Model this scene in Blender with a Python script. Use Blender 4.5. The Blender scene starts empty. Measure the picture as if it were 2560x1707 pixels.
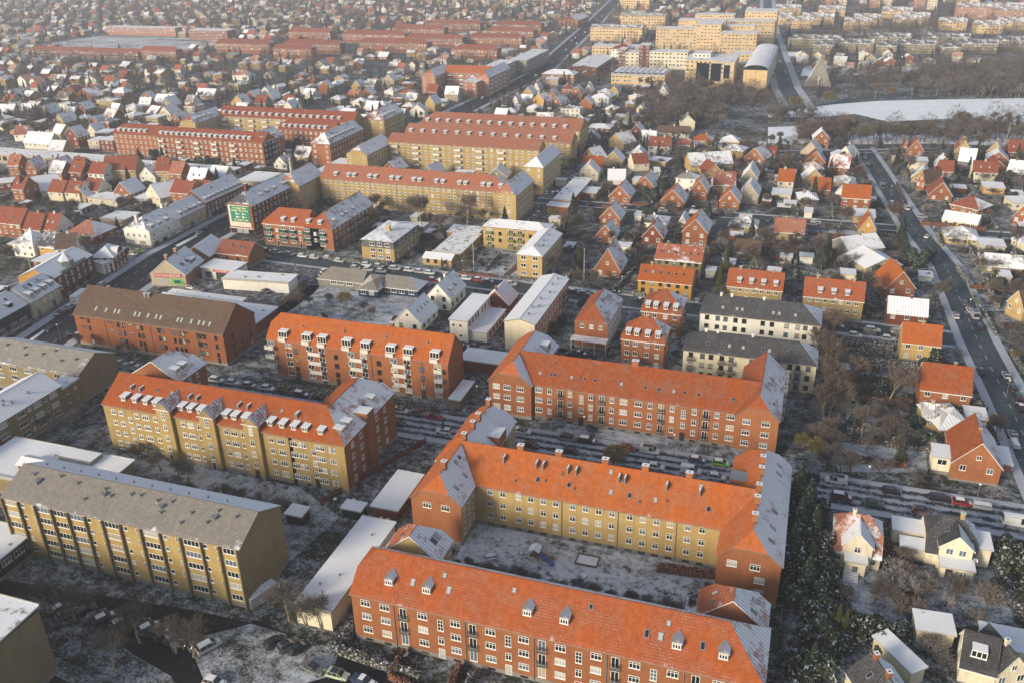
import bpy, math, random, numpy as np
from mathutils import Matrix, Vector
# ------------------------------------------------------------------ camera, sky, sun, exposure
SC = bpy.context.scene
COL = SC.collection
FPX, PITCH, ROLL, YAW, CAMH = 2206.6, math.radians(25.536), math.radians(-1.203), math.radians(19), 112.0
cd = bpy.data.cameras.new('camera'); cam = bpy.data.objects.new('camera', cd); COL.objects.link(cam)
cd.sensor_width = 36; cd.lens = 36 * FPX / 2560; cd.clip_start = 1; cd.clip_end = 9000
Fv = Vector((0, math.cos(PITCH), -math.sin(PITCH))); Uv = Vector((0, math.sin(PITCH), math.cos(PITCH))); Rv = Vector((1, 0, 0))
R2 = Rv * math.cos(ROLL) + Uv * math.sin(ROLL); U2 = Uv * math.cos(ROLL) - Rv * math.sin(ROLL)
YR = Matrix.Rotation(YAW, 3, 'Z')
Fv, R2, U2 = YR @ Fv, YR @ R2, YR @ U2
m = Matrix(((R2.x, U2.x, -Fv.x, 0), (R2.y, U2.y, -Fv.y, 0), (R2.z, U2.z, -Fv.z, CAMH), (0, 0, 0, 1)))
cam.matrix_world = m
SC.camera = cam
SC.render.resolution_x, SC.render.resolution_y = 1024, 682
world = bpy.data.worlds.new('World'); SC.world = world; world.use_nodes = True
wn = world.node_tree.nodes; wn.clear()
sky = wn.new('ShaderNodeTexSky'); sky.sky_type = 'NISHITA'; sky.sun_disc = False
SUNEL, SUNAZ = math.radians(19), math.radians(236)     # azimuth measured counter-clockwise from +x: behind and left of the camera
sky.sun_elevation = SUNEL; sky.sun_rotation = math.pi / 2 - SUNAZ
sky.air_density = 1.2; sky.dust_density = 2.2; sky.ozone_density = 3.0
bg = wn.new('ShaderNodeBackground'); bg.inputs[1].default_value = 0.125
wo = wn.new('ShaderNodeOutputWorld')
hs_ = wn.new('ShaderNodeHueSaturation'); hs_.inputs['Saturation'].default_value = .62
world.node_tree.links.new(sky.outputs[0], hs_.inputs['Color']); world.node_tree.links.new(hs_.outputs[0], bg.inputs[0]); world.node_tree.links.new(bg.outputs[0], wo.inputs[0])
sl = bpy.data.lights.new('sun', 'SUN'); sl.energy = 3.2; sl.angle = math.radians(14); sl.color = (1, 0.84, 0.63)
sun = bpy.data.objects.new('sun', sl); COL.objects.link(sun)
sd = Vector((math.cos(SUNAZ) * math.cos(SUNEL), math.sin(SUNAZ) * math.cos(SUNEL), math.sin(SUNEL)))
sun.rotation_euler = sd.to_track_quat('Z', 'Y').to_euler()
sun.location = (0, 0, 300)
SC.view_settings.view_transform = 'Standard'; SC.view_settings.look = 'None'; SC.view_settings.exposure = 0.48
random.seed(7)
RND = random.random
def U(a, b): return a + (b - a) * RND()
# ------------------------------------------------------------------ survey: a point sighted on the plane z -> ground coordinates (metres)
TS = 640 / 2350.
def P(t, x, y, z=0.):
    r, c = divmod(int(t), 10)
    u, v = c * 640 + x * TS, (0, 427, 854, 1280)[r] + y * TS
    d = Fv * FPX + R2 * (u - 1280) - U2 * (v - 853.5)
    k = (z - CAMH) / d.z
    return (d.x * k, d.y * k)
def proj(x, y, z=0.):
    d = Vector((x, y, z - CAMH)); w = d.dot(Fv)
    if w <= 1: return (-9999, -9999)
    return (1280 + FPX * d.dot(R2) / w, 853.5 - FPX * d.dot(U2) / w)
def inview(x, y, z=2, mg=60):
    u, v = proj(x, y, z)
    return -mg < u < 2560 + mg and -mg < v < 1707 + mg
# ------------------------------------------------------------------ mesh builder
class MB:
    def __init__(s): s.v, s.f, s.m, s.uv = [], [], [], []
    def poly(s, pts, mi=0, uv=None):
        n = len(s.v); s.v += [tuple(p) for p in pts]; s.f.append(tuple(range(n, n + len(pts)))); s.m.append(mi)
        s.uv += uv if uv else [(0., 0.)] * len(pts)
    def box(s, x0, y0, z0, x1, y1, z1, mi=0, top=None):
        a = [(x0, y0, z0), (x1, y0, z0), (x1, y1, z0), (x0, y1, z0), (x0, y0, z1), (x1, y0, z1), (x1, y1, z1), (x0, y1, z1)]
        for k, q in enumerate(((0, 3, 2, 1), (4, 5, 6, 7), (0, 1, 5, 4), (1, 2, 6, 5), (2, 3, 7, 6), (3, 0, 4, 7))):
            p = [a[i] for i in q]
            if k in (0, 1): uv = [(w[0], w[1]) for w in p]
            elif k in (2, 4): uv = [(w[0], w[2]) for w in p]
            else: uv = [(w[1], w[2]) for w in p]
            s.poly(p, top if (k == 1 and top is not None) else mi, uv)
    def prism(s, pts, z0, z1, mi=0, top=None):
        n = len(pts)
        s.poly([(p[0], p[1], z1) for p in pts], mi if top is None else top, [(p[0], p[1]) for p in pts])
        for i in range(n):
            a, b = pts[i], pts[(i + 1) % n]
            s.poly([(a[0], a[1], z0), (b[0], b[1], z0), (b[0], b[1], z1), (a[0], a[1], z1)], mi)
    def slab(s, pts, th, mi=0, side=None, uv=None):      # solid sheet under a sloped polygon
        s.poly(pts, mi, uv); lo = [(p[0], p[1], p[2] - th) for p in pts]; side = mi if side is None else side
        s.poly(lo[::-1], side)
        for i in range(len(pts)):
            j = (i + 1) % len(pts); s.poly([lo[i], lo[j], pts[j], pts[i]], side)
    def tube(s, a, b, ra, rb, n=4, mi=0, cap=False):
        a, b = Vector(a), Vector(b); d = (b - a)
        if d.length < 1e-6: return
        d.normalize(); x = d.orthogonal().normalized(); y = d.cross(x)
        A = [a + (x * math.cos(6.2832 * i / n) + y * math.sin(6.2832 * i / n)) * ra for i in range(n)]
        B = [b + (x * math.cos(6.2832 * i / n) + y * math.sin(6.2832 * i / n)) * rb for i in range(n)]
        for i in range(n):
            j = (i + 1) % n; s.poly([A[i], A[j], B[j], B[i]], mi)
        if cap: s.poly(B, mi)
    def mesh(s, name, mats):
        me = bpy.data.meshes.new(name); me.from_pydata(s.v, [], s.f)
        for q in mats: me.materials.append(q)
        me.polygons.foreach_set('material_index', s.m)
        l = me.uv_layers.new(name='UVMap'); l.data.foreach_set('uv', np.array(s.uv, dtype=np.float32).ravel())
        me.update(); return me
WM = {}                                                    # world matrices of everything placed
def put(name, data, mw, parent=None, **props):
    o = bpy.data.objects.new(name, data); COL.objects.link(o)
    if parent is not None: o.parent = parent; o.matrix_basis = WM[parent.name].inverted() @ mw
    else: o.matrix_basis = mw
    WM[o.name] = mw
    for k, v in props.items(): o[k] = v
    return o
def TR(x=0, y=0, z=0, a=0, s=1): return Matrix.Translation((x, y, z)) @ Matrix.Rotation(a, 4, 'Z') @ Matrix.Scale(s, 4)
ITEMS = []                                                 # (object, look, x, y) whose label still needs its whereabouts
LM = []                                                    # landmarks: (short name, x, y)
FOOT = []                                                  # occupied rectangles (cx, cy, cos, sin, halflen, halfdep)
def occupied(x, y, r=1.):
    for cx, cy, c, s, hl, hd in FOOT:
        dx, dy = x - cx, y - cy
        if abs(dx) > hl + hd + r or abs(dy) > hl + hd + r: continue
        if abs(dx * c + dy * s) < hl + r and abs(-dx * s + dy * c) < hd + r: return True
    return False
def thing(name, label, cat, x, y, a=0, group=None, look=None):
    o = put(name, None, TR(x, y, 0, a)); o.empty_display_size = .5
    o['category'] = cat
    if group: o['group'] = group
    if look: ITEMS.append((o, look, x, y)); o['label'] = look
    else: o['label'] = label
    return o
def struct(name, mb, mats, **k): return put(name, mb.mesh(name, mats), Matrix.Identity(4), kind='structure', **k)
# ------------------------------------------------------------------ materials
def nmat(name):
    mt = bpy.data.materials.new(name); mt.use_nodes = True; nt = mt.node_tree
    b = nt.nodes['Principled BSDF']; b.inputs['Specular IOR Level'].default_value = .07
    return mt, nt, b
def N(nt, typ, **k):
    n = nt.nodes.new('ShaderNode' + typ)
    for a, v in k.items():
        if a.startswith('i_'):
            key = a[2:]; n.inputs[int(key) if key.isdigit() else key].default_value = v
        else: setattr(n, a, v)
    return n
def LK(nt, a, b): nt.links.new(a, b)
def noise(nt, vec, scale, detail=3, rough=.6):
    n = N(nt, 'TexNoise', i_Scale=scale, i_Detail=detail, i_Roughness=rough)
    if vec is not None: LK(nt, vec, n.inputs['Vector'])
    return n.outputs[0]
def ramp(nt, fac, a, b, ca=(0, 0, 0, 1), cb=(1, 1, 1, 1)):
    r = N(nt, 'ValToRGB'); r.color_ramp.elements[0].position = a; r.color_ramp.elements[1].position = b
    r.color_ramp.elements[0].color = ca; r.color_ramp.elements[1].color = cb
    LK(nt, fac, r.inputs[0]); return r.outputs[0]
def mixc(nt, fac, a, b, mode='MIX'):
    n = N(nt, 'MixRGB', blend_type=mode)
    for i, v in enumerate((fac, a, b)):
        if isinstance(v, (int, float)): n.inputs[i].default_value = v
        elif isinstance(v, tuple): n.inputs[i].default_value = (v + (1,))[:4]
        else: LK(nt, v, n.inputs[i])
    return n.outputs[0]
def math_(nt, op, a, b=0., clamp=False):
    n = N(nt, 'Math', operation=op); n.use_clamp = clamp
    for i, v in enumerate((a, b)):
        if isinstance(v, (int, float)): n.inputs[i].default_value = v
        else: LK(nt, v, n.inputs[i])
    return n.outputs[0]
def coords(nt, kind='Object', scale=(1, 1, 1)):
    t = N(nt, 'TexCoord'); mp = N(nt, 'Mapping'); mp.inputs['Scale'].default_value = scale
    LK(nt, t.outputs[kind], mp.inputs[0]); return mp.outputs[0]
def geo(nt): return N(nt, 'NewGeometry')
def mul(c, k): return tuple(min(1, v * k) for v in c)
def plain(name, c, rough=.8, var=.12, scale=1.2, metal=0., stretch=(1, 1, 1)):
    mt, nt, b = nmat(name); v = coords(nt, 'Object', stretch)
    f = ramp(nt, noise(nt, v, scale, 4), .3, .7)
    LK(nt, mixc(nt, f, mul(c, 1 - var), mul(c, 1 + var)), b.inputs['Base Color'])
    b.inputs['Roughness'].default_value = rough; b.inputs['Metallic'].default_value = metal; return mt
def brick(name, c, c2=None, var=.16):
    """brick or render wall: fine courses, broad weathering, random patches; a little tone shift from house to house"""
    mt, nt, b = nmat(name); v = coords(nt, 'Object', (1, 1, 3.2)); c2 = c2 or mul(c, .72)
    f1 = ramp(nt, noise(nt, v, 2.6, 5, .75), .32, .68)
    f2 = ramp(nt, noise(nt, coords(nt, 'Object'), .22, 3), .35, .65)
    col = mixc(nt, f1, mul(c, 1 - var), mul(c, 1 + var)); col = mixc(nt, math_(nt, 'MULTIPLY', f2, .7), col, c2); st = N(nt, 'Mapping'); st.inputs['Scale'].default_value = (1.4, 1.4, .12); t0 = N(nt, 'TexCoord'); LK(nt, t0.outputs['Object'], st.inputs[0]); col = mixc(nt, math_(nt, 'MULTIPLY', ramp(nt, noise(nt, st.outputs[0], 1., 4, .65), .52, .72), .35), col, mul(c, .5))
    # mortar courses
    bt = N(nt, 'TexBrick', i_Scale=1., offset=.5); bt.inputs['Brick Width'].default_value = .48; bt.inputs['Row Height'].default_value = .16
    bt.inputs['Mortar Size'].default_value = .022; bt.inputs['Color1'].default_value = (.86, .86, .86, 1); bt.inputs['Color2'].default_value = (1.1, 1.1, 1.1, 1); bt.inputs['Mortar'].default_value = (.8, .8, .8, 1)
    t = N(nt, 'TexCoord'); LK(nt, t.outputs['UV'], bt.inputs['Vector'])
    col = mixc(nt, .8, col, bt.outputs[0], 'MULTIPLY')
    oi = N(nt, 'ObjectInfo'); hs = N(nt, 'HueSaturation'); LK(nt, col, hs.inputs['Color'])
    LK(nt, math_(nt, 'MULTIPLY_ADD', oi.outputs['Random'], .24), hs.inputs['Value']); hs.inputs['Value'].links[0].from_node.inputs[2].default_value = .88
    LK(nt, hs.outputs[0], b.inputs['Base Color']); b.inputs['Roughness'].default_value = .9
    return mt
SNOW = (.79, .81, .85)
def tile(name, c, snow, streak=.0, pu=.42, pv=.46):
    """pantiles: u runs along the eave, v up the slope, in metres; snow lies in the joints, along the eave and in drifts"""
    mt, nt, b = nmat(name); t = N(nt, 'TexCoord'); sp = N(nt, 'SeparateXYZ'); LK(nt, t.outputs['UV'], sp.inputs[0])
    u, v = sp.outputs[0], sp.outputs[1]
    fu = math_(nt, 'FRACT', math_(nt, 'DIVIDE', u, pu)); fv = math_(nt, 'FRACT', math_(nt, 'DIVIDE', v, pv))
    uv3 = t.outputs['UV']
    big = noise(nt, uv3, .16, 4, .65); mid = noise(nt, uv3, .9, 4, .7); fine = noise(nt, uv3, 3.1, 3, .7)
    oi = N(nt, 'ObjectInfo')
    joint = math_(nt, 'LESS_THAN', math_(nt, 'MULTIPLY', fu, fv), .16)
    gap = math_(nt, 'LESS_THAN', fu, .2)
    # tile colour
    base = mixc(nt, ramp(nt, mid, .3, .7), mul(c, .8), mul(c, 1.18))
    base = mixc(nt, math_(nt, 'MULTIPLY', ramp(nt, big, .4, .62), .55), base, mul(c, .55)); st = N(nt, 'Mapping'); st.inputs['Scale'].default_value = (1.6, .12, 1); LK(nt, uv3, st.inputs[0]); base = mixc(nt, math_(nt, 'MULTIPLY', ramp(nt, noise(nt, st.outputs[0], 1., 4, .7), .5, .7), .45), base, (c[0] * .4 + .02, c[1] * .5 + .02, c[2] * .6 + .015)); base = mixc(nt, math_(nt, 'MULTIPLY', ramp(nt, noise(nt, uv3, 7., 2, .5), .55, .7), .35), base, mul(c, 1.6))
    base = mixc(nt, math_(nt, 'MULTIPLY', gap, .35), base, mul(c, .45))
    pat = noise(nt, uv3, .32, 2, .4); base = mixc(nt, math_(nt, 'MULTIPLY', ramp(nt, pat, .56, .6), .3), base, (c[0] * .75 + .03, c[1] * .9 + .03, c[2] + .02)); hs = N(nt, 'HueSaturation'); LK(nt, base, hs.inputs['Color'])
    vv = math_(nt, 'MULTIPLY_ADD', oi.outputs['Random'], .2); vv.node.inputs[2].default_value = .9; LK(nt, vv, hs.inputs['Value']); base = hs.outputs[0]
    # snow: amount s in 0..1
    eave = ramp(nt, v, .2, 1.6, (1, 1, 1, 1), (0, 0, 0, 1))
    s = math_(nt, 'ADD', math_(nt, 'MULTIPLY', eave, .16 if snow < .6 else 0.), math_(nt, 'ADD', math_(nt, 'MULTIPLY', ramp(nt, big, .3, .72), .5), math_(nt, 'MULTIPLY', mid, .5)))
    sf = math_(nt, 'ADD', s, snow - .5)
    cover = ramp(nt, sf, .52, .72); dust = ramp(nt, sf, .12, .55)
    dj = math_(nt, 'MULTIPLY', joint, math_(nt, 'MULTIPLY', dust, ramp(nt, fine, .38, .6)))
    dj = math_(nt, 'MULTIPLY', dj, .24); tot = math_(nt, 'MAXIMUM', dj, cover)
    if snow > .7:   # ribs showing through a thin cover
        rib = math_(nt, 'LESS_THAN', math_(nt, 'FRACT', math_(nt, 'DIVIDE', u, pu * 1.9)), .2)
        tot = math_(nt, 'SUBTRACT', tot, math_(nt, 'MULTIPLY', rib, .5), True)
    col = mixc(nt, tot, base, SNOW)
    LK(nt, col, b.inputs['Base Color']); b.inputs['Roughness'].default_value = .85
    bp = N(nt, 'Bump', i_Strength=.5, i_Distance=.06); LK(nt, fu, bp.inputs['Height']); LK(nt, bp.outputs[0], b.inputs['Normal'])
    return mt
def snowy(name, c=SNOW, under=(.2, .2, .21), amt=.08, scale=.35):
    mt, nt, b = nmat(name); v = coords(nt, 'Object')
    f = ramp(nt, noise(nt, v, scale, 6, .7), amt + .2, amt + .34); g = ramp(nt, noise(nt, v, .12, 3), .35, .7)
    col = mixc(nt, f, under, mixc(nt, g, mul(c, .88), c)); LK(nt, col, b.inputs['Base Color']); b.inputs['Roughness'].default_value = .9
    return mt
def ground_mat(name, amt, soil=(.034, .03, .024), grass=(.028, .036, .019), sn=(.43, .47, .53), fine=1.6):
    """thin patchy snow over grass and soil, in world metres"""
    mt, nt, b = nmat(name); g = geo(nt); v = g.outputs['Position']
    a = noise(nt, v, .045, 4, .6); m_ = noise(nt, v, .35, 5, .7); f_ = noise(nt, v, fine, 5, .8); h = noise(nt, v, .11, 3, .5)
    under = mixc(nt, ramp(nt, h, .42, .58), soil, grass)
    s = math_(nt, 'ADD', math_(nt, 'MULTIPLY', a, .5), math_(nt, 'ADD', math_(nt, 'MULTIPLY', m_, .7), math_(nt, 'MULTIPLY', f_, .75)))
    cov = ramp(nt, math_(nt, 'MULTIPLY', s, .54), .53 - amt * .06, .65 - amt * .06)
    LK(nt, mixc(nt, math_(nt, 'MULTIPLY', cov, .92), under, sn), b.inputs['Base Color']); b.inputs['Roughness'].default_value = .95
    return mt
def asphalt(name, c=(.035, .037, .042), amt=.0, track=None):
    """worn tarmac, a little snow; with track, snow between the wheel tracks (uv u across the road, metres)"""
    mt, nt, b = nmat(name); g = geo(nt); v = g.outputs['Position']
    base = mixc(nt, noise(nt, v, .3, 5, .7), mul(c, .75), mul(c, 1.35))
    s = math_(nt, 'MULTIPLY', math_(nt, 'ADD', noise(nt, v, .5, 5, .75), noise(nt, v, 3., 4, .8)), .5)
    if track:
        t = N(nt, 'TexCoord'); sp = N(nt, 'SeparateXYZ'); LK(nt, t.outputs['UV'], sp.inputs[0])
        w = math_(nt, 'SINE', math_(nt, 'ADD', math_(nt, 'MULTIPLY', sp.outputs[0], 6.2832 / track), math_(nt, 'MULTIPLY', noise(nt, t.outputs['UV'], .08, 2), 2.)))
        s = math_(nt, 'ADD', s, math_(nt, 'MULTIPLY', w, .07))
    cov = ramp(nt, s, .60 - amt * .35, .68 - amt * .35)
    LK(nt, mixc(nt, math_(nt, 'MULTIPLY', cov, .75), base, (.50, .54, .6)), b.inputs['Base Color']); b.inputs['Roughness'].default_value = .62
    return mt
def flat(name, c, rough=.6, metal=0., spec=.4):
    mt, nt, b = nmat(name); b.inputs['Base Color'].default_value = c + (1,); b.inputs['Roughness'].default_value = rough
    b.inputs['Metallic'].default_value = metal; b.inputs['Specular IOR Level'].default_value = spec; return mt
def leafy(name, c, c2, snow=0.):
    mt, nt, b = nmat(name); g = geo(nt); v = coords(nt, 'Object')
    col = mixc(nt, ramp(nt, noise(nt, v, 1.1, 4, .7), .35, .65), c, c2)
    oi = N(nt, 'ObjectInfo'); hs = N(nt, 'HueSaturation'); LK(nt, col, hs.inputs['Color'])
    vv = math_(nt, 'MULTIPLY_ADD', oi.outputs['Random'], .5); vv.node.inputs[2].default_value = .75; LK(nt, vv, hs.inputs['Value']); col = hs.outputs[0]
    if snow > 0:
        f = ramp(nt, noise(nt, v, 2.3, 4, .8), .62 - snow * .3, .68 - snow * .3)
        col = mixc(nt, f, col, (.62, .67, .74))
    LK(nt, col, b.inputs['Base Color']); b.inputs['Roughness'].default_value = .9; b.inputs['Specular IOR Level'].default_value = .1; return mt
ORG, ORR, RED, DRK, PNK = (.40, .105, .022), (.32, .08, .021), (.25, .066, .03), (.12, .085, .065), (.36, .13, .07)
ROOFC = dict(org=ORG, orr=ORR, red=RED, dark=(.045, .045, .05), brn=(.13, .085, .06), grey=(.23, .21, .185), slate=(.06, .06, .065), pink=PNK)
TILE = {}
def roofm(key, sn=None):
    """pair of materials for one roof: slopes that face the low sun, and slopes that kept their snow"""
    sn = {'org': .2, 'orr': .24, 'red': .26, 'dark': .2, 'brn': .16, 'grey': .28, 'slate': .3, 'pink': .42}[key] if sn is None else sn
    k = (key, sn)
    if k not in TILE: TILE[k] = (tile('roof_%s_%d' % k if 0 else 'roof tiles ' + key + str(sn), ROOFC[key], sn), tile('snowy roof tiles ' + key + str(sn), ROOFC[key], (.74 if key in ('orr', 'red') else .98 if key == 'grey' else .80) if sn < .8 else .95))
    return TILE[k]
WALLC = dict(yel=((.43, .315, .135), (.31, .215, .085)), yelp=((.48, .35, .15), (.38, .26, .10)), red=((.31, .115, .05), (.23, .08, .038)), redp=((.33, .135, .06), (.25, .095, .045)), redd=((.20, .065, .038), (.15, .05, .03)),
             cream=((.74, .67, .50), (.64, .57, .41)), white=((.80, .78, .70), (.7, .67, .58)), grey=((.28, .26, .22), (.2, .19, .165)), olive=((.25, .20, .105), (.19, .155, .085)), ochre=((.56, .32, .08), (.42, .24, .06)), blue=((.035, .06, .13), (.03, .05, .10)), beige=((.50, .42, .30), (.42, .35, .25)), black=((.03, .032, .035), (.025, .026, .03)), gold=((.72, .50, .24), (.62, .42, .19)), pinkw=((.45, .22, .15), (.4, .2, .13)))  # gold: yellow walls with the far warm sun glow brightened into the colour
WALL = {}
def wallm(k):
    if k not in WALL: WALL[k] = brick('wall ' + k, *WALLC[k], var=.06 if k in ('white', 'cream', 'blue', 'black', 'beige') else .16)
    return WALL[k]
M_PLINTH = plain('plinth concrete', (.23, .21, .19)); M_WHITE = flat('white paint', (.74, .74, .70), .5); M_CONC = plain('concrete', (.42, .41, .38), var=.1)
M_GLASS = flat('window glass', (.012, .016, .02), .12, 0, .7); M_PBLUE = flat('pane with painted sky reflection', (.10, .13, .17), .15, 0, .6); M_PWARM = flat('pane with drawn blind', (.34, .29, .21), .4); M_CURT = plain('curtain behind glass', (.38, .39, .37), .3, .25, 3); M_SHOP = plain('shop glass', (.05, .055, .06), .15, .6, 2)  # bluish panes have a sky reflection painted into their colour
M_DARKF = flat('dark window frame', (.03, .028, .026), .5); M_EAVE = plain('weathered eave board', (.22, .17, .13)); M_ZINC = plain('zinc sheet', (.24, .25, .265), .45, .12, 2, .3); M_SNOW = snowy('snow cover'); M_SNOWP = snowy('pure snow', SNOW, (.6, .63, .68), .0)
M_ROOFL = snowy('snow over roofing felt', SNOW, (.12, .11, .10), .14, .5); M_ROOFG = snowy('snowy grey roofing', (.62, .62, .62), (.3, .29, .28), .2, .3)
M_WOOD = plain('weathered wood', (.16, .11, .075)); M_DWOOD = plain('dark wood', (.035, .03, .028)); M_RWOOD = plain('dark red wood', (.16, .03, .025)); M_RAIL = flat('black iron', (.02, .02, .022), .5)
M_GREEN = plain('green balcony front', (.04, .085, .06)); M_DOORR = flat('red door', (.30, .02, .015), .5); M_DOORD = flat('dark door', (.03, .022, .018), .5); M_OLIV = plain('olive panel', (.16, .17, .06)); M_BAL = plain('white balcony front', (.62, .60, .54), .6, .08)
M_BARK = plain('bark', (.10, .082, .062), .95, .3, 3); M_TWIG = leafy('bare twigs', (.115, .10, .085), (.18, .155, .13)); M_TWIGR = leafy('reddish twigs', (.12, .09, .075), (.16, .125, .10)); M_WILLOW = leafy('willow twigs', (.22, .17, .06), (.15, .12, .05))
M_FROST = leafy('frosted twigs', (.16, .14, .125), (.30, .29, .285)); M_BARKP = plain('pale bark', (.30, .25, .17), .95, .3, 3)
M_CONI = leafy('conifer needles', (.018, .032, .018), (.03, .045, .022), .12); M_EVER = leafy('evergreen leaves', (.022, .032, .014), (.04, .048, .018), .22); M_THUJA = leafy('olive cypress', (.055, .06, .018), (.08, .08, .025)); M_HEDGE = leafy('hedge twigs', (.06, .055, .035), (.10, .085, .055), .30); M_HEDGER = leafy('copper beech hedge', (.12, .05, .03), (.17, .075, .04), .12)
M_HEDGEG = leafy('green hedge', (.035, .045, .02), (.055, .06, .03), .3)
M_TYRE = flat('tyre', (.015, .015, .016), .8); M_CGLASS = flat('car glass', (.02, .026, .032), .08, 0, .8); M_LAMP = flat('lamp lens', (.6, .6, .56), .2); M_TAIL = flat('tail lamp', (.3, .01, .01), .3); M_RIM = flat('wheel rim', (.3, .3, .31), .35, .8)
# ------------------------------------------------------------------ windows, dormers, balconies (prototypes; front looks towards -y, origin in the middle of the opening)
def bars(w, h, nx, ny, t=.08, d=.07, top=None):
    b = MB(); x0, z0 = -w / 2, -h / 2
    for i in range(nx + 1):
        x = x0 + (w - t) * i / nx; b.box(x, -d, z0, x + t, 0, z0 + h)
    zs = [0, h - t] + ([h * (top or .66)] if ny > 1 else []) + ([h * .33] if ny > 2 else [])
    for z in zs:
        for i in range(nx):
            xa = x0 + (w - t) * i / nx + t; xb = x0 + (w - t) * (i + 1) / nx; b.box(xa, -d + .004, z0 + z, xb, 0, z0 + z + t)
    return b
WT = {  # kind: width, height, columns, rows, frame
 'c2': (1.25, 1.35, 2, 1, M_WHITE), 'c3': (1.75, 1.35, 3, 2, M_WHITE), 'n2': (1.15, 1.3, 2, 2, M_WHITE), 'g4': (3.3, 1.25, 4, 1, M_WHITE), 'g3': (2.4, 1.25, 3, 1, M_WHITE), 'k1': (.85, .9, 1, 1, M_WHITE), 'k0': (.42, 1.1, 1, 1, M_WHITE),
 'bs': (1.3, .45, 2, 1, M_DARKF), 'd2': (1.2, 1.35, 2, 1, M_DARKF), 'd1': (.9, 1.45, 1, 1, M_DARKF), 'dw': (1.7, .45, 1, 1, M_DARKF), 'st': (1.05, 2.3, 2, 3, M_WHITE), 's2': (1.05, 1.5, 2, 2, M_WHITE), 'fd': (1.3, 2.2, 2, 1, M_WHITE), 'w3': (2.3, 1.3, 3, 1, M_WHITE), 'w2': (1.9, 1.35, 2, 1, M_WHITE),
 'dm': (.9, .9, 1, 1, M_WHITE), 'sh': (2.6, 2.1, 2, 1, M_DARKF), 'sw': (2.8, 2.2, 3, 1, M_WHITE), 'dr': (1.15, 2.2, 1, 1, M_WHITE), 'dd': (1.15, 2.2, 1, 1, M_DARKF), 'lg': (6, 2.2, 4, 1, M_DARKF), 'm3': (1.35, 1.15, 3, 2, M_WHITE), 'm2': (.95, 1.05, 2, 1, M_WHITE), 'bd': (2.6, 1.9, 3, 1, M_WHITE), 'fb': (5, 1.3, 5, 1, M_WHITE)}
WMESH = {}
def wmesh(k, near):
    if (k, near) not in WMESH:
        w, h, nx, ny, fm = WT[k]; g = MB(); g.box(-w / 2 + .03, -.03, -h / 2 + .03, w / 2 - .03, .0, h / 2 - .03)
        f = bars(w, h, nx, ny, .08 if near else .12)
        if k not in ('bs', 'dm', 'k0', 'dr', 'dd'): f.box(-w / 2 - .07, -.12, -h / 2 - .10, w / 2 + .07, 0, -h / 2 - .003)
        if near: WMESH[(k, near)] = (f.mesh('window ' + k, [fm]), g.mesh('pane ' + k, [M_GLASS]))
        else:
            g.m = [1] * len(g.m); f.v_ = len(f.v); n = len(f.v)
            f.v += g.v; f.f += [tuple(i + n for i in q) for q in g.f]; f.m += g.m; f.uv += g.uv
            WMESH[(k, near)] = (f.mesh('window far ' + k, [fm, M_GLASS]), None)
    return WMESH[(k, near)]
PEND = {}                                                  # root name -> list of windows waiting to be placed
def win(root, mw, k): PEND.setdefault(root.name, []).append((root, mw, k))
def flush_windows():
    for rn, lst in PEND.items():
        lst.sort(key=lambda q: (q[1].translation - Vector((0, 0, CAMH))).length)
        rest = lst[100:]
        for i, (root, mw, k) in enumerate(lst[:100]):
            near = (mw.translation - Vector((0, 0, CAMH))).length < 300
            fm, pm = wmesh(k, near); nm = 'door' if k in ('dr', 'dd') else 'window'
            o = put(nm, fm, mw, root); cur = RND() < (.2 if k not in ('dd', 'bs') else 0)
            if near:
                q = put('pane', pm, mw, o)
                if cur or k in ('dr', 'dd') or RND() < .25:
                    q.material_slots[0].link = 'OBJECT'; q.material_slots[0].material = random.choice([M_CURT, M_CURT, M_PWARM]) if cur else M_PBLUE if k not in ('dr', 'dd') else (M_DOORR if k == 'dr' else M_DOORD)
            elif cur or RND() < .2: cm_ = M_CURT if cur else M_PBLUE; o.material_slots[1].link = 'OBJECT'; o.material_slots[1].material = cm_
        if rest:
            mb = MB(); root = rest[0][0]; inv = WM[root.name].inverted()
            for _, mw, k in rest:
                w, h, nx, ny, fm = WT[k]; mm = inv @ mw; n = len(mb.v)
                src = wmesh(k, False)[0]; mb.v += [tuple(mm @ v.co) for v in src.vertices]
                for p in src.polygons: mb.f.append(tuple(n + i for i in p.vertices)); mb.m.append(p.material_index); mb.uv += [(0, 0)] * len(p.vertices)
            put('window', mb.mesh('remaining windows', [M_WHITE, M_GLASS]), WM[root.name], root, kind='stuff')
PM = {}
def proto(key, fn):
    if key not in PM: PM[key] = fn()
    return PM[key]
def balcony_mesh(w, d, kind):
    def f():
        b = MB(); b.box(-w / 2, -d, -.15, w / 2, 0, 0, 0, 1)
        if kind in ('solid', 'green', 'olive'):
            b.box(-w / 2, -d, 0, w / 2, -d + .08, .95, 0, 1); b.box(-w / 2, -d + .08, 0, -w / 2 + .08, 0, .95, 0, 1); b.box(w / 2 - .08, -d + .08, 0, w / 2, 0, .95, 0, 1)
        else:
            for z in (.5, .98): b.box(-w / 2, -d, z, w / 2, -d + .05, z + .05); b.box(-w / 2, -d + .05, z, -w / 2 + .05, 0, z + .05); b.box(w / 2 - .05, -d + .05, z, w / 2, 0, z + .05)
            x = -w / 2
            while x < w / 2: b.box(x, -d + .01, 0, x + .05, -d + .04, .98); x += .16
        return b.mesh('balcony ' + kind, [dict(solid=M_BAL, green=M_GREEN, iron=M_RAIL, olive=M_OLIV)[kind], M_SNOW if kind != 'iron' else M_CONC])
    return proto(('bal', w, d, kind), f)
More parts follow.
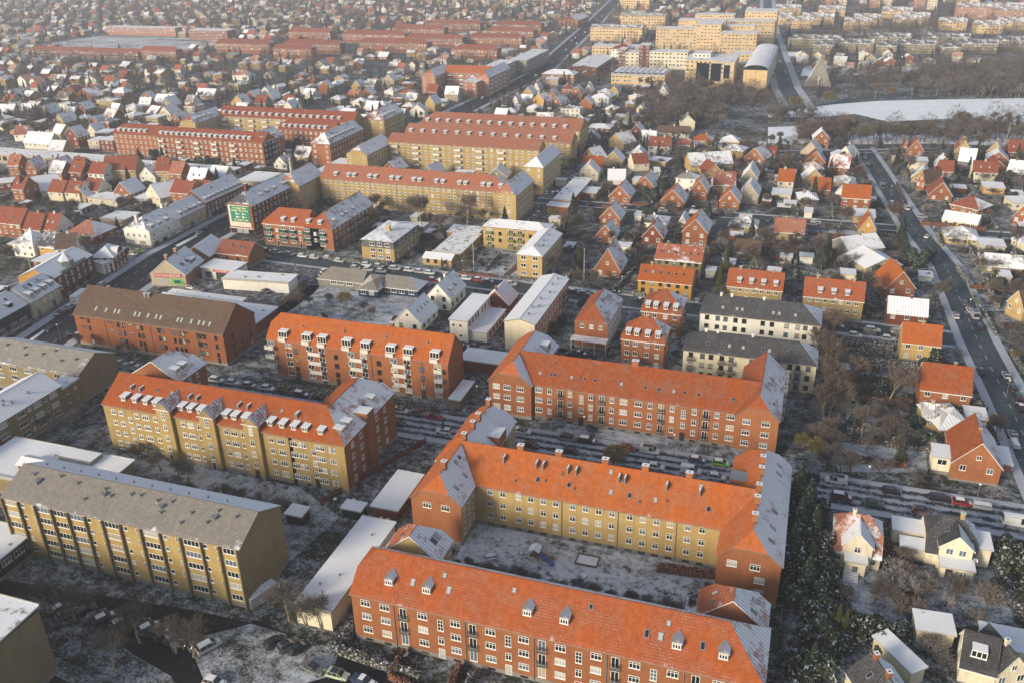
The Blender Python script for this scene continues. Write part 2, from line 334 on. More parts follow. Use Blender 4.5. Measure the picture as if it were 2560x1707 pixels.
def dormer_parts(w, h, slope, style, mat_):
    """box dormer: front at y=0, base z=0 on the slope; runs back until its top meets the slope"""
    def f():
        b = MB(); bk = h / slope
        for x in (-w / 2, w / 2): b.poly([(x, 0, -.1), (x, 0, h), (x, bk, h)] if x > 0 else [(x, 0, h), (x, 0, -.1), (x, bk, h)])
        b.poly([(-w / 2, 0, -.1), (w / 2, 0, -.1), (w / 2, 0, h), (-w / 2, 0, h)])
        t = MB()
        if style == 'gab':
            r = w * .38; gb = (h + r) / slope
            b.poly([(-w / 2, 0, h), (w / 2, 0, h), (0, 0, h + r)])
            for sx in (-1, 1):
                pts = [(sx * (w / 2 + .12), -.15, h - .08), (0, -.15, h + r), (0, gb, h + r), (sx * (w / 2 + .12), bk, h - .08)]
                t.slab(pts if sx > 0 else pts[::-1], .06, 0 if sx < 0 else 1)
        else:
            t.slab([(-w / 2 - .12, -.18, h - .02), (w / 2 + .12, -.18, h - .02), (w / 2 + .12, bk + .1, h + .12), (-w / 2 - .12, bk + .1, h + .12)], .1, 1)
        return b.mesh('dormer', [mat_]), t.mesh('dormer roof', [M_ZINC, M_SNOW if style != 'zn' else M_ZINC])
    return proto(('dor', round(w, 2), round(h, 2), round(slope, 2), style, mat_.name), f)
def chim_mesh(w, d, h, mat_):
    def f():
        b = MB(); b.box(-w / 2, -d / 2, -1.6, w / 2, d / 2, h - .25, 0); b.box(-w / 2 - .08, -d / 2 - .08, h - .25, w / 2 + .08, d / 2 + .08, h, 0, 1); b.box(-.16, -.16, h + .002, .16, .16, h + .02, 2)
        return b.mesh('chimney', [mat_, M_SNOW, M_RAIL])
    return proto(('chim', w, d, h, mat_.name), f)
def sky_mesh(w, h):
    def f():
        b = MB(); b.box(-w / 2, -h / 2, 0, w / 2, h / 2, .09, 0); g = MB(); g.box(-w / 2 + .12, -h / 2 + .12, .09, w / 2 - .12, h / 2 - .12, .11, 0)
        return b.mesh('skylight', [M_ZINC]), g.mesh('skylight glass', [M_GLASS])
    return proto(('sky', w, h), f)
# ------------------------------------------------------------------ one volume of a building, as parts of a root thing
class Vol:
    """footprint: from a to b along its front eave (outside is on the right-hand side of a->b), depth dep, walls to z, ridge at zr"""
    def __init__(s, root, a, b, dep, z, zr, wall, roof, hl=None, hr=None, ov=.35, flat_=False, snow=None, wallR=None, wallL=None, plinth=.9, z0=0., rf=.5, mans=None, fascia=None, ext=(0, 0)):
        dx, dy = b[0] - a[0], b[1] - a[1]; s.L = L = math.hypot(dx, dy); s.az = math.atan2(dy, dx); s.a = a; s.D = D = dep; s.z = z; s.zr = zr
        s.M = TR(a[0], a[1], 0, s.az); s.root = root; s.wall = wallm(wall); s.rf = rf
        c, sn = math.cos(s.az), math.sin(s.az)
        FOOT.append((a[0] + c * L / 2 - sn * D / 2, a[1] + sn * L / 2 + c * D / 2, c, sn, L / 2 + .5, D / 2 + .5))
        hf = D * rf; s.k = (zr - z) / hf if zr > z and not flat_ else 0; s.k2 = (zr - z) / (D - hf) if s.k else 0
        w = MB(); mats = [s.wall, M_PLINTH, wallm(wallR or wall), wallm(wallL or wall)]
        zw = z - .05
        def wallq(x0, y0, x1, y1, mi, gable=None):
            ln = math.hypot(x1 - x0, y1 - y0)
            if plinth and z0 == 0: w.poly([(x0, y0, 0), (x1, y1, 0), (x1, y1, plinth), (x0, y0, plinth)], 1); zb = plinth
            else: zb = z0
            if gable is None or s.k == 0: w.poly([(x0, y0, zb), (x1, y1, zb), (x1, y1, zw), (x0, y0, zw)], mi, [(0, zb), (ln, zb), (ln, zw), (0, zw)])
            else:
                t = gable; zt = z + (zr - z) * t - .06; fr = hf if x0 == L else D - hf
                if t >= 1: top = [(fr, zr - .06)]
                else: top = [(ln - (ln - fr) * t, zt), (fr * t, zt)]
                pts = [(0, zb), (ln, zb), (ln, zw)] + top + [(0, zw)]
                w.poly([(x0 + (x1 - x0) * p[0] / ln, y0 + (y1 - y0) * p[0] / ln, p[1]) for p in pts], mi, pts)
        wallq(0, 0, L, 0, 0); wallq(L, 0, L, D, 2, 1 if hr is None else hr); wallq(L, D, 0, D, 0); wallq(0, D, 0, 0, 3, 1 if hl is None else hl)
        s.wallo = put('wall', w.mesh('wall', mats), s.M, root)
        # roof
        r = MB()
        sun2 = Vector((-.55, -.83))
        ca, sa = math.cos(s.az), math.sin(s.az)
        def sunny(nx, ny): return (nx * ca - ny * sa) * sun2.x + (nx * sa + ny * ca) * sun2.y > .1
        if flat_:
            g = .3; pts = [(-g, -g), (L + g, -g), (L + g, D + g), (-g, D + g)]
            rs = zr - z
            r.slab([(-g, -g, z + .25), (L + g, -g, z + .25), (L + g, D + g, z + .25 + rs), (-g, D + g, z + .25 + rs)], .35, 0, 1)
            s.roofo = put('roof', r.mesh('roof', [snow if isinstance(snow, bpy.types.Material) else M_ROOFL, fascia or M_CONC]), s.M, root); s.k = rs / D * .001; s.k2 = s.k
            if L * D > 110 and a[1] < 460 and z0 == 0:
                rv = random.Random(int(L * 100)); s.vents('F', [(rv.uniform(1, L - 1), rv.uniform(1, D - 1)) for _ in range(int(L * D / 55))], rv.choice([.14, .2, .3]), .55)
                b = MB(); [b.box(*q, z + .2, *q2, z + .42 + rs) for q, q2 in (((-.3, -.3), (L + .3, -.12)), ((-.3, D + .12), (L + .3, D + .3)))]; put('parapet', b.mesh('parapet', [M_CONC]), s.M, root)
            return
        g = .22; k, k2 = s.k, s.k2; zl, zb_ = z - k * ov, z - k2 * ov
        mt = roofm(roof, snow)
        def uvs(pts, o, ud, vd):
            return [((p[0] - o[0]) * ud[0] + (p[1] - o[1]) * ud[1], math.hypot((p[0] - o[0]) * vd[0] + (p[1] - o[1]) * vd[1], p[2] - o[2])) for p in pts]
        xl = -g - ext[0] if hl is None else (1 - hl) * hf * .92; xr = L + g + ext[1] if hr is None else L - (1 - hr) * hf * .92
        def side(x, h, y_e, y_r, zlow):      # verge points from eave to ridge at one end
            sg = -1 if x == 0 else 1
            if h is None or h > 0:
                q = [(x + sg * (g + ext[x != 0]), y_e, zlow)]
                if h: q.append((x + sg * g, y_r * h if y_e < 0 else D - (D - y_r) * h, z + h * (zr - z)))
                return q
            return [(x + sg * ov, y_e, zlow)]
        Rl, Rr = (xl, hf, zr), (xr, hf, zr)
        fp = side(0, hl, -ov, hf, zl)[::1]; fr_ = side(L, hr, -ov, hf, zl)
        pts = [fp[0]] + fr_ + [Rr, Rl] + fp[:0:-1]
        r.slab(pts, .2, 0 if sunny(0, -1) else 1, 2, uvs(pts, (0, -ov, zl), (1, 0), (0, 1)))
        bp = side(0, hl, D + ov, hf, zb_); br = side(L, hr, D + ov, hf, zb_)
        pts = [br[0]] + bp + [Rl, Rr] + br[:0:-1]
        r.slab(pts, .2, 0 if sunny(0, 1) else 1, 2, uvs(pts, (L, D + ov, zb_), (-1, 0), (0, -1)))
        if hr is not None:
            pts = [fr_[-1], br[-1], Rr]; r.slab(pts, .2, 0 if sunny(1, 0) else 1, 2, uvs(pts, (L, 0, fr_[-1][2]), (0, 1), (1, 0)))
        if hl is not None:
            pts = [bp[-1], fp[-1], Rl]; r.slab(pts, .2, 0 if sunny(-1, 0) else 1, 2, uvs(pts, (0, D, bp[-1][2]), (0, -1), (1, 0)))
        rx0, rx1 = min(xl, xr), max(xl, xr)
        r.box(rx0, hf - .13, zr - .05, rx1, hf + .13, zr + .07, 3)
        s.roofo = put('roof', r.mesh('roof', [mt[0], mt[1], (M_WHITE if L < 19 and D < 15 else M_EAVE) if fascia is None else fascia, mt[0]]), s.M, root)
    def fac(s, f):
        return s.M @ {'F': TR(0, 0, 0, 0), 'R': TR(s.L, 0, 0, math.pi / 2), 'L': TR(0, s.D, 0, -math.pi / 2), 'B': TR(s.L, s.D, 0, math.pi)}[f]
    def flen(s, f): return s.L if f in 'FB' else s.D
    def wins(s, f, cols, rows, k, skip=()):
        """cols: list of metres along the facade, or (first, last, count); rows: sill-to-head centre heights"""
        if isinstance(cols, tuple) and len(cols) == 3 and isinstance(cols[2], int):
            n = cols[2]; a, b = cols[0], cols[1]; b = s.flen(f) + b if b <= 0 else b
            cols = [a + (b - a) * i / max(1, n - 1) for i in range(n)]
        A = s.fac(f)
        for i, x in enumerate(cols):
            for z in rows:
                if i in skip: continue
                win(s.root, A @ TR(x, -.002, z), k)
        return s
    def px(s, z, pts):     # sighted columns -> metres along the front facade
        out = []
        for p in pts:
            q = P(*p, z) if len(p) == 3 else p; v = s.M.inverted() @ Vector((q[0], q[1], 0)); out.append(v.x)
        return out
    def balc(s, f, cols, rows, w=3., d=1.1, kind='solid'):
        A = s.fac(f)
        for x in cols:
            for z in rows: put('balcony', balcony_mesh(w, d, kind), A @ TR(x, 0, z), s.root)
        return s
    def slopeM(s, f, x, d):       # matrix on the roof slope of front/back at distance d in from the wall
        A = s.fac(f); k = s.k if f == 'F' else s.k2
        return A @ TR(x, d, s.z + k * d), k
    def dormers(s, f, xs, d=1.6, w=1.6, h=1.35, style='flat', k='m3', mat_=None):
        mat_ = mat_ or M_ZINC
        for x in xs:
            A, kk = s.slopeM(f, x, d); dm, tp = dormer_parts(w, h, kk, style, mat_)
            o = put('dormer', dm, A, s.root); put('dormer_roof', tp, A, o)
            q = wmesh(k, False)[0]; put('dormer_window', q, A @ TR(0, -.01, h * .52), o)
        return s
    def skyl(s, f, xs, d=2.5, w=.8, h=1.2, cur=None):
        for x in xs:
            A, kk = s.slopeM(f, x, d); B = A @ Matrix.Rotation(math.atan(kk), 4, 'X'); a, b = sky_mesh(w, h)
            o = put('skylight', a, B, s.root); q = put('pane', b, B, o)
            if RND() < .4: q.material_slots[0].link = 'OBJECT'; q.material_slots[0].material = M_CURT
        return s
    def chims(s, xs, w=.9, d=.9, h=1.2, wall=None, off=0.):
        for x in xs: put('chimney', chim_mesh(w, d, h, wallm(wall) if wall else s.wall), s.M @ TR(x, s.D * s.rf + off, s.zr - abs(off) * s.k), s.root)
        return s
    def vents(s, f, pts, r=.14, h=.7, name='roof_vent', mat_=None):
        for x, d in pts:
            A, kk = s.slopeM(f, x, d); me = proto(('vent', r, h), lambda: (lambda b: (b.tube((0, 0, -.3), (0, 0, h), r, r, 6, 0, True), b.tube((0, 0, h), (0, 0, h + .12), r * 1.5, r * 1.5, 6, 0, True), b.mesh('vent', [M_ZINC]))[-1])(MB()))
            put(name, me, A, s.root)
        return s
    def pipes(s, f, xs, mat_=None):
        A = s.fac(f)
        for x in xs:
            me = proto(('pipe', round(s.z, 1)), lambda: (lambda b: (b.tube((0, -.1, .1), (0, -.1, s.z - .1), .07, .07, 5), b.mesh('downpipe', [M_ZINC]))[-1])(MB())); put('downpipe', me, A @ TR(x, 0, 0), s.root)
        return s
    def boxpart(s, name, x0, y0, z0, x1, y1, z1, mat_, top=None, parent=None):
        b = MB(); b.box(x0, y0, z0, x1, y1, z1, 0, 1 if top else None); return put(name, b.mesh(name, [mat_] + ([top] if top else [])), s.M, parent or s.root)
def bld(name, label, cat, x, y, lm=None, group=None, look=None):
    if lm: LM.append((lm, x, y))
    return thing(name, label, cat, x, y, 0, group, look)
def stepgrid(z, n, f0=None, st=2.8): return [(f0 if f0 else 2.2) + st * i for i in range(n)]
# ================================================================== the large buildings (metres; x along the streets, y away from the camera)
R3, R4 = [8.3, 5.5, 2.7], [10.6, 7.8, 5.0, 2.2]
# --- F: long red terrace nearest the camera
r = bld('apartment_block', 'long red brick apartment block with orange tiled roof and gabled zinc dormers, nearest the camera', 'apartment building', -64.5, 101, 'the nearest red block')
LM[-1] = (LM[-1][0], -32, 107)
v = Vol(r, (-64.5, 101), (3, 101), 12.4, 10.2, 15.2, 'redp', 'orr', .55, 0., snow=.27)
t1, t2, t3, t4 = [], [], [], []
c3 = v.px(8.4, [(31, 1025, 805), (31, 1200, 845), (31, 1545, 925), (31, 1842, 1000), (31, 2163, 1075), (32, 115, 1150), (32, 452, 1225), (32, 780, 1300), (32, 1132, 1380), (32, 1480, 1460), (32, 1900, 1550)])
fd = v.px(8.0, [(31, 1370, 900), (31, 2003, 1050), (32, 285, 1200), (32, 957, 1350), (32, 1690, 1520)])
st = v.px(8.0, [(31, 1697, 1000), (31, 2318, 1145), (32, 615, 1300), (32, 1302, 1460)])
v.wins('F', c3, [8.5, 5.6, 2.7], 'c3').wins('F', c3, [.45], 'bs').wins('F', fd, [8.1, 5.2, 2.4], 'fd').wins('F', st, [7.4], 'st').wins('F', st, [4.1], 's2').wins('F', st, [1.2], 'dr')
v.balc('F', fd, [6.95, 4.05], 1.6, .5, 'iron').pipes('F', [x + 1.7 for x in c3[1::2]])
v.dormers('F', v.px(11.5, [(31, 1205, 700), (31, 1548, 780), (32, 125, 990), (32, 465, 1065), (32, 1500, 1300), (32, 1930, 1400)]), 1.9, 1.6, 1.25, 'gab')
v.skyl('F', v.px(12, [(31, 1410, 715), (31, 1755, 765), (32, 1222, 1190), (32, 1350, 1215), (32, 1735, 1320)]), 2.9, .8, 1.3).skyl('F', v.px(13.6, [(31, 1750, 565), (32, 35, 700), (32, 735, 850), (32, 1445, 1005)]), 4.6, .7, .9)
w = Vol(r, (-53.8, 113.4), (-53.8, 119.8), 10.5, 9.6, 14, 'yelp', 'org', None, .35, snow=.5); w.skyl('F', [3, 4.5], 2, 1.2, 1.5).skyl('B', [2, 4], 2.5, .6, 1.2).vents('F', [(1.2, 4), (1.6, 3)])
w.wins('F', [2.5, 5], [8, 5.2, 2.4], 'n2')
w = Vol(r, (2.6, 113.4), (2.6, 119.8), 11, 9.6, 14.2, 'redp', 'orr', None, .35, snow=.45); w.skyl('F', [1.5, 4], 2.2, .8, 1.4).skyl('B', [2.5, 4.8], 2.4, .7, 1.2)
w = Vol(r, (3, 101), (3, 113.4), 3., 9.4, 9.9, 'redp', 'orr', plinth=.9)
w = None
# --- M: courtyard block, yellow with orange roofs
r = bld('apartment_block', 'courtyard apartment block with yellow brick front, orange roofs and brown hipped end wings', 'apartment building', -20, 145, 'the yellow courtyard block')
v = Vol(r, (-55.9, 137.5), (-7.2, 137.5), 14.2, 9.7, 14.6, 'yelp', 'org', snow=.27, ext=(5.2, 5.6))
cx = v.px(8.3, [(21, 2150, 1375), (21, 2265, 1400), (22, 62, 1420), (22, 175, 1440), (22, 290, 1462), (22, 405, 1482), (22, 560, 1510), (22, 678, 1530), (22, 800, 1550), (32, 918, 15), (32, 1083, 40), (32, 1205, 60), (32, 1328, 85), (32, 1455, 105), (32, 1617, 135), (32, 1747, 160)])
v.wins('F', cx, [8.4, 5.6, 2.8], 'n2').wins('F', cx[::1], [.5], 'bs').pipes('F', [cx[5] + 1.2, cx[9] + 1.2, cx[13] + 1.2])
v.skyl('F', [12.5, 18.9, 27.3, 31, 36, 46], 2.6, .8, 1.1).skyl('F', [26.5, 44], 6, .8, 1.1).chims([7.4, 15.5, 25, 33, 41.5], 1.3, 1.0, 1.5, 'redp', .4)
v.vents('F', [(8, 1.5), (14, 2.4), (20, 1.9), (33, 1.6), (38, 2.5), (17, 4), (29, 4.6)], .12, .4)
for x in (4.5, 11.4, 12.8, 17.9, 19.6, 28.2, 29.4, 37.5, 43.8): v.boxpart('flue', x, 4.3, 12.6, x + .32, 5.8, 14.1, M_ZINC, M_SNOW)
w = Vol(r, (-55.9, 129.8), (-55.9, 163.5), 10.6, 9.7, 14.3, 'yelp', 'org', .45, .45, wallL='redp', snow=.27); w.chims([5, 16, 21, 24.5, 31], 1., 1., 1.6, 'redp').wins('L', [3.4, 7.3], [8.4], 'c3').wins('F', [1.5, 4.2, 6.5], R3, 'n2').wins('F', [30, 32], R3, 'n2')
w.boxpart('wing_dormer', 22, -.3, 7, 26.5, 3.5, 12, wallm('redp'), M_SNOW).hide_render = False; w.skyl('F', [3, 7.5, 19], 2, .8, 1.3).skyl('F', [8.7, 10.5], 4.3, .9, .9)
w = Vol(r, (-66.9, 144), (-66.9 + 5, 144), 7, 9.7, 13.5, 'redp', 'org', 0., None, snow=.2)
w = Vol(r, (4.1, 129.8), (4.1, 162.5), 11, 9.7, 14.3, 'redp', 'org', .45, .45, snow=.3); w.chims([5.5, 11, 15, 21, 25], 1., 1., 1.6).wins('L', [2.6, 6.6], [8.3], 'c3').wins('L', [7.6], [5.6, 2.8], 'c3').skyl('F', [4, 8, 13, 26, 29], 2.2, .8, 1.4)
w.boxpart('wing_dormer', 20.5, 7.6, 8.6, 24, 11.3, 12.2, wallm('redp'), M_ZINC)
# --- N: long red courtyard block behind the street
r = bld('apartment_block', 'long red brick block with orange roof facing the snowy street of parked cars', 'apartment building', -30, 190, 'the long red street block')
v = Vol(r, (-57.4, 181.3), (-8.8, 181.3), 14.2, 9.7, 14.6, 'redp', 'orr', snow=.25, ext=(5.2, 4.6))
cc = v.px(8.2, [(22, 250, 435), (22, 350, 447), (22, 538, 473), (22, 728, 500), (22, 922, 527), (22, 1030, 540), (22, 1165, 560), (22, 1272, 577), (22, 1475, 606), (22, 1677, 634), (22, 1885, 664), (22, 2010, 682)])
ff = v.px(8.2, [(22, 446, 463), (22, 826, 520), (22, 1372, 595), (22, 1782, 655)]); ss = v.px(7.4, [(22, 633, 530), (22, 1573, 660)])
v.wins('F', [cc[0], cc[5], cc[6], cc[11]], R3, 'c3').wins('F', cc[1:5] + cc[7:11], R3, 's2').wins('F', cc, [.45], 'bs').wins('F', ff, [8, 5.2, 2.4], 'fd').wins('F', ss, [7.3], 'st').wins('F', ss, [4.3], 's2').wins('F', ss, [1.2], 'dd')
v.balc('F', ff, [6.9, 4.1, 1.3], 1.5, .45, 'iron').pipes('F', [6.8, 15.5, 32, 40.5])
v.skyl('F', v.px(11.4, [(22, 245, 310), (22, 350, 318), (22, 378, 335), (22, 535, 350), (22, 655, 365), (22, 750, 378), (22, 995, 412), (22, 1217, 442), (22, 1345, 465), (22, 1478, 478), (22, 1577, 490), (22, 1708, 508), (22, 2025, 562)]), 2.6, .7, .9).chims([23.8], 1.6, 1.2, 1.5, None, .3)
v.vents('F', [(4, 5), (14, 5.5), (22, 6), (33, 4), (41, 5), (11, 2.5), (30, 2)], .1, .5)
w = Vol(r, (-57.4, 180.3), (-57.4, 204), 11, 9.7, 14.3, 'redp', 'org', .5, .5, snow=.3); w.wins('L', [2, 4.8, 8.2], R3, 'c3').boxpart('wing_dormer', 17, .8, 9, 20, 4, 12.4, M_ZINC, M_SNOW)
w = Vol(r, (.8, 180.3), (.8, 205.5), 9.6, 9.7, 14.3, 'redp', 'orr', .45, None, snow=.25); w.wins('L', [2.6, 6.8], R3, 'c3').balc('F', [16, 21, 24], [1.5, 4, 6.5, 9], 2.2, 1.1)
# --- Y: tall yellow block with stair towers
r = bld('apartment_block', 'tall yellow brick apartment block with orange roof, stair towers and a red side wing', 'apartment building', -118, 146, 'the tall yellow block with stair towers')
v = Vol(r, (-148.9, 139), (-98.7, 139), 14.4, 12.5, 17, 'yel', 'orr', snow=.16, ext=(0, 5.8))
a1 = v.px(10.8, [(20, 1050, 628), (20, 1122, 638), (20, 1268, 662), (20, 1690, 738), (20, 1913, 780), (20, 2085, 808), (20, 2322, 850), (21, 148, 882), (21, 445, 933), (21, 613, 965), (21, 700, 978)])
a2 = v.px(10.8, [(20, 1348, 676), (20, 1450, 695), (20, 1760, 750), (20, 1850, 768), (20, 2160, 820), (20, 2252, 838), (21, 238, 898), (21, 352, 918)])
a3 = v.px(9.4, [(20, 1210, 700), (21, 538, 1003)])
v.wins('F', a1, R4, 'n2').wins('F', a2, R4, 'c3').wins('F', a3, [9.2, 6.4, 3.6], 's2').wins('F', a1[::2], [.4], 'bs').wins('F', [a3[1]], [1.2], 'dd')
v.dormers('F', v.px(13.6, [(20, 1135, 525), (20, 1243, 540), (20, 1345, 555), (20, 1433, 570), (20, 1675, 605), (20, 1752, 625), (20, 1840, 640), (20, 2073, 680), (20, 2155, 695), (20, 2250, 712), (21, 135, 750), (21, 243, 770), (21, 350, 790), (21, 456, 805), (21, 598, 830)]), 1.2, 1.5, 1.25, 'flat', 'm2')
for x in [5.5, 8, 21.5, 23.6, 34.6, 37, 49.2, 51.5]: v.boxpart('flue', min(x, 49.5), 3.6, 14.1, min(x, 49.5) + .35, 5.7, 15.8, M_ZINC, M_SNOW)
v.skyl('F', [12.5, 16.5, 41, 45.5], 4.6, .6, .8)
for x in [17.6, 29.2, 40.6]:
    t = Vol(r, (-148.9 + x - 1.9, 138.2), (-148.9 + x + 1.9, 138.2), 1., 14.2, 14.21, 'yel', 'red'); t.roofo.hide_render = False
    t.wins('F', [1.9], [12.6], 'st').wins('F', [1.9], [9.4, 6.6, 3.8], 's2').wins('F', [1.9], [1.2], 'dd')
    b = MB(); mt = roofm('red', .75)
    b.poly([(x - 2, -1, 14.1), (x + 2, -1, 14.1), (x, -1, 16)], 2)
    b.slab([(x - 2.2, -1.2, 14.0), (x, -1.2, 16.1), (x, 5.6, 16.1), (x - 2.2, 3.4, 14.)][::-1], .12, 0, None, [(0, 2), (4, 2), (5, 0), (0, 0)]); b.slab([(x + 2.2, -1.2, 14.0), (x, -1.2, 16.1), (x, 5.6, 16.1), (x + 2.2, 3.4, 14.)], .12, 1, None, [(0, 0), (0, 2), (6, 2), (5, 0)])
    put('tower_roof', b.mesh('tower roof', [mt[0], mt[1], wallm('yel')]), v.M, r)
w = Vol(r, (-86, 139), (-86, 163.5), 13.6, 12.5, 17, 'redp', 'orr', 0., .4, wallL='yel', snow=.16)
w.wins('F', [3.5, 7.4, 15.2, 19.2], R4, 'n2').wins('F', [11.5], [12.8], 'st').wins('F', [11.5], [9.2, 6.4, 3.6], 's2').wins('F', [3.5, 7.4, 15.2, 19.2], [.4], 'bs').wins('F', [11.5], [1.2], 'dd').wins('L', [3., 7.2, 10.8], R4, 'n2').dormers('F', [3, 6.3, 17.5], 1.5, 1.6, 1.3, 'flat', 'm3').skyl('F', [14.2], 2.4)
w.boxpart('stair_tower', 9.9, -.6, 0, 13.1, 3, 14.5, wallm('redp'), M_SNOW)
w = Vol(r, (-138.9, 153.4), (-138.9, 164), 14., 12.3, 16.8, 'redp', 'orr', None, .4, snow=.3); w.dormers('F', [2.5, 5.2], 1.5, 1.6, 1.3).wins('F', [4, 7], R4, 'n2')
# --- G: slab with grey roof
r = bld('apartment_block', 'long five storey yellow brick slab with weathered grey roof and bands of white windows', 'apartment building', -115, 108, 'the long grey-roofed slab')
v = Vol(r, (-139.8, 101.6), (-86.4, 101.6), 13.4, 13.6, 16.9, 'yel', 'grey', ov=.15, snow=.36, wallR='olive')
R5 = [12.6, 10, 7.4, 4.8, 2.2]
fins = v.px(13, [(30, 100, 60), (30, 245, 80), (30, 385, 40), (30, 560, 70), (30, 715, 90), (30, 885, 130), (30, 1070, 150), (30, 1245, 190), (30, 1450, 220), (30, 1620, 250), (30, 1815, 290), (30, 2025, 330), (30, 2205, 345)])
fins = [0.3, 3.9, 7.8, 11.6, 15.2, 19.4, 23.4, 27.2, 31.4, 35.3, 39.5, 44.2, 48.2, 53]
fins = [.2, 4.2, 8.2, 12.1, 16.0, 20.0, 24.0, 28.0, 32.6, 36.8, 41.2, 45.6, 49.4, 53.1]
for i, x in enumerate(fins): v.boxpart('pier', x - .12, -.55, 0, x + .12, 0, 13.4, wallm('olive'))
for i in range(13):
    m_ = (fins[i] + fins[i + 1]) / 2
    if i % 4 == 1 or i == 7 or i == 11: v.wins('F', [m_ - 1.2], [z for z in R5], 'k1').wins('F', [m_ + 1.3], R5[:4], 'k0')
    else: v.wins('F', [m_], R5, 'g4' if fins[i + 1] - fins[i] > 3.9 else 'g3')
for x, d in [(4, 5), (6, 3.5), (10, 5.6), (14.5, 5), (18, 2.5), (21, 5), (23, 4), (27, 5), (29, 5.2), (33, 4.9), (36, 5.2), (35, 3), (41, 4), (40, 2), (46, 5.3), (45, 3), (50, 4.9)]: v.vents('F', [(x, d)], .2, .45)
for x in (6, 21.5, 34.5, 46): v.vents('F', [(x, 4)], .4, .5)
v.vents('B', [(8 + i * 4.2, 4.5) for i in range(11)], .15, .35)
# --- lower-left corner block, only its top corner in view
r = bld('apartment_block', 'dark olive brick block with flat snowy roof cut off by the lower left edge', 'apartment building', -125, 68)
Vol(r, (-150, 58), (-108.6, 58), 21, 13.5, 14.2, 'olive', 'dark', flat_=True)
# --- B4 and B5, left
r = bld('apartment_block', 'yellow brick block with pale grey pitched roof beside the avenue, blank end wall', 'apartment building', -192, 161, 'the pale grey-roofed corner block')
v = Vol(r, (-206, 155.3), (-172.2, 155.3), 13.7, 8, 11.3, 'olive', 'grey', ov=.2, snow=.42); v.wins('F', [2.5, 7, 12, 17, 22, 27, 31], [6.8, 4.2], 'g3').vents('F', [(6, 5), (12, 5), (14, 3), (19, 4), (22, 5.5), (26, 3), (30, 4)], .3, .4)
r = bld('apartment_block', 'yellow brick block with single snow-covered pitched roof at the left picture edge', 'apartment building', -178, 140, 'the snow-roofed block at the left edge')
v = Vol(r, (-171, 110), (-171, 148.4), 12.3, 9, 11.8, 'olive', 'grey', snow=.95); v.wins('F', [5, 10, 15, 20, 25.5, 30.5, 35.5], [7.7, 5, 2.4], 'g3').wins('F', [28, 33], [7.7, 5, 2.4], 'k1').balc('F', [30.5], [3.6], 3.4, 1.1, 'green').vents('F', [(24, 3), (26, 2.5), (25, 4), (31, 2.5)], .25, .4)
r = bld('stair_block', 'flat-roofed olive brick stair block joining two yellow apartment blocks at left', 'building', -171.8, 152); v = Vol(r, (-177, 148.7), (-172.0, 148.7), 6.3, 7, 7.3, 'olive', 'dark', flat_=True); v.wins('R', [2, 4.6], [5.6, 3], 'k1')
# --- low snowy-roofed hall between the slabs
r = bld('low_hall', 'low flat-roofed hall with snowy roof and long raised skylight behind the grey-roofed slab', 'building', -150, 122, 'the low snowy hall')
v = Vol(r, (-168, 116.5), (-134.5, 116.5), 13.5, 4.6, 4.9, 'olive', 'dark', flat_=True, snow=M_SNOWP)
w = Vol(r, (-157, 120), (-143.5, 120), 3.4, 6.4, 7.1, 'redd', 'grey', z0=5., plinth=0, snow=.9)
v.boxpart('roof_enclosure', 17, 9, 5.1, 26, 12.6, 6.1, M_ZINC, M_SNOWP)
r = bld('low_annex', 'low annex with snowy flat roof and window band against the front of the grey-roofed slab', 'building', -143, 97); v = Vol(r, (-160, 90), (-136.2, 90), 13.4, 4.4, 4.8, 'black', 'dark', flat_=True, snow=M_SNOWP); v.wins('R', [3, 6, 9, 12], [3.2], 'g3')
# --- brown-roofed warehouse conversion
r = bld('apartment_block', 'red brick block with dark brown roof and pale roof windows in a row', 'apartment building', -172, 191, 'the brown-roofed block')
v = Vol(r, (-199.6, 184), (-148.1, 184), 15.4, 10, 16, 'red', 'brn', snow=.13)
for i, x in enumerate(v.px(8.5, [(10, 1050, 1440), (10, 1240, 1460), (10, 1430, 1490), (10, 1625, 1510), (10, 1820, 1540)])): v.wins('F', [x - .7, x + .7], [8.3, 5.8, 3.2], 'd1')
v.wins('F', [3, 13, 20, 30, 39, 45], [8.8, 6.2], 'dw').wins('F', [5, 17.5, 24, 35, 43, 49], [8.3, 5.8, 3.2, 1.5], 'd1').wins('R', [4, 8, 12.5], [7.5, 4.6, 2], 'd1').pipes('F', [11, 27, 43])
v.skyl('F', v.px(11, [(10, 850, 1300), (10, 945, 1312), (10, 1022, 1325), (10, 1058, 1330), (10, 1208, 1350), (10, 1247, 1357), (10, 1325, 1368), (10, 1400, 1378), (10, 1440, 1385), (10, 1600, 1405), (10, 1635, 1410), (10, 1720, 1425), (10, 1795, 1432), (10, 1838, 1438), (10, 1893, 1445)]), 1.9, .75, 1.5)
for o in [q for q in r.children if q.name.startswith('skylight')]:
    for c in o.children: c.material_slots[0].link = 'OBJECT'; c.material_slots[0].material = M_CURT
v.chims([6, 36], .7, .7, .8, 'grey', 1.5).chims([21.5, 22.8], .8, .8, 1.0, 'grey', -1.)
r = bld('supermarket', 'flat-roofed red brick supermarket with snowy roof behind the brown-roofed block', 'shop building', -165, 212, 'the flat-roofed supermarket')
v = Vol(r, (-193, 201), (-150.5, 201), 13.5, 4.6, 4.9, 'redd', 'dark', flat_=True, snow=M_SNOWP); w = Vol(r, (-192.5, 214.6), (-164.6, 214.6), 4, 4.3, 4.6, 'redd', 'dark', flat_=True, snow=M_SNOWP); v.boxpart('roof_unit', 30, 4, 5, 34, 6, 6, M_ZINC, M_SNOW)
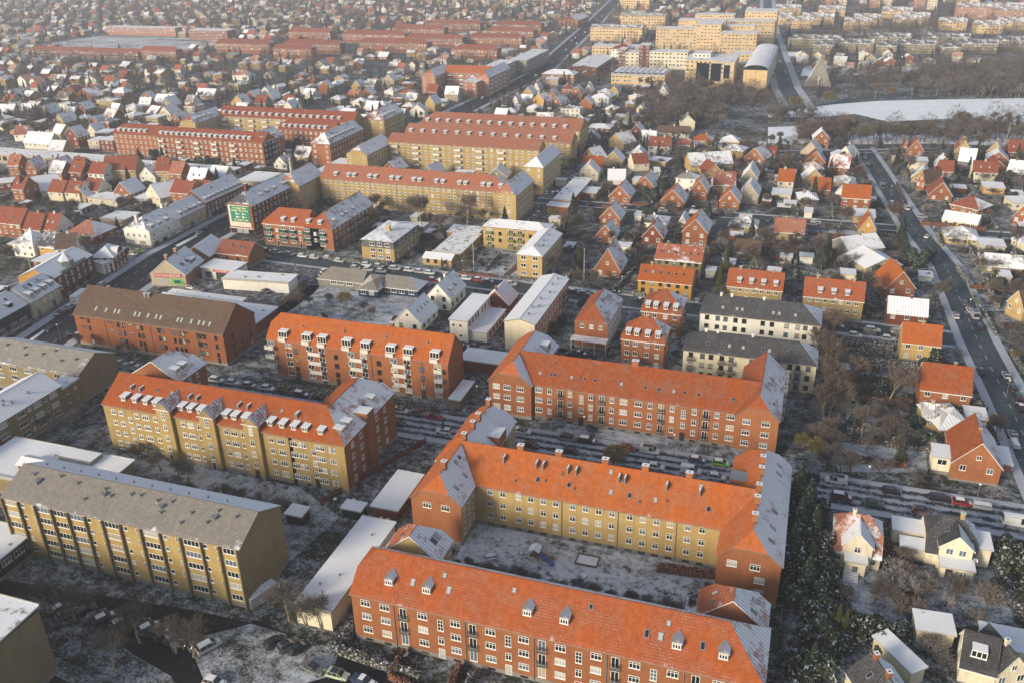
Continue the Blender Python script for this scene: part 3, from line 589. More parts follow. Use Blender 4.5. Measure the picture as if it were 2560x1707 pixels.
# --- red block with white balconies
r = bld('apartment_block', 'red brick apartment block with stacked white balconies and dormers under a plain orange roof', 'apartment building', -107, 188, 'the white-balcony block')
v = Vol(r, (-132.8, 182.6), (-80.2, 182.6), 10.4, 11.5, 16.9, 'redp', 'org', .6, None, snow=.17)
pb = v.px(8, [(21, 567, 120), (21, 947, 175), (21, 1335, 235)])
for x in pb: v.wins('F', [x - 1.8, x + 1.9], [10, 7.3, 4.6, 1.9], 'w2').balc('F', [x + .1], [8.7, 6., 3.3], 3.6, 1.2)
e = v.px(8, [(21, 1705, 270)]); v.wins('F', [e[0] - .4], [10, 7.3, 4.6, 1.9], 'w2').balc('F', [e[0]], [8.7, 6., 3.3], 2.2, 1.2)
v.wins('F', v.px(8, [(21, 290, 110)]), [10, 7.3, 4.6, 1.9], 'w2').balc('F', [.9], [8.7, 6, 3.3], 2.6, 1.2).wins('F', [1], [10, 7.3, 4.6, 1.9], 'w2')
sx = v.px(8, [(21, 395, 85), (21, 765, 135), (21, 1155, 190), (21, 1550, 245)]); v.wins('F', sx, [8.6, 6., 3.4], 'd2').wins('F', sx, [1.2], 'dd').wins('F', [x + 2 for x in pb] + [8, 46], [.45], 'bs')
for x in v.px(12.5, [(11, 290, 1480), (11, 515, 1500), (11, 655, 1520), (11, 885, 1545), (21, 1045, 10), (21, 1275, 40), (21, 1435, 60), (21, 1680, 90)]):
    v.dormers('F', [x], .5, 2.3, 1.7, 'flat', 'bd', M_ZINC).balc('F', [x], [11.2], 2.2, .5)
v.skyl('F', v.px(14.5, [(11, 400, 1465), (11, 780, 1515), (11, 890, 1420), (21, 1165, 5), (21, 1555, 50)]), 3.2, .6, .9).chims([35], 1.1, .9, 1.4, None, .3).pipes('F', [6, 16.8, 31, 45.5])
# --- white blocks with dark roofs, brick villas, yellow houses behind N
for nm, lb, x0, y0, x1, dp, lmk in [('W2', 'cream rendered block with black balconies and slate hipped roof, nearer of the pair', -25.2, 211.8, 8.2, 10.2, 'the near white slate-roofed block'), ('W1', 'white rendered block with slate hipped roof, farther of the pair', -24.2, 237, 8.7, 11.5, 'the far white slate-roofed block')]:
    r = bld('apartment_block', lb, 'apartment building', (x0 + x1) / 2, y0 + 5, lmk); v = Vol(r, (x0, y0), (x1, y0), dp, 9.3, 12.8, 'cream' if nm == 'W2' else 'white', 'slate', 0., 0., snow=.28)
    xs = [2, 5, 7.2, 10, 12.4, 17.5, 20, 24, 27, 29, 31.5]
    v.wins('F', xs, [7.9, 5.2, 2.5], 'd2').skyl('F', [6, 10, 11.5, 15, 20, 21.6, 26], 2, .8, 1.1).chims([5, 8, 17], .6, .6, .8, 'white')
    if nm == 'W2': v.balc('F', [2, 10, 12.6, 24, 29], [6.6, 3.9, 1.3], 1.9, .9, 'iron')
for lb, x0, y0, x1, dp, lmk in [('red brick mansard villa with zinc arched dormers, the nearer of two identical ones', -42.8, 216.6, -31, 10, 'the near mansard villa'), ('red brick mansard villa with zinc arched dormers, the farther of two identical ones', -41.2, 236.8, -29.6, 12, 'the far mansard villa')]:
    r = bld('villa', lb, 'house', x0 + 5, y0 + 5, lmk); v = Vol(r, (x0, y0), (x1, y0), dp, 8, 12.6, 'redp', 'orr', 0.12, 0.12, snow=.27); v.wins('F', [1.6, 3.9, 7.1, 9.9], [6.6, 3.7, 1.], 'c2').wins('R', [3, 6], [6.6, 3.7], 'c2').dormers('F', [1.7, 4, 7, 9.8], .7, 1.4, 1.5, 'flat', 'n2').chims([6], .8, .8, .7)
r = bld('villa', 'large white and red villa with orange hipped roof and a balcony terrace on posts', 'house', -53, 232, 'the white and red villa')
v = Vol(r, (-48.3, 223.3), (-48.3, 243), 9.5, 8.2, 12.6, 'white', 'orr', .05, .05, wallL='red', snow=.3); v.wins('L', [2.2, 4.9, 7.6], [7], 'n2').wins('F', [2 + 2.2 * i for i in range(8)], [6.8, 4.2, 1.6], 'n2').vents('F', [(5, 3), (9, 3.5), (13, 3)], .2, .7)
b = MB(); b.box(-.5, -3.2, 3.6, 10, 0, 3.85, 0); [b.box(x, -3.1, 0, x + .15, -2.95, 3.6, 1) for x in (-.3, 3, 6.5, 9.7)]; [b.box(-.5, -3.2, z, 10, -3.14, z + .06, 1) for z in (4.3, 4.8)]
put('terrace', b.mesh('terrace', [M_SNOW, M_WHITE]), TR(-57.8, 223.3), r)
for lb, x0, y0, x1, y1, z, zr, rc, wl, dm, lmk in [('yellow house with plain orange roof and six roof windows in a row', -47.7, 265.6, -30.5, 275, 6, 9.6, 'org', 'ochre', 0, 'the yellow six-skylight house'), ('yellow house with patchy snow on its orange roof and a tall spruce in front', -46, 286.3, -30.2, 297, 6, 9.8, 'orr', 'olive', 0, 'the house behind the spruce'),
   ('yellow apartment house with orange roof and four white dormers, left of its twin', -19.7, 267.4, -2.8, 277, 6.3, 10.4, 'orr', 'yel', 4, 'the left twin yellow house'), ('yellow apartment house with orange roof and three white dormers, right of its twin', 3.6, 263.6, 20.8, 273.5, 7, 11.2, 'orr', 'yel', 3, 'the right twin yellow house')]:
    r = bld('apartment_house', lb, 'apartment building', (x0 + x1) / 2, y0 + 4, lmk); v = Vol(r, (x0, y0), (x1, y0), y1 - y0, z, zr, wl, rc, snow=.33 if dm else (.18 if y0 < 270 else .5)); v.chims([3.5, (x1 - x0) - 3.2], .7, .7, .9)
    if dm: v.wins('F', (1.9, -1.9, 7), [z - 1.1, z - 3.8], 'n2').dormers('F', [3.6 + 3.7 * i for i in range(dm)] if dm == 4 else [4.6, 8.5, 12.4], .9, 1.4, 1.4, 'flat', 'm2')
    else: v.wins('F', (1.6, -1.6, 6), [z - 1., z - 3.5], 'd2').skyl('F', [1.8 + 2.5 * i for i in range(6)], 2.6, .8, 1.1)
# --- long pale block, flat snowy ridge
r = bld('apartment_block', 'long narrow block with low pure white snow roof and blank cream end wall', 'apartment building', -70, 235, 'the long white-roofed block')
v = Vol(r, (-67.6, 216.2), (-67.6, 252.5), 9, 9, 10.2, 'pinkw', 'grey', wallL='cream', snow=1.3, plinth=0); v.wins('F', [3 + 3 * i for i in range(11)], [7.5, 4.8, 2], 'n2').balc('F', [27, 31], [6, 3.3], 2.6, 1.2, 'iron').vents('F', [(4, 3), (9, 3.4), (11, 2), (16, 3), (22, 2), (28, 3), (33, 2.5)], .25, .5)
# --- cream blocks
r = bld('apartment_block', 'yellow brick block with hipped snow roof running away from the street beside a garden', 'apartment building', -85, 282, 'the yellow hip-roofed block')
v = Vol(r, (-81.6, 270), (-81.6, 295), 8.9, 9, 10.8, 'yelp', 'grey', 0., None, snow=1.2, wallR='olive'); v.wins('L', [2.3, 6.5], [7.8, 5, 2.2], 'w2').wins('F', [3 + 2.6 * i for i in range(8)], [7.8, 5, 2.2], 'n2').vents('F', [(6, 3), (8, 2), (12, 3), (18, 3)], .3, .3)
r = bld('apartment_block', 'yellow brick block with olive balconies and snowy roof behind the garden with paths', 'apartment building', -100, 300, 'the olive-balcony block')
v = Vol(r, (-112.3, 295.6), (-87.5, 295.6), 9, 9, 10.6, 'yelp', 'grey', .0, 0., snow=.8); v.wins('F', [2.5, 11, 14.5, 22], [7.6, 5, 2.4], 'w2').wins('F', [6.7, 18.5], [6.5, 3.9], 'd2').balc('F', [2.5, 11, 14.5], [6.4, 3.8, 1.2], 2.4, 1., 'olive')
r = bld('apartment_block', 'yellow brick block with grey mansard storey and flat snow roof beside the red L-shaped block', 'apartment building', -144, 284, 'the grey mansard block')
v = Vol(r, (-138, 272), (-138, 295), 13, 5.6, 5.61, 'yelp', 'grey', ov=.05); v.wins('L', [4.5, 7.5, 10.5], [4.4, 1.9], 'w2').wins('F', [3 + 3 * i for i in range(7)], [4.4, 1.9], 'c2')
b = MB(); L, D = 23, 13; lo = [(-.3, -.3, 5.5), (L + .3, -.3, 5.5), (L + .3, D + .3, 5.5), (-.3, D + .3, 5.5)]; hi = [(.5, .5, 8), (L - .5, .5, 8), (L - .5, D - .5, 8), (.5, D - .5, 8)]
for i in range(4): j = (i + 1) % 4; b.poly([lo[i], lo[j], hi[j], hi[i]])
tp = [(-.2, -.2, 8), (L + .2, -.2, 8), (L + .2, D + .2, 8), (-.2, D + .2, 8)]; a_, c_ = (5, 6.5, 9.2), (L - 5, 6.5, 9.2)
b.poly([tp[0], tp[1], c_, a_], 1); b.poly([tp[1], tp[2], c_], 1); b.poly([tp[2], tp[3], a_, c_], 1); b.poly([tp[3], tp[0], a_], 1); b.poly(tp[::-1], 0)
put('mansard', b.mesh('mansard', [plain('grey slate band', (.11, .11, .115)), M_ROOFL]), v.M, r)
for x in (5, 8, 12, 15, 19): put('dormer_window', wmesh('w2', False)[0], v.M @ TR(x, -.12, 6.7), r)
for x in (4.5, 7.5, 10.5): put('dormer_window', wmesh('w2', False)[0], v.fac('L') @ TR(x, -.12, 6.7), r)
put('chimney', chim_mesh(1.3, 1.3, 2.2, wallm('yelp')), v.M @ TR(9, 6, 9), r)
r = bld('low_office', 'low cream bungalow with folded snow roof and flagpole beside it', 'building', -122, 290, 'the low cream bungalow')
v = Vol(r, (-127.5, 273.5), (-116.4, 273.5), 6, 3, 4, 'yelp', 'grey', snow=1.3, plinth=.3); v.wins('F', [2, 5, 8.5], [1.8], 'd2'); w = Vol(r, (-126, 279.5), (-115.5, 279.5), 22, 2.9, 3.3, 'yelp', 'dark', flat_=True, plinth=.3); w = Vol(r, (-129.5, 301.5), (-117, 301.5), 8, 3.2, 3.5, 'yelp', 'dark', flat_=True, plinth=.3)
# --- red L with green balconies
r = bld('apartment_block', 'L-shaped red brick block with orange and snowy roof slopes and dark green balconies', 'apartment building', -180, 284, 'the green-balcony block')
v = Vol(r, (-195.6, 277.2), (-177, 277.2), 11, 9, 13.8, 'redp', 'orr', 0.1, None, snow=.3); cols = [2.3, 9.3, 13, 18.8, 25.4]
v2 = v
w = Vol(r, (-165.6, 277.2), (-165.6, 311), 11.4, 9, 13.8, 'redp', 'orr', 0., None, snow=.3)
u_ = Vol(r, (-177.2, 277.2), (-170, 277.2), 6, 9, 11.6, 'redp', 'orr', snow=.3)
for x in [2.3, 8.8, 12.8, 19.2, 25.6]:
    v.wins('F', [x], [7.6, 5, 2.4], 'w3').balc('F', [x], [6.2, 3.6], 3., 1.1, 'green')
v.wins('F', [6, 16, 22.5], [6.4, 3.9], 'n2').wins('F', [6, 16], [1.2], 'dr').dormers('F', [8.5, 12.9], .9, 1.6, 1.5, 'flat', 'm3'); u_.dormers('F', [1., 6.], .9, 1.6, 1.5, 'flat', 'm3')
w.dormers('F', [5, 11.5, 14.8, 20.5], 1.2, 1.5, 1.3, 'flat', 'm3').wins('F', [2.5 + 3.2 * i for i in range(10)], [7.6, 5, 2.4], 'n2').balc('F', [14, 20, 26], [6.2, 3.6], 2.6, 1, 'green').vents('F', [(12, 4.5), (18, 4.6), (24, 4.2), (26, 5)], .3, .6)
# --- kindergarten
r = bld('kindergarten', 'low kindergarten with grey metal hipped roofs, brown wing and dark blue wing', 'building', -135, 248, 'the blue kindergarten')
v = Vol(r, (-154, 245), (-137, 245), 7.5, 3, 6, 'grey', 'grey', 0., None, plinth=.2, snow=.1); v.wins('F', [6, 8.5, 12], [1.9], 'w3')
v = Vol(r, (-136, 240), (-129, 240), 12, 3, 5.8, 'blue', 'grey', 0., 0., plinth=.2, snow=.3); v.wins('F', [1.8, 4.8], [1.8], 'w2')
v = Vol(r, (-129.2, 244), (-116.5, 244), 8, 3, 5.6, 'blue', 'grey', None, 0., plinth=.2, snow=.3); v.wins('F', [2, 4.2, 7, 10.5], [1.8], 'w2')
# --- white gabled houses and white cube
for lb, a, bb, L, z, zr, wl, rc in [('white house with steep snowy ribbed roof and four roof windows, left of its neighbour', (-104.3, 219.5), (-104.3, 232.3), 8.9, 3.2, 7.6, 'white', 'grey'), ('white house with steep black roof, two chimneys and two small dormers', (-101.9, 237), (-101.9, 250), 8.3, 4.4, 9, 'white', 'slate')]:
    r = bld('house', lb, 'house', a[0] - 4, a[1] + 6, None); v = Vol(r, a, bb, L, z, zr, wl, rc, snow=.5, plinth=.2)
    v.wins('L', [L / 2], [z + 2.2], 'k1').wins('L', [2.2, L - 2.2], [z - .4, z - 3] if z > 4 else [1.9], 'd2').wins('F', [2, 5.5, 9.5], [1.8], 'd2')
    if rc == 'slate': v.chims([2, 6], .6, .6, 1.2, 'white').dormers('F', [3.5, 8], 1, 1.3, 1.2)
    else: v.skyl('F', [3.3, 6, 8.5, 10.5], 2.4, .7, 1.1)
LM.append(('the white gabled houses', -105, 232))
r = bld('villa', 'modern white cubic house with terraces and flat snow roof wrapped in plastic sheeting', 'house', -90, 226, 'the white cubic house')
v = Vol(r, (-94.2, 217.6), (-88.6, 217.6), 19.5, 6.6, 6.8, 'white', 'dark', flat_=True, plinth=0, snow=M_SNOWP); v.wins('F', [1.2, 3.4], [5, 1.8], 'k1').wins('R', [2, 4.5, 7, 9, 12.5, 15, 18], [5.2], 'd1')
w = Vol(r, (-88.6, 219), (-83.2, 219), 17, 3, 3.2, 'white', 'dark', flat_=True, plinth=0, snow=M_SNOWP); w.wins('R', [3, 6, 9, 12, 15], [1.5], 'd1'); v.wins('L', [4, 9], [4], 'd2')
r = bld('house', 'small dark red brick house with snowy roof right of the white cubic house', 'house', -88, 244); v = Vol(r, (-83.4, 239.5), (-83.4, 249), 8.6, 3.6, 7.8, 'redd', 'red', snow=.8); v.wins('L', [3, 5.8], [2], 'n2').chims([1], .6, .6, 1)
# --- blocks behind: yellow long, billboard block ...
r = bld('apartment_block', 'very long yellow brick block with faded red roof and bare birches in front', 'apartment building', -158, 335, 'the very long yellow block')
v = Vol(r, (-199.6, 329.2), (-115, 329.2), 13, 12.6, 17.4, 'yelp', 'pink', None, 0., snow=.26); v.wins('F', (2.5, -2, 33), [11.1, 8.5, 5.9, 3.3], 'n2').wins('F', (2.5, -2, 33), [.9], 'bs')
v.dormers('F', v.px(14.2, [(11, 650, 75), (11, 795, 70), (11, 850, 72), (11, 995, 82), (11, 1050, 85), (11, 1200, 97), (11, 1260, 100), (11, 1410, 108), (11, 1465, 112), (11, 1620, 123), (11, 1680, 128), (11, 1835, 138), (11, 1895, 140), (11, 2055, 152), (11, 2115, 155), (11, 2220, 163)]), 1.3, 1.8, 1.4, 'flat', 'm2').vents('F', [(24 + 10.5 * i + j * .8, 6.2) for i in range(6) for j in range(3)], .25, .5).pipes('F', [12, 24, 36, 48, 60, 72])
w = Vol(r, (-202, 315.5), (-202, 336), 11.5, 12.6, 17., 'yelp', 'pink', .3, None, snow=.6); w.wins('F', [3, 6, 9, 12], [11, 8.4, 5.8, 3.2], 'n2')
w = Vol(r, (-109, 325), (-109, 349), 9.5, 12.6, 16.8, 'yelp', 'pink', 0.2, None, snow=.5); w.wins('F', [2.5 + 2.6 * i for i in range(8)], [11, 8.4, 5.8, 3.2], 'n2').wins('L', [3, 6.5], [11, 8.4, 5.8, 3.2], 'n2').vents('F', [(6, 4), (10, 4), (15, 4)], .3, .6)
r = bld('apartment_block', 'tall red brick corner block with green and white advertising board on its end wall', 'apartment building', -211, 303, 'the billboard block')
v = Vol(r, (-206.3, 286.5), (-206.3, 320), 11.5, 12, 16.3, 'redd', 'slate', .12, None, snow=.5, wallL='red'); v.wins('F', [2.2 + 2.9 * i for i in range(11)], [10.8, 8.2, 5.6, 3], 'n2').balc('F', [5, 13.5, 22, 30], [9.6, 7, 4.4], 2.4, 1, 'iron').dormers('F', [10, 15, 20, 27], 1.2, 1.8, 1.4, 'flat', 'm3').chims([6.5], 1.6, 1.2, 2.6)
v.wins('L', [1.8, 4.6, 7.4, 10], [1.2], 'sh'); v.boxpart('billboard_frame', -.12, 1.2, 3., -.02, 10.8, 11.7, M_WHITE)
BILL = v
def text_obj(name, s, size, mw, mat_, parent, font_w=1., align='CENTER'):
    cu = bpy.data.curves.new(name, 'FONT'); cu.body = s; cu.size = size; cu.align_x = align; cu.align_y = 'CENTER'; cu.extrude = .015; cu.offset = .012 * size
    cu.materials.append(mat_); o = put(name, cu, mw @ Matrix.Rotation(math.pi / 2, 4, 'X'), parent)
    dg = bpy.context.evaluated_depsgraph_get(); me = bpy.data.meshes.new_from_object(o.evaluated_get(dg)); w_ = WM.pop(o.name)
    bpy.data.objects.remove(o); return put(name, me, w_, parent)
# billboard
A = BILL.fac('L'); gm = flat('sign green', (.02, .20, .11), .5); pk = flat('sign cream', (.75, .58, .46), .5); gold = flat('sign yellow lettering', (.85, .75, .45), .5)
b = MB(); b.box(1.4, -.2, 4.9, 10.4, -.121, 11.5, 0); b.box(1.4, -.2, 3.2, 10.4, -.121, 4.897, 1); bb = put('billboard', b.mesh('billboard', [gm, pk]), A, BILL.root)
for s_, z_, sz in (('Vi sælger flest', 10.7, 1.1), ('boliger i Brønshøj', 9.6, 1.05), ('Tlf. 38 89 14 44', 5.7, 1.05)): text_obj('lettering', s_, sz, A @ TR(5.9, -.22, z_), gold, bb)
text_obj('lettering', 'Estate', .9, A @ TR(5.9, -.22, 4.1), flat('sign grey lettering', (.45, .36, .36), .5), bb)
b = MB()
for x, z in ((3.9, 8.3), (6.7, 8.3), (3.9, 7.), (6.7, 7.)): b.box(x, -.24, z - .4, x + .75, -.201, z + .35); b.box(x + 1., -.23, z - .15, x + 1.9, -.201, z + .1)
put('emblems', b.mesh('emblems', [M_WHITE]), A, bb)
b = MB(); b.box(.3, -.6, 2.3, 11.2, -.02, 2.5); put('awning', b.mesh('awning', [M_WHITE]), A, BILL.root)
# --- corner shop row along the avenue
def row(lb, a, b_, dep, z, zr, wl, rc, lmk=None, snow=.9, **k):
    r = bld('shop_house', lb, 'shop building', (a[0] + b_[0]) / 2, (a[1] + b_[1]) / 2, lmk); return r, Vol(r, a, b_, dep, z, zr, wl, rc, snow=snow, **k)
r, v = row('white corner house with dark slate mansard roof and ground floor shops at the avenue junction', (-236.5, 262), (-236.5, 280), 12, 6.8, 10.8, 'white', 'slate', 'the white corner house', .7, hl=.2, hr=None)
v.wins('F', [2.5, 7, 11, 15.5], [4.5], 'n2').wins('F', [3, 8, 13], [1.4], 'sh').wins('L', [1.8, 4.6, 7.2, 9.8], [4.6], 'n2').wins('L', [3, 8], [1.4], 'sh').dormers('F', [3, 7.5, 12], .4, 1.8, 1.4, 'flat', 'm3').dormers('B', [3, 7, 11], .4, 1.8, 1.3).skyl('F', [4], 4).chims([1.5, 16.5], 1, 1, 1.5, 'white')
b = MB(); b.slab([(-.4, -1.6, 2.7), (18.2, -1.6, 2.7), (18.2, 0, 3.2), (-.4, 0, 3.2)], .12); put('canopy', b.mesh('canopy', [M_CONC]), v.M, r)
r, v = row('pale grey rendered row house with snowy roof and mansard windows beside the white corner house', (-236.6, 280.4), (-236.6, 297.2), 11, 6.8, 10.8, 'beige', 'red'); v.dormers('F', [2, 5.5, 8.5, 11.5, 15], .3, 1.7, 1.4, 'flat', 'm3').wins('F', [2.5, 6, 9, 12, 15], [4.6], 'n2').wins('F', [3, 7, 12], [1.5], 'sh').chims([.5], 1, 1, 1.2)
r, v = row('long dark red brick shop row with snowy roof and white windows along the avenue', (-236.8, 297.6), (-236.8, 326), 11.5, 7.8, 12.4, 'redd', 'red', 'the dark red shop row'); v.dormers('F', [2 + 3 * i for i in range(9)], .3, 1.6, 1.4, 'flat', 'm3').wins('F', [2 + 2.7 * i for i in range(10)], [5.6, 3.4], 'c2').wins('F', [2 + 3.4 * i for i in range(8)], [1.4], 'sh').skyl('F', [11, 22], 4)
r, v = row('snow-roofed dark red shop house with pointed cupola and glazed attic band by the avenue', (-231.3, 209.2), (-235.6, 231.3), 13, 8.2, 11, 'redd', 'slate', 'the cupola shop house', .95, wallL='ochre'); v.wins('F', [2.5, 6, 9.5, 13, 16.5, 20], [6.4, 3.9], 's2').wins('F', [3, 8, 13, 18], [1.5], 'sh').balc('F', [6, 16], [5.2, 2.7], 1.8, .8, 'iron')
b = MB(); b.box(3.5, -.5, 8.1, 18, .2, 8.9, 0); c_ = [(10.5 + 2.4 * math.cos(i * math.pi / 3), 2 + 2.4 * math.sin(i * math.pi / 3)) for i in range(6)]; b.prism(c_, 8.2, 10.6, 0)
for i in range(6): b.poly([(c_[i][0], c_[i][1], 10.6), (c_[(i + 1) % 6][0], c_[(i + 1) % 6][1], 10.6), (10.5, 2, 13.4)], 1)
put('cupola', b.mesh('cupola', [M_ZINC, M_SNOW]), v.M, r)
r, v = row('cream shop house with snowy ribbed roof and four long snow-topped dormers', (-226.4, 193.8), (-228.4, 207.8), 11, 6.6, 10.6, 'beige', 'slate', 'the cream shop house with dormers', .75); v.dormers('F', [2, 5.2, 8.6, 12], .6, 1.7, 1.8, 'flat', 'm3').skyl('F', [4, 6, 10], 4, 1.2, 1.6).wins('F', [2.5, 6, 9, 12], [4.6], 'n2').wins('F', [2.5, 10], [1.6], 'dd')
r, v = row('black painted shop house with smooth snowy roof next to the cream shop house', (-225.2, 172), (-227.2, 193.4), 11.5, 6.2, 10.4, 'black', 'slate', None, 1.2); v.dormers('F', [4, 9, 16], 1.2, 1.8, 1.3, 'flat', 'd2', M_DARKF).skyl('F', [6, 12, 17], 3.6).wins('F', [4, 8, 12, 16, 19], [4.6], 'd2').wins('F', [4, 9, 14, 18], [1.5], 'sw').chims([21], 1, 1.2, 1.2)
r, v = row('small red brick house with white curved dormer gable and black roof facing the avenue', (-231.4, 236.4), (-234.4, 246), 8, 6, 8.8, 'redd', 'dark', 'the small curved-gable house', .85, hl=0., hr=0.); v.wins('F', [2, 5, 8], [4.6, 1.7], 's2').wins('L', [3.5, 6], [4.5], 's2')
b = MB(); pts = [(5 - 2.4 * math.cos(i * math.pi / 8), 6.1 + 2.0 * math.sin(i * math.pi / 8)) for i in range(9)]
b.poly([(p[0], -.35, p[1]) for p in pts[::-1]], 0)
for i in range(8): b.poly([(pts[i][0], -.45, pts[i][1] + .05), (pts[i + 1][0], -.45, pts[i + 1][1] + .05), (pts[i + 1][0], 2.8, pts[i + 1][1] + .05), (pts[i][0], 2.8, pts[i][1] + .05)], 1)
put('curved_gable', b.mesh('curved gable', [wallm('redd'), M_SNOWP]), v.M, r)
r, v = row('white link building with snowy flat roof between the cupola house and the curved-gable house', (-232.6, 231.8), (-231.6, 236.2), 6, 4.5, 4.7, 'white', 'dark', flat_=True); v.wins('F', [1.2, 3.2], [3.2, 1.4], 'd1')
# --- bazaar
r = bld('grocery_shop', 'pinkish gabled shop with large red VATAN BAZAR sign on its end wall', 'shop building', -204, 238, 'the VATAN BAZAR shop')
v = Vol(r, (-197.6, 231.6), (-200.5, 246), 12.6, 4.6, 9.6, 'pinkw', 'slate', wallL='beige', snow=.42, plinth=0); v.skyl('F', [3.5, 4.6, 7.2], 2.6, .7, 1.5).dormers('F', [9.5], 1., 3.4, 1.7, 'flat', 'w3').chims([1.2, 8], .9, .9, 1.4)
A = v.fac('L'); rs = flat('sign red', (.42, .02, .02), .5); b = MB(); b.box(1.6, -.12, 3.3, 11.3, -.01, 4.6); sg = put('sign', b.mesh('sign', [rs]), A, r); text_obj('lettering', 'VATAN BAZAR', 1.35, A @ TR(6.4, -.14, 3.93), M_WHITE, sg)
b = MB(); b.box(2, -.06, .8, 6, -.01, 2.6, 0); b.box(7.5, -.06, .7, 11.5, -.01, 2.7, 1); b.box(8.3, -.09, 1.2, 10.6, -.061, 2.3, 2); put('shop_window', b.mesh('shop windows', [M_CURT, flat('sign bright green', (.1, .5, .05), .5), flat('sign navy', (.02, .06, .12), .5)]), A, r)
r2 = bld('warehouse', 'low white warehouse with flat snowy roof and small red VATAN BAZAR sign over its entrance', 'shop building', -188, 240, 'the low bazaar warehouse')
v = Vol(r2, (-197.5, 240), (-184, 240), 8, 4, 4.2, 'white', 'dark', flat_=True, snow=M_SNOWP, plinth=0); v.wins('F', [3], [1.7], 'sh')
b = MB(); b.box(5, -.1, 3.0, 12, -.01, 3.9); sg = put('sign', b.mesh('sign', [rs]), v.M, r2); text_obj('lettering', 'VATAN BAZAR', .75, v.M @ TR(8.5, -.12, 3.45), M_WHITE, sg); b = MB(); b.box(6, -.04, .1, 11, -.005, 2.9); put('shop_entrance', b.mesh('e', [M_DARKF]), v.M, r2)
w = Vol(r2, (-184, 233.4), (-184 + 24, 236), 7, 3.6, 3.8, 'white', 'dark', flat_=True, snow=M_SNOWP, plinth=0)
r = bld('workshop_building', 'L-shaped low brick workshop with orange and snowy roof slopes behind the bazaar', 'building', -197, 255, 'the L-shaped workshop')
v = Vol(r, (-200, 252.8), (-186.5, 252.8), 10, 5, 8.4, 'redp', 'red', snow=.35); v.wins('F', [2, 4.5, 9, 11], [3.2], 'd1').vents('F', [(5, 3), (9, 2.5), (10.5, 2.4)], .4, .4); w = Vol(r, (-200, 248.6), (-202, 262), 10.5, 5, 8.4, 'redp', 'red', snow=1.1)
# --- garages, sheds (snow roofs)
for nm, lb, x0, y0, x1, y1, h, wl in [('garage_row', 'long low garage with smooth white snow roof running towards the nearest red block', -76.2, 101.2, -69.2, 127.2, 4.2, 'cream'), ('garage', 'dark red garage with white snow roof beside the yellow tower block drive', -77.4, 133, -71.5, 146.2, 2.8, 'redd'),
   ('shed', 'small open shed with square white roof at the end of the drive', -83.3, 131, -79, 133.6, 2.4, 'black'), ('garage', 'dark red flat garage with snow roof right of the white-balcony block', -84.4, 200.5, -72.6, 207.4, 3.2, 'redd'), ('bike_shelter', 'slim bicycle shelter with white roof against the end of the white-balcony block', -79.3, 180.4, -76.4, 190.4, 2.4, 'olive'),
   ('shed', 'square snow-topped bin shed left of the long low garage', -93.5, 125.8, -89.8, 128.8, 2.4, 'black'), ('shed', 'small snow-covered shed between the long garage and the nearest red block', -68.8, 119.6, -64.8, 126, 2.6, 'black'),
   ('shed', 'white-roofed shed against the black fence, leftmost of the three behind the nearest red block', -47.8, 115, -44, 117.6, 2.3, 'white'), ('shed', 'white-roofed shed against the black fence, middle of the three behind the nearest red block', -34.2, 115, -30.5, 117.6, 2.3, 'white'), ('shed', 'white-roofed shed against the black fence, rightmost of the three behind the nearest red block', -19.5, 115, -16, 117.6, 2.3, 'white'),
   ('shed', 'snow-roofed shed at the right end of the snowy courtyard', -10.8, 120.5, -6, 124.5, 2.6, 'black'), ('long_hall', 'long low hall with smooth white roof right of the very long yellow block', -101, 351, -93, 387, 4, 'redp'), ('garage', 'flat-roofed orange brick garage in front of the long low white hall', -102, 345, -93, 350.8, 3, 'redp')]:
    r = bld(nm, lb, 'shed' if 'shed' in nm or 'shelter' in nm else 'garage', (x0 + x1) / 2, (y0 + y1) / 2); Vol(r, (x0, y0), (x1, y0), y1 - y0, h, h + .15, wl, 'dark', flat_=True, snow=M_SNOWP, plinth=0)
# --- far blocks: (label, landmark, list of volumes (x0,y0,x1,y1,z,zr,wall,roof,axis,hl,hr,snow), storeys)
def far(lb, lmk, vols, dorm=0, cat='apartment building', nm='apartment_block', balc=None):
    x = sum((q[0] + q[2]) / 2 for q in vols) / len(vols); y = sum((q[1] + q[3]) / 2 for q in vols) / len(vols)
    r = bld(nm, lb, cat, x, y, lmk)
    for q in vols:
        x0, y0, x1, y1, z, zr, wl, rc, ax, hl, hr, sn = q
        fl = zr - z < .6
        v = Vol(r, (x0, y0), (x1, y0), y1 - y0, z, zr, wl, rc, hl, hr, flat_=fl, snow=(M_ROOFL if sn is None else sn) if fl else sn) if ax == 'x' else Vol(r, (x1, y0), (x1, y1), x1 - x0, z, zr, wl, rc, hl, hr, flat_=fl, snow=(M_ROOFL if sn is None else sn) if fl else sn)
        rows = [z - 1.5 - 2.8 * i for i in range(int((z - .8) / 2.8))]
        n = max(2, int(v.L / 3)); v.wins('F', (1.6, -1.6, n), rows, 'n2' if y < 600 else 'w2')
        if v.D > 5: m = max(2, int(v.D / 4.5)); v.wins('R' if ax == 'x' else 'L', (2, -2, m), rows, 'n2')
        if dorm and not fl: v.dormers('F', [3 + dorm * i for i in range(int((v.L - 5) / dorm))], 1.2, 2, 1.4, 'flat', 'm3')
        if balc and v.L > 30: v.balc('F', [4 + balc * i for i in range(int((v.L - 6) / balc))], [q_ - 1.1 for q_ in rows], 3.2, 1.2)
    return r
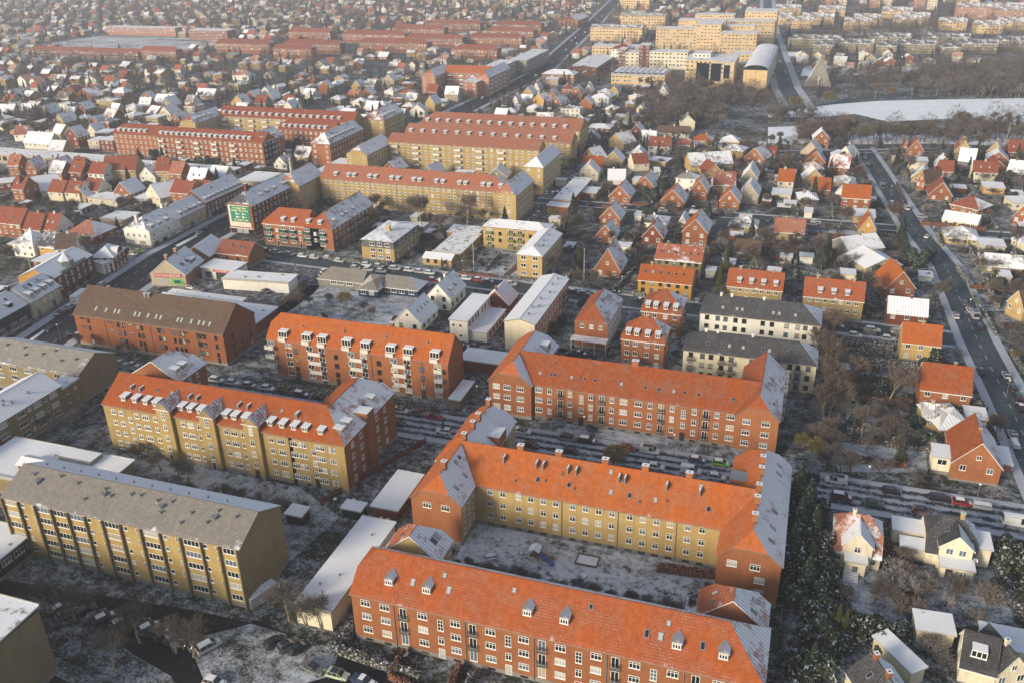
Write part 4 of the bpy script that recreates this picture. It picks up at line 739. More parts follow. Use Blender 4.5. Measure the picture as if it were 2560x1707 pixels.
far('long red brick apartment block with many dormers in front of the left suburb', 'the long red dormer block', [(-358.5, 385.5, -330, 398, 12, 16, 'redp', 'red', 'x', .4, None, .22), (-330, 384, -264, 396, 12, 16, 'redp', 'red', 'x', None, None, .22), (-276, 385, -264, 404, 12, 16, 'redp', 'red', 'y', 0., None, .6)], 3.4, balc=11)
far('long yellow brick block with red roof stretching behind the other red roofs', 'the far long yellow block', [(-327, 436, -240, 449, 13, 17.4, 'yelp', 'red', 'x', None, None, .24), (-337, 414, -326.5, 440, 13, 16.8, 'yelp', 'red', 'y', .3, None, .5), (-240, 446, -226, 472, 13, 17.4, 'yelp', 'red', 'y', 0., None, .6)], 4.4, balc=9)
far('L-shaped red brick block with snowy side wing behind a dark spruce', 'the red block behind the spruce', [(-275, 416, -241, 428, 12, 16, 'redp', 'red', 'x', .4, None, .22), (-240, 390.5, -229.2, 427, 12, 16.4, 'redp', 'red', 'y', 0., None, .7)], 3.6)
far('yellow brick block with diamond shaped stair windows and white balconies', 'the diamond-window block', [(-197, 390.8, -119.5, 402, 15, 18, 'yelp', 'pink', 'x', None, None, .3), (-208, 368.5, -197, 396, 13.5, 17, 'yelp', 'pink', 'y', .5, None, .7), (-119.5, 369, -110.8, 398, 13, 16.5, 'yelp', 'pink', 'y', 0., None, .9)], 0, balc=11)
far('yellow brick block with faded red roof and white dormers behind two other red roofs', 'the rearmost yellow block', [(-203.5, 446, -114, 464, 12.6, 17, 'yelp', 'pink', 'x', .4, None, .3)], 6)
far('low-set block with red roof and white dormers squeezed between two yellow blocks', 'the squeezed red-roofed block', [(-202, 421, -112, 433, 12, 16.2, 'yelp', 'pink', 'x', None, None, .35)], 6.5)
far('orange brick U-shaped apartment block with yellow balconies beside the avenue', 'the orange U-shaped block', [(-268, 593, -257.5, 622, 13, 17, 'pinkw', 'org', 'y', .3, None, .5), (-258, 612, -224, 624, 13, 17, 'pinkw', 'org', 'x', None, None, .3), (-226, 594, -217.5, 640, 13, 17, 'pinkw', 'org', 'y', .3, None, .5), (-233, 584, -223, 604, 11, 11.4, 'pinkw', 'red', 'y', None, None, None)], 0, balc=9)
far('long grey concrete office row with flat snowy roof along the left side of the avenue', 'the grey row beside the avenue', [(-243, 645, -229, 690, 11, 11.3, 'grey', 'dark', 'y', None, None, None), (-235, 692, -221, 755, 11, 11.3, 'grey', 'dark', 'y', None, None, None)])
far('greenish glass office slab with two dark brick towers', 'the greenish office slab', [(-151, 737, -140, 748, 13, 13.3, 'cream', 'dark', 'x', None, None, None), (-131.5, 737, -101, 750, 14, 14.3, 'cream', 'dark', 'x', None, None, None), (-140, 738, -131.8, 750, 18.5, 18.8, 'redd', 'dark', 'x', None, None, None), (-157, 738, -151.2, 748, 15, 15.3, 'redd', 'dark', 'x', None, None, None)], cat='office building', nm='office_building')
r = far('yellow brick hall with rows of snowy barrel roofs in front of the office slab', 'the barrel-roofed hall', [(-145.5, 660, -106, 690, 7.5, 7.8, 'gold', 'dark', 'x', None, None, M_ROOFL)], cat='hall', nm='sports_hall')
b = MB()
for i in range(9):
    x0 = -144.5 + i * 4.25
    for j in range(6): a0, a1 = math.pi * j / 6, math.pi * (j + 1) / 6; p = [(x0 + 2 - 2 * math.cos(a0), 7.8 + 1.3 * math.sin(a0)), (x0 + 2 - 2 * math.cos(a1), 7.8 + 1.3 * math.sin(a1))]; b.poly([(p[0][0], 662, p[0][1]), (p[1][0], 662, p[1][1]), (p[1][0], 688, p[1][1]), (p[0][0], 688, p[0][1])], 0)
put('barrel_roof', b.mesh('barrels', [M_ROOFL]), Matrix.Identity(4), r)
far('market hall with low brown snowy roof and red brick base by the avenue', 'the market hall', [(-189, 703, -167, 770, 5.5, 6.5, 'redd', 'grey', 'y', None, None, .7)], cat='hall', nm='market_hall')
far('red brick office with snowy hipped roof beside the avenue crossing', 'the hip-roofed brick office', [(-198.5, 659, -173.5, 673, 6.5, 9, 'redp', 'grey', 'x', 0., 0., .9)], cat='office building', nm='office_building')
far('white house with bright red snowy roof left of the office slab', 'the bright red roof', [(-169, 765, -152, 780, 12, 15, 'white', 'red', 'x', 0., 0., .2)])
r = far('sunlit yellow office building with tall glass corners and a white top', 'the glass-cornered office', [(-92, 662, -70, 690, 19, 19.4, 'gold', 'dark', 'x', None, None, None), (-70, 655, -57, 690, 19, 19.4, 'gold', 'dark', 'x', None, None, None), (-88, 672, -76, 684, 22, 22.2, 'white', 'dark', 'x', None, None, None)], cat='office building', nm='office_building')
b = MB(); b.box(-84, 661.6, 1, -75, 661.95, 17); b.box(-73, 654.6, 6, -66, 654.95, 18); b.box(-64, 654.6, 8, -60, 654.95, 17); put('glass_front', b.mesh('glass front', [M_GLASS]), Matrix.Identity(4), r)
r = far('long office wing with rounded snowy roof running beside the straight right-hand road', 'the round-roofed office wing', [(-50, 650, -34, 765, 15, 15.2, 'gold', 'dark', 'y', None, None, None), (-66, 735, -50, 748, 14, 14.3, 'gold', 'dark', 'x', None, None, None), (-57, 690, -50, 700, 13, 13.2, 'cream', 'dark', 'x', None, None, None)], cat='office building', nm='office_building')
b = MB()
for j in range(8): a0, a1 = math.pi * j / 8, math.pi * (j + 1) / 8; p = [(-42 - 8.5 * math.cos(a0), 15.4 + 3 * math.sin(a0)), (-42 - 8.5 * math.cos(a1), 15.4 + 3 * math.sin(a1))]; b.poly([(p[0][0], 649, p[0][1]), (p[1][0], 649, p[1][1]), (p[1][0], 766, p[1][1]), (p[0][0], 766, p[0][1])], 0)
b.poly([(-42 - 8.5 * math.cos(math.pi * j / 8), 649, 15.4 + 3 * math.sin(math.pi * j / 8)) for j in range(9)][::-1], 1)
put('round_roof', b.mesh('round roof', [M_SNOWP, M_GLASS]), Matrix.Identity(4), r)
for i, (lb, q) in enumerate([('golden sunlit apartment block with stepped roofline, front row of the new quarter', (-146, 846, -109, 858, 16, 16.4)), ('golden sunlit corner block right of the front row in the new quarter', (-109, 846, -88, 870, 19, 19.4)), ('golden block on the right edge of the new quarter by the road', (-86, 826, -55, 842, 15, 15.4)), ('middle golden apartment slab of the new quarter', (-125, 880, -88, 893, 19, 19.4)), ('long pale golden block behind the new quarter', (-90, 905, -45, 922, 17, 17.4)), ('pale golden block at the back left of the new quarter', (-135, 905, -110, 920, 17, 17.4)), ('rearmost pale golden block of the new quarter', (-130, 985, -90, 1000, 15, 15.4)), ('pale yellow block with broad roof at the back right of the new quarter', (-75, 930, -45, 955, 22, 22.5)), ('small golden block beside the front row of the new quarter', (-86, 862, -60, 874, 17, 17.3)), ('golden brick slab with flat roof left of the new quarter', (-222, 905, -170, 920, 11, 13)), ('golden block with curved front far up the right side of the avenue', (-215, 1010, -165, 1030, 12, 14)), ('pinkish low hall with snowy roof behind the office slab', (-192, 790, -140, 806, 8, 8.3))]):
    q = (*q[:4], q[4] * 1.25, q[4] * .25 + q[5]); far(lb, None, [(q[0], q[1], q[2], q[3], q[4], q[5], 'gold', 'grey', 'x', None, None, None if q[5] - q[4] < .6 else .6)])
LM.append(('the golden new quarter', -105, 870))
for i, (x, y) in enumerate([(-4, 1318), (50, 1292), (101, 1268), (152, 1300)]):
    far(['leftmost', 'second from left', 'third from left', 'rightmost'][i] + ' of four pale brick high-rises at the top edge', 'the high-rises' if i == 1 else None, [(x, y, x + 13, y + 18, 34, 34.4, 'pinkw', 'dark', 'x', None, None, None), (x + 13, y + 4, x + 27, y + 20, 34, 34.4, 'cream', 'dark', 'x', None, None, None)], nm='high_rise')
far('tall yellow tower block standing at the far end of the avenue', 'the avenue tower', [(-265, 1240, -225, 1256, 34, 34.3, 'gold', 'dark', 'x', None, None, None)], nm='high_rise')
SL = [(-60, 1076, -36, 1092), (-26, 1080, 8, 1094), (-40, 1040, -14, 1054), (18, 1035, 44, 1049), (28, 1075, 58, 1089), (68, 1070, 96, 1083), (78, 1098, 106, 1110), (110, 1044, 136, 1058), (140, 1022, 166, 1036), (166, 1052, 200, 1068), (138, 1160, 205, 1176), (172, 1130, 225, 1146), (-10, 1170, 20, 1182), (60, 1160, 92, 1172), (-60, 1180, -30, 1192)]
for i, q in enumerate(SL):
    r = far('', None, [(*q, 9 if i < 10 or i > 11 else 14, 13 if i < 10 or i > 11 else 18, 'gold' if i < 10 or i > 11 else 'pinkw', 'brn', 'x', None, None, .62)])
    ITEMS.append((r, 'pale sunlit slab with snowy pitched roof', (q[0] + q[2]) / 2, q[1])); r['group'] = 'pale slabs below the high-rises'
for i, q in enumerate([(-31, 890, 16, 902), (-8, 850, 9, 864), (9, 866, 42, 876), (44, 852, 60, 866), (60, 868, 92, 878), (95, 852, 110, 866), (110, 880, 142, 890), (40, 915, 75, 926), (85, 920, 125, 930), (140, 905, 180, 915)]):
    r = far('', None, [(*q, 8, 11.5, 'olive', 'slate', 'x', 0., None, .55)]); ITEMS.append((r, 'dull yellow courtyard block with slate roof', (q[0] + q[2]) / 2, q[1])); r['group'] = 'dull yellow courtyard blocks beyond the lake'
for i, (lb, q) in enumerate([('long low row with glowing orange brick front at the edge of a sports field', (-783, 868, -690, 880, 9, 9.4, 'pinkw')), ('bright red school block with white windows left of the centre', (-655, 845, -606, 862, 10, 10.4, 'red')), ('long dim red brick terrace along the near edge of the sports field', (-725, 697, -600, 708, 7, 10, 'redd'))]):
    far(lb, ['the orange row', 'the bright red school', 'the red terrace by the sports field'][i], [(q[0], q[1], q[2], q[3], q[4], q[5], q[6], 'red' if q[5] - q[4] > 1 else 'dark', 'x', None, None, None if q[5] - q[4] < .6 else .4)])
rr = [(-560, 760, -500, 772), (-490, 770, -430, 782), (-420, 790, -350, 802), (-470, 850, -400, 862), (-390, 830, -330, 842), (-330, 845, -275, 857), (-480, 735, -440, 745), (-330, 900, -280, 912), (-440, 905, -380, 917), (-310, 760, -270, 772), (-285, 1010, -262, 1060), (-340, 960, -290, 972), (-420, 960, -360, 972), (-540, 860, -490, 870), (-600, 700, -560, 710)]
for i, q in enumerate(rr):
    hz = q[3] - q[1] < 20
    r = far('', None, [(*q, 9, 12.5, 'redp', 'red', 'x' if hz else 'y', .3, .3, .36)]); ITEMS.append((r, 'hazy long red-roofed terrace', (q[0] + q[2]) / 2, q[1])); r['group'] = 'hazy red terraces in the far left suburb'
r = bld('church', 'steep triangular tent-shaped church with white cross beyond the lake', 'church', 0, 690, 'the tent-shaped church')
b = MB(); q = [(-9, 684, 0), (9, 684, 0), (9, 706, 0), (-9, 706, 0)]; [b.poly([q[i], q[(i + 1) % 4], (0, 692, 20)], 1 if i % 2 else 0) for i in range(4)]; put('tent_roof', b.mesh('tent roof', [wallm('grey'), M_ROOFL]), Matrix.Identity(4), r)
b = MB(); b.box(-.25, 683.4, 1, .25, 683.7, 7); b.box(-1.2, 683.4, 4.8, 1.2, 683.7, 5.3); put('cross', b.mesh('cross', [M_WHITE]), Matrix.Identity(4), r)
# --- low modern rows, left
for lb, x0, y0, x1, y1 in [('long low flat-roofed row with pure snow roof in front of the long red dormer block', -420, 352, -330, 364), ('low flat-roofed row with snowy terraces left of the villas', -325, 350, -262, 360), ('low white flat hall beside the tall chimney and the very long yellow block', -248, 336, -222, 352), ('long dark-edged flat building with snow roof stretching back from the billboard block', -221, 332, -208, 385)]:
    r = bld('low_row', lb, 'building', (x0 + x1) / 2, (y0 + y1) / 2); v = Vol(r, (x0, y0), (x1, y0), y1 - y0, 5 if x0 < -250 else 6, 5.2 if x0 < -250 else 6.2, 'beige', 'dark', flat_=True, snow=M_SNOWP); v.wins('F', (2, -2, int((x1 - x0) / 4)), [3.4, 1.4], 'sh').wins('R', (3, -3, int((y1 - y0) / 4)), [3.8], 'sh')
# ================================================================== houses of the gardens
WN = dict(redp='red brick', red='red brick', redd='dark red brick', yelp='yellow brick', yel='yellow brick', cream='cream', white='white', ochre='orange-yellow', olive='drab yellow', grey='grey', beige='beige', black='dark wooden')
RN = dict(org='orange', orr='orange-red', red='red', dark='black', brn='brown', grey='grey', slate='slate', pink='faded red')
def house(a, b, dep, ze, rise, kind, wl, rf, hip=None, extra=True, det=1, sn=None, look=None):
    """front corners a, b (left, right); kind g: gable to the front, e: eave to the front, h: hipped, f: flat"""
    cx, cy = (a[0] + b[0]) / 2, (a[1] + b[1]) / 2; w = math.hypot(b[0] - a[0], b[1] - a[1]); ux, uy = (b[0] - a[0]) / w, (b[1] - a[1]) / w
    cx -= uy * dep / 2; cy += ux * dep / 2
    rn = ('snow-roofed' if (sn or 0) > .8 or kind == 'f' else RN[rf] + '-roofed'); kn = dict(g='gabled', e='', h='hip-roofed', f='flat')[kind]
    if kind == 'h': rn = rn.replace('-roofed', '') if not rn.startswith('snow') else 'snowy'
    look = look or ' '.join(q for q in (WN[wl], rn if kind != 'f' else 'flat-roofed', kn if kind != 'f' else '', 'house') if q)
    r = thing('house', '', 'house', cx, cy, 0, None, look)
    if kind == 'g':
        a2, b2 = b, (b[0] - uy * dep, b[1] + ux * dep); v = Vol(r, a2, b2, w, ze, ze + rise, wl, rf, None, None, snow=sn, plinth=.5, ov=.4)
        if det:
            n = 2 if w < 11 else 3; v.wins('L', (w * .22, w * .78, n), [ze - 1.3] + ([ze - 4] if ze > 5 else []), 'c2').wins('L', [w / 2], [ze + rise * .3], 'm2').wins('F', (dep * .2, dep * .8, 3), [ze - 1.3], 'n2')
            v.chims([dep * U(.3, .7)], .6, .6, .9)
            if RND() < .5: v.skyl('F', [dep * .3, dep * .6], 2)
    else:
        if kind == 'f': v = Vol(r, a, b, dep, ze, ze + .15, wl, 'dark', flat_=True, snow=M_SNOWP, plinth=.3)
        else: v = Vol(r, a, b, dep, ze, ze + rise, wl, rf, 0. if kind == 'h' else hip, 0. if kind == 'h' else hip, snow=sn, plinth=.5)
        if det:
            n = max(2, int(w / 3)); v.wins('F', (1.6, -1.6, n), [ze - 1.2] + ([ze - 3.9] if ze > 5 else []), 'c2').wins('R', (dep * .25, dep * .75, 2), [ze - 1.2], 'c2')
            if kind != 'f':
                v.chims([w * U(.3, .7)], .6, .6, .8)
                if kind == 'e' and RND() < .4 and rise > 3: v.skyl('F', [w * .3, w * .65], 2)
    return r, v
def H(t, xl, yl, xr, yr, ze, dep, rise, kind, wl, rf, **k):
    a, b = P(t, xl, yl, ze), P(t, xr, yr, ze)
    if abs(b[1] - a[1]) < .25 * (b[0] - a[0]): ym = (a[1] + b[1]) / 2; a, b = (a[0], ym), (b[0], ym)
    return house(a, b, dep, ze, rise, kind, wl, rf, **k)
HS = '''12 888 235 1085 240 3.4 12 4.6 g redp org|12 1128 140 1305 160 3.4 14 4.8 g redp org|12 1365 275 1580 285 3.8 12 4.8 g redp org|12 1640 180 1790 195 4.6 11 5 g redp org|12 1905 275 2085 290 4.2 12 4.8 g redp org|12 2095 215 2260 235 4.2 14 4.8 g beige grey|12 2110 60 2250 75 4.2 14 4.6 g beige grey|12 808 425 990 442 3.8 10 4.6 g redp org|12 770 592 938 612 2.8 9 4.4 g redp org
12 1180 475 1415 485 3.2 10 1.8 h white dark|12 1195 600 1385 610 3.6 10 4.6 g redd red|12 1570 545 1790 580 5.4 14 5 g redp org|12 1990 503 2250 515 3 9 2.6 h yelp slate|12 765 885 985 925 3 12 7.5 g redp red|12 2045 742 2275 757 3 9 3.4 e grey brn|12 1530 470 1600 475 2.8 8 2.4 g white grey|12 590 200 770 210 2.8 9 .1 f redp dark
12 1120 -60 1260 -70 4.2 9 4 e cream red|12 1640 -50 2030 -70 3.6 11 4.6 e yelp slate|12 1790 20 1930 10 3 10 4 g ochre red|12 1310 5 1360 5 2.6 6 .1 f white dark|2 845 1470 1005 1480 3.2 9 4.4 g yelp grey|2 640 1430 775 1460 3 8 4.6 g yelp grey|2 885 1290 1025 1320 3.8 10 4.8 g yelp red|2 1065 1225 1210 1225 3.8 9 4.6 g redd dark|2 1250 1340 1445 1345 5.2 9 3.8 e white red|2 1500 1335 1690 1335 3 9 2.4 h yelp org|2 1650 1290 1835 1295 3 9 2.4 h yelp org|2 1330 1215 1625 1230 3.2 9 3 e white brn|2 1910 1300 2085 1300 3 9 2.4 h yelp grey|2 2135 1440 2310 1465 4.2 10 5 g redp red|2 700 1170 900 1180 3.4 10 1.4 h redd grey|2 990 1090 1170 1100 3.6 9 4 g grey slate|2 1340 850 1430 855 6 9 5 g white grey|2 725 895 885 905 6 10 2 h white grey|2 450 995 620 1005 5.6 9 1 h white dark|2 190 920 300 935 4 9 4.8 g ochre red|2 530 855 640 860 4.6 9 4.6 g redp red|2 320 890 400 895 3.6 11 5.4 g redp red|2 355 950 450 960 3.2 11 5 g redp red|2 1035 950 1125 950 2.8 8 1.4 h yelp grey|2 890 840 975 845 3.4 8 4 g yelp red|2 190 815 250 820 4 8 4.6 g cream red|2 665 830 735 835 4 8 4.4 g cream grey|2 455 820 550 820 4.4 9 3.6 h redp red|2 0 940 60 945 4 9 4.4 g white red|2 1070 880 1160 890 3 8 1 h cream dark|2 780 840 880 850 3 9 1.6 h grey grey|2 1110 800 1255 800 3.6 8 .1 f redd dark|2 1310 800 1410 800 3 8 1.4 h redd grey
13 90 92 235 105 4 9 4.6 e cream org|13 397 165 570 175 4 9 4 e redp org|13 680 245 940 255 6.2 9 4.4 e redp org|13 790 420 985 430 3 10 .1 f ochre dark|13 840 530 990 540 5.4 9 5 g ochre org|13 55 560 335 570 3.4 9 4 e yelp pink|13 610 100 800 110 3 9 2 h yelp grey|13 35 215 210 225 3 9 .1 f cream dark|13 1090 1070 1350 1070 4.6 12 5.4 g redp org|13 905 890 1230 860 3 14 2.6 g beige grey|13 750 740 1070 700 3 12 3.4 e grey grey|13 1100 1300 1465 1330 4.4 9 3.4 e redd grey|13 1235 1580 1585 1590 5.6 9 4 e yelp org
13 1480 220 1690 225 3 10 5.4 g redp red|13 1370 90 1440 110 4.4 11 5 g redp brn|13 1670 300 1935 360 3.6 11 3 h redp red|13 1600 440 1925 490 2.8 8 2.4 e cream slate|13 1630 600 1945 640 3 12 2.8 h yelp grey|13 1885 10 2110 20 5.2 9 4 e cream red|13 1980 150 2180 170 3 9 .1 f ochre dark|13 1570 0 1705 10 4 9 4 e redd red|13 2190 10 2350 30 4.6 10 4.6 e redd dark|13 2255 410 2400 440 4 9 4.6 g redp red|13 1990 860 2350 900 3 8 3 e olive grey|13 2200 1190 2350 1270 4.6 14 4.6 g yelp brn|13 2240 620 2400 690 3 10 2.6 e cream grey|13 1950 690 2180 700 2.8 8 .1 f cream dark
3 340 1480 525 1490 4 9 5 g redp red|3 635 1420 770 1440 4 9 4.6 g cream brn|3 1280 1380 1430 1385 4.6 9 5.4 g redp red|3 1225 1375 1285 1380 4 8 4.6 g redp red|3 1305 1480 1470 1490 5.6 8 .1 f cream dark|3 1720 1385 1865 1395 4.8 10 5.6 g yelp red|3 2010 1385 2150 1400 4.6 9 5 g yelp red|3 2210 1390 2360 1400 5 10 4.8 e redd red|3 1540 1530 1680 1540 3.6 9 4.6 g redd slate|3 575 1410 640 1420 6 8 .1 f black dark|3 0 1440 90 1440 3.6 9 4 e redp red
23 1410 440 1865 470 5.2 10 5 e redp orr|23 1435 700 1580 705 3 8 2 h yelp grey|23 1590 800 1890 790 2.8 12 2.2 h yelp grey
33 705 175 1050 330 4.4 12 4.6 e cream pink|33 1430 240 1920 420 4.6 13 5.4 e cream dark
0 455 1560 480 1568 4 9 4.6 g redp red|0 65 1520 165 1520 6 10 4.4 e redp org|0 235 1560 330 1560 4.4 10 5 g redp red|0 450 1550 560 1560 4.8 10 4.8 g redp red|0 635 1540 750 1545 6 9 4.4 e redp red|0 940 1560 1240 1560 7 10 5.6 e yelp red|0 1435 1560 1560 1560 7.5 9 5 e yelp red|0 600 1245 700 1260 6.6 9 5 g redd red|0 240 1300 430 1330 4 10 5 e white slate|0 820 1120 900 1130 5.2 8 3.6 g redd red|0 905 1120 1010 1120 6.2 9 2 h redd slate|0 810 1290 900 1300 5 9 .1 f cream dark|0 900 1290 1050 1290 6.4 9 .1 f redd dark
0 1000 850 1150 850 5 9 2.6 h redp grey|0 875 920 1040 925 6 9 .8 h yelp grey|0 1405 940 1580 945 4 10 4.6 e cream grey|0 490 910 640 910 4.2 10 4.4 e redp brn|0 700 870 840 890 4.6 10 5 g redp red|0 1800 870 1955 880 3.6 9 3.8 e beige grey|0 2110 950 2250 950 5 9 5 g ochre grey|0 2140 690 2270 700 6 9 3 h white pink|0 2290 560 2350 570 4 9 4 e redp pink
10 100 165 215 170 7 9 4.6 e redp red|10 260 125 355 190 3.8 11 5 g white grey|10 435 190 570 200 4.6 9 4.4 e cream red|10 590 195 720 210 4.6 9 4.4 e cream red|10 680 220 770 240 3.2 9 4.4 g ochre grey|10 770 170 880 190 4.6 9 4.4 e cream red|10 810 250 1060 280 3 9 .1 f cream dark|10 1060 190 1180 215 4.4 10 4.6 g redp grey|10 1340 200 1465 250 5 11 4.8 g cream dark|10 1225 255 1340 270 3 8 .1 f white dark|10 1560 195 1740 210 7 9 4.2 e redp red|10 1730 190 1880 200 6.6 9 4.2 e redp red|10 1290 40 1410 60 5 9 4.4 g white red|10 1425 0 1540 0 7.5 9 5 e yelp red|10 1545 20 1660 30 7.4 9 4.6 e redp pink|10 1710 90 1870 100 6 9 5 e redd grey|10 1910 50 2060 60 5.6 9 4 e beige slate|10 800 20 950 30 6.4 9 4.4 e white red|10 625 10 750 15 7 9 4.4 e redd red|10 440 10 570 15 7 9 4.4 e redp grey
10 -60 470 190 490 6.4 10 5 e redp red|10 205 530 370 540 5 9 5.4 e yelp red|10 370 535 520 545 5 9 5.4 e white red|10 610 570 860 600 4.2 12 4 h redd pink|10 120 660 290 690 5.6 10 4 h white dark|10 350 690 520 710 5 9 4.4 e ochre dark|10 500 720 690 710 5.4 9 4.4 e white brn|10 290 830 480 850 4 8 .1 f redd dark|10 920 440 1130 460 3 10 .1 f beige dark|10 -100 130 110 110 4 9 .1 f redd dark|10 650 340 760 350 2.6 6 .1 f blue dark'''
WN['blue'] = 'blue'
for ln in HS.replace('\n', '|').split('|'):
    q = ln.split(); f_ = [float(x) for x in q[:8]]; sn = None
    if '33' == q[0] : continue
    if q[8] != 'f':
        if q[10] in ('grey', 'slate', 'dark'): sn = U(.55, 1.1)
        elif q[0] in ('2', '3', '0') and RND() < .4: sn = .5
    H(int(f_[0]), *f_[1:8], q[8], q[9], q[10], sn=sn)
# two cream villas and two cottages near the camera at right, built with their own wings
def box_part(r, nm, x0, y0, x1, y1, z, wl, top=None):
    v = Vol(r, (x0, y0), (x1, y0), y1 - y0, z, z + .12, wl, 'dark', flat_=True, snow=top or M_SNOWP, plinth=.3); return v
def sp(t, x, y, z): return P(t, x, y, z)
r = thing('house', 'cream villa with pinkish snow-dusted roof, tall front gable and outside steps, by dark evergreens', 'house', 20, 131)
LM.append(('the cream villa with steps', 20, 131))
a, b_ = P(33, 590, 340, 3.2), P(33, 1035, 420, 3.2); ym = (a[1] + b_[1]) / 2
v = Vol(r, (a[0], ym), (b_[0], ym), 10.5, 3.4, 8.6, 'cream', 'pink', .5, .5, snow=.55, plinth=.4); cx = (b_[0] - a[0]) / 2; v.wins('F', [1.1, v.L - 1.3], [1.9], 'n2').chims([cx - 1], .6, .6, 1)
w = Vol(r, (a[0] + cx + 2.6, ym - .6), (a[0] + cx + 2.6, ym + 5.2), 5.2, 5.6, 8.3, 'cream', 'grey', snow=.85, plinth=0); w.wins('L', [2.6], [4.6], 'n2')
e = box_part(r, 'porch', a[0] + cx - 1.9, ym - 2.6, a[0] + cx + 1.7, ym - .7, 3.2, 'cream'); e.wins('F', [1.8], [1.5], 'd1')
b = MB(); [b.box(a[0] + cx - 2 , ym - 3.1 - .4 * i, 0, a[0] + cx + .6, ym - 2.7 - .4 * i, 1. - .2 * i, 0, 1) for i in range(5)]; put('steps', b.mesh('steps', [M_CONC, M_SNOW]), Matrix.Identity(4), r)
r = thing('house', 'cream villa with black tiled roof, front gable with two windows and a glazed garden room', 'house', 36, 130)
LM.append(('the cream villa with black roof', 36, 130))
a, b_ = P(33, 1450, 350, 3.2), P(33, 1915, 430, 3.2); ym = (a[1] + b_[1]) / 2
v = Vol(r, (a[0], ym), (b_[0], ym), 10, 3.3, 8.6, 'cream', 'dark', .4, .4, snow=.4, plinth=.4); cx = (b_[0] - a[0]) / 2; v.chims([cx + 1.5], .7, .7, 1, 'yelp')
w = Vol(r, (a[0] + cx + 3.4, ym - .5), (a[0] + cx + 3.4, ym + 5.), 5.6, 5.4, 8., 'cream', 'dark', snow=.35, plinth=0); w.wins('L', [1.7, 3.9], [4.3], 'c2').skyl('B', [2], 1.2)
e = box_part(r, 'garden_room', a[0] + cx - 1.9, ym - 3.4, a[0] + cx + 3.6, ym - .6, 2.8, 'cream'); e.wins('F', [1.4], [1.3], 'dd').wins('F', [3.8], [1.7], 'n2')
e = box_part(r, 'annex', a[0] - 4.2, ym + .4, a[0] - .05, ym + 3.4, 2.9, 'cream'); e = box_part(r, 'annex', a[0] - 5.4, ym + 5, a[0] - .05, ym + 9, 3.2, 'cream'); e = box_part(r, 'annex', b_[0] + .05, ym + 2, b_[0] + 2.6, ym + 7, 4.4, 'cream')
a, b_ = P(23, 1700, 1090, 4.8), P(23, 2145, 1140, 4.8)
h_, v = house(a, (b_[0], a[1]), 13, 4.8, 5.4, 'g', 'redp', 'orr', look='brick corner house with cream bay')
bx = Vol(h_, (a[0] - 3.6, a[1] + 1.5), (a[0] - .05, a[1] + 1.5), 5, 4.3, 4.5, 'cream', 'dark', flat_=True, snow=M_SNOWP); bx.wins('F', [1.8], [3.2], 'w2').wins('L', [1.5, 3.5], [3.2], 'c2'); w = Vol(h_, (b_[0] + .05, a[1] + 5), (b_[0] + 3, a[1] + 5), 7, 2.8, 3., 'redp', 'dark', flat_=True, snow=M_SNOWP)
r = thing('house', 'cream cottage with black roof and dark boxy dormer at the lower right', 'house', 36, 120)
LM.append(('the cottage with the boxy dormer', 36, 120))
a, b_ = P(33, 1770, 1400, 3.6), P(33, 2095, 1490, 3.6)
v = Vol(r, a, b_, 7.5, 3.6, 7.8, 'cream', 'dark', None, None, snow=.25, plinth=.3); v.wins('L', [2, 5.5], [2.2], 'n2').wins('L', [3.7], [5], 'n2').dormers('F', [v.L * .45], 1.1, 2., 1.7, 'flat', 'w3', M_ZINC)
a, b_ = P(33, 2095, 1495, 3.4), P(33, 2400, 1450, 3.4); h_, w = house(a, b_, 7, 3.4, 3.6, 'g', 'cream', 'dark', sn=.25, look='cream wing with red gable at the right edge')
r = thing('house', 'small house with dark snow-striped roof and two brick chimneys at the bottom edge', 'house', 20, 112)
v = Vol(r, (15.6, 115.4), (19.5, 107.5), 7.5, 3, 6.2, 'cream', 'dark', snow=.42, plinth=.3); v.chims([1.2, 5], .8, .7, 1.1, 'redp').skyl('F', [3], 2)
for lb, a, b_, dp, h in [('long snow-topped outbuilding running diagonally between two lower right gardens', (20, 124.6), (25.4, 118), 2.7, 2.8), ('white-roofed garden garage with sloping snowy roof behind the cottage with the boxy dormer', (27, 128.8), (32.8, 129.2), 4.4, 2.6), ('flat snowy roof of a low annex behind the cottage at the right picture edge', (37, 128), (46, 128), 5, 2.8)]:
    r = thing('garage', lb, 'garage', (a[0] + b_[0]) / 2, (a[1] + b_[1]) / 2); Vol(r, a, b_, dp, h, h + .3, 'cream', 'dark', flat_=True, snow=M_SNOWP, plinth=0)
# ================================================================== ground, streets
M_GARD = ground_mat('snowy garden ground', .42); M_LAWN = ground_mat('snowy lawn', 1.25, fine=2.4, sn=(.52, .56, .62)); M_YARD = ground_mat('snowy courtyard ground', 1.6, fine=.9, sn=(.62, .65, .70))
M_ROAD = asphalt('avenue asphalt', (.026, .029, .036), .06); M_STREET = asphalt('street asphalt with snow between the tracks', (.028, .031, .037), .40, 2.6); M_WETSHADE = asphalt('wet asphalt with painted shade', (.014, .015, .017), .02); M_DRIVE = asphalt('yard asphalt', (.045, .043, .042), .3); M_PAVE = asphalt('snowy pavement', (.10, .10, .10), .95); M_ROADR = asphalt('bluish asphalt', (.05, .066, .078), .12)  # car park asphalt: wet, its colour darkened further to stand for corner shade
M_ICE = snowy('snow on lake ice', (.80, .85, .92), (.5, .55, .62), .0, .02); M_LINE = flat('road marking', (.55, .56, .57), .7)
b = MB(); b.poly([(-5000, -600, 0), (4000, -600, 0), (4000, 6500, 0), (-5000, 6500, 0)]); struct('ground', b, [M_GARD])
HB = 0.
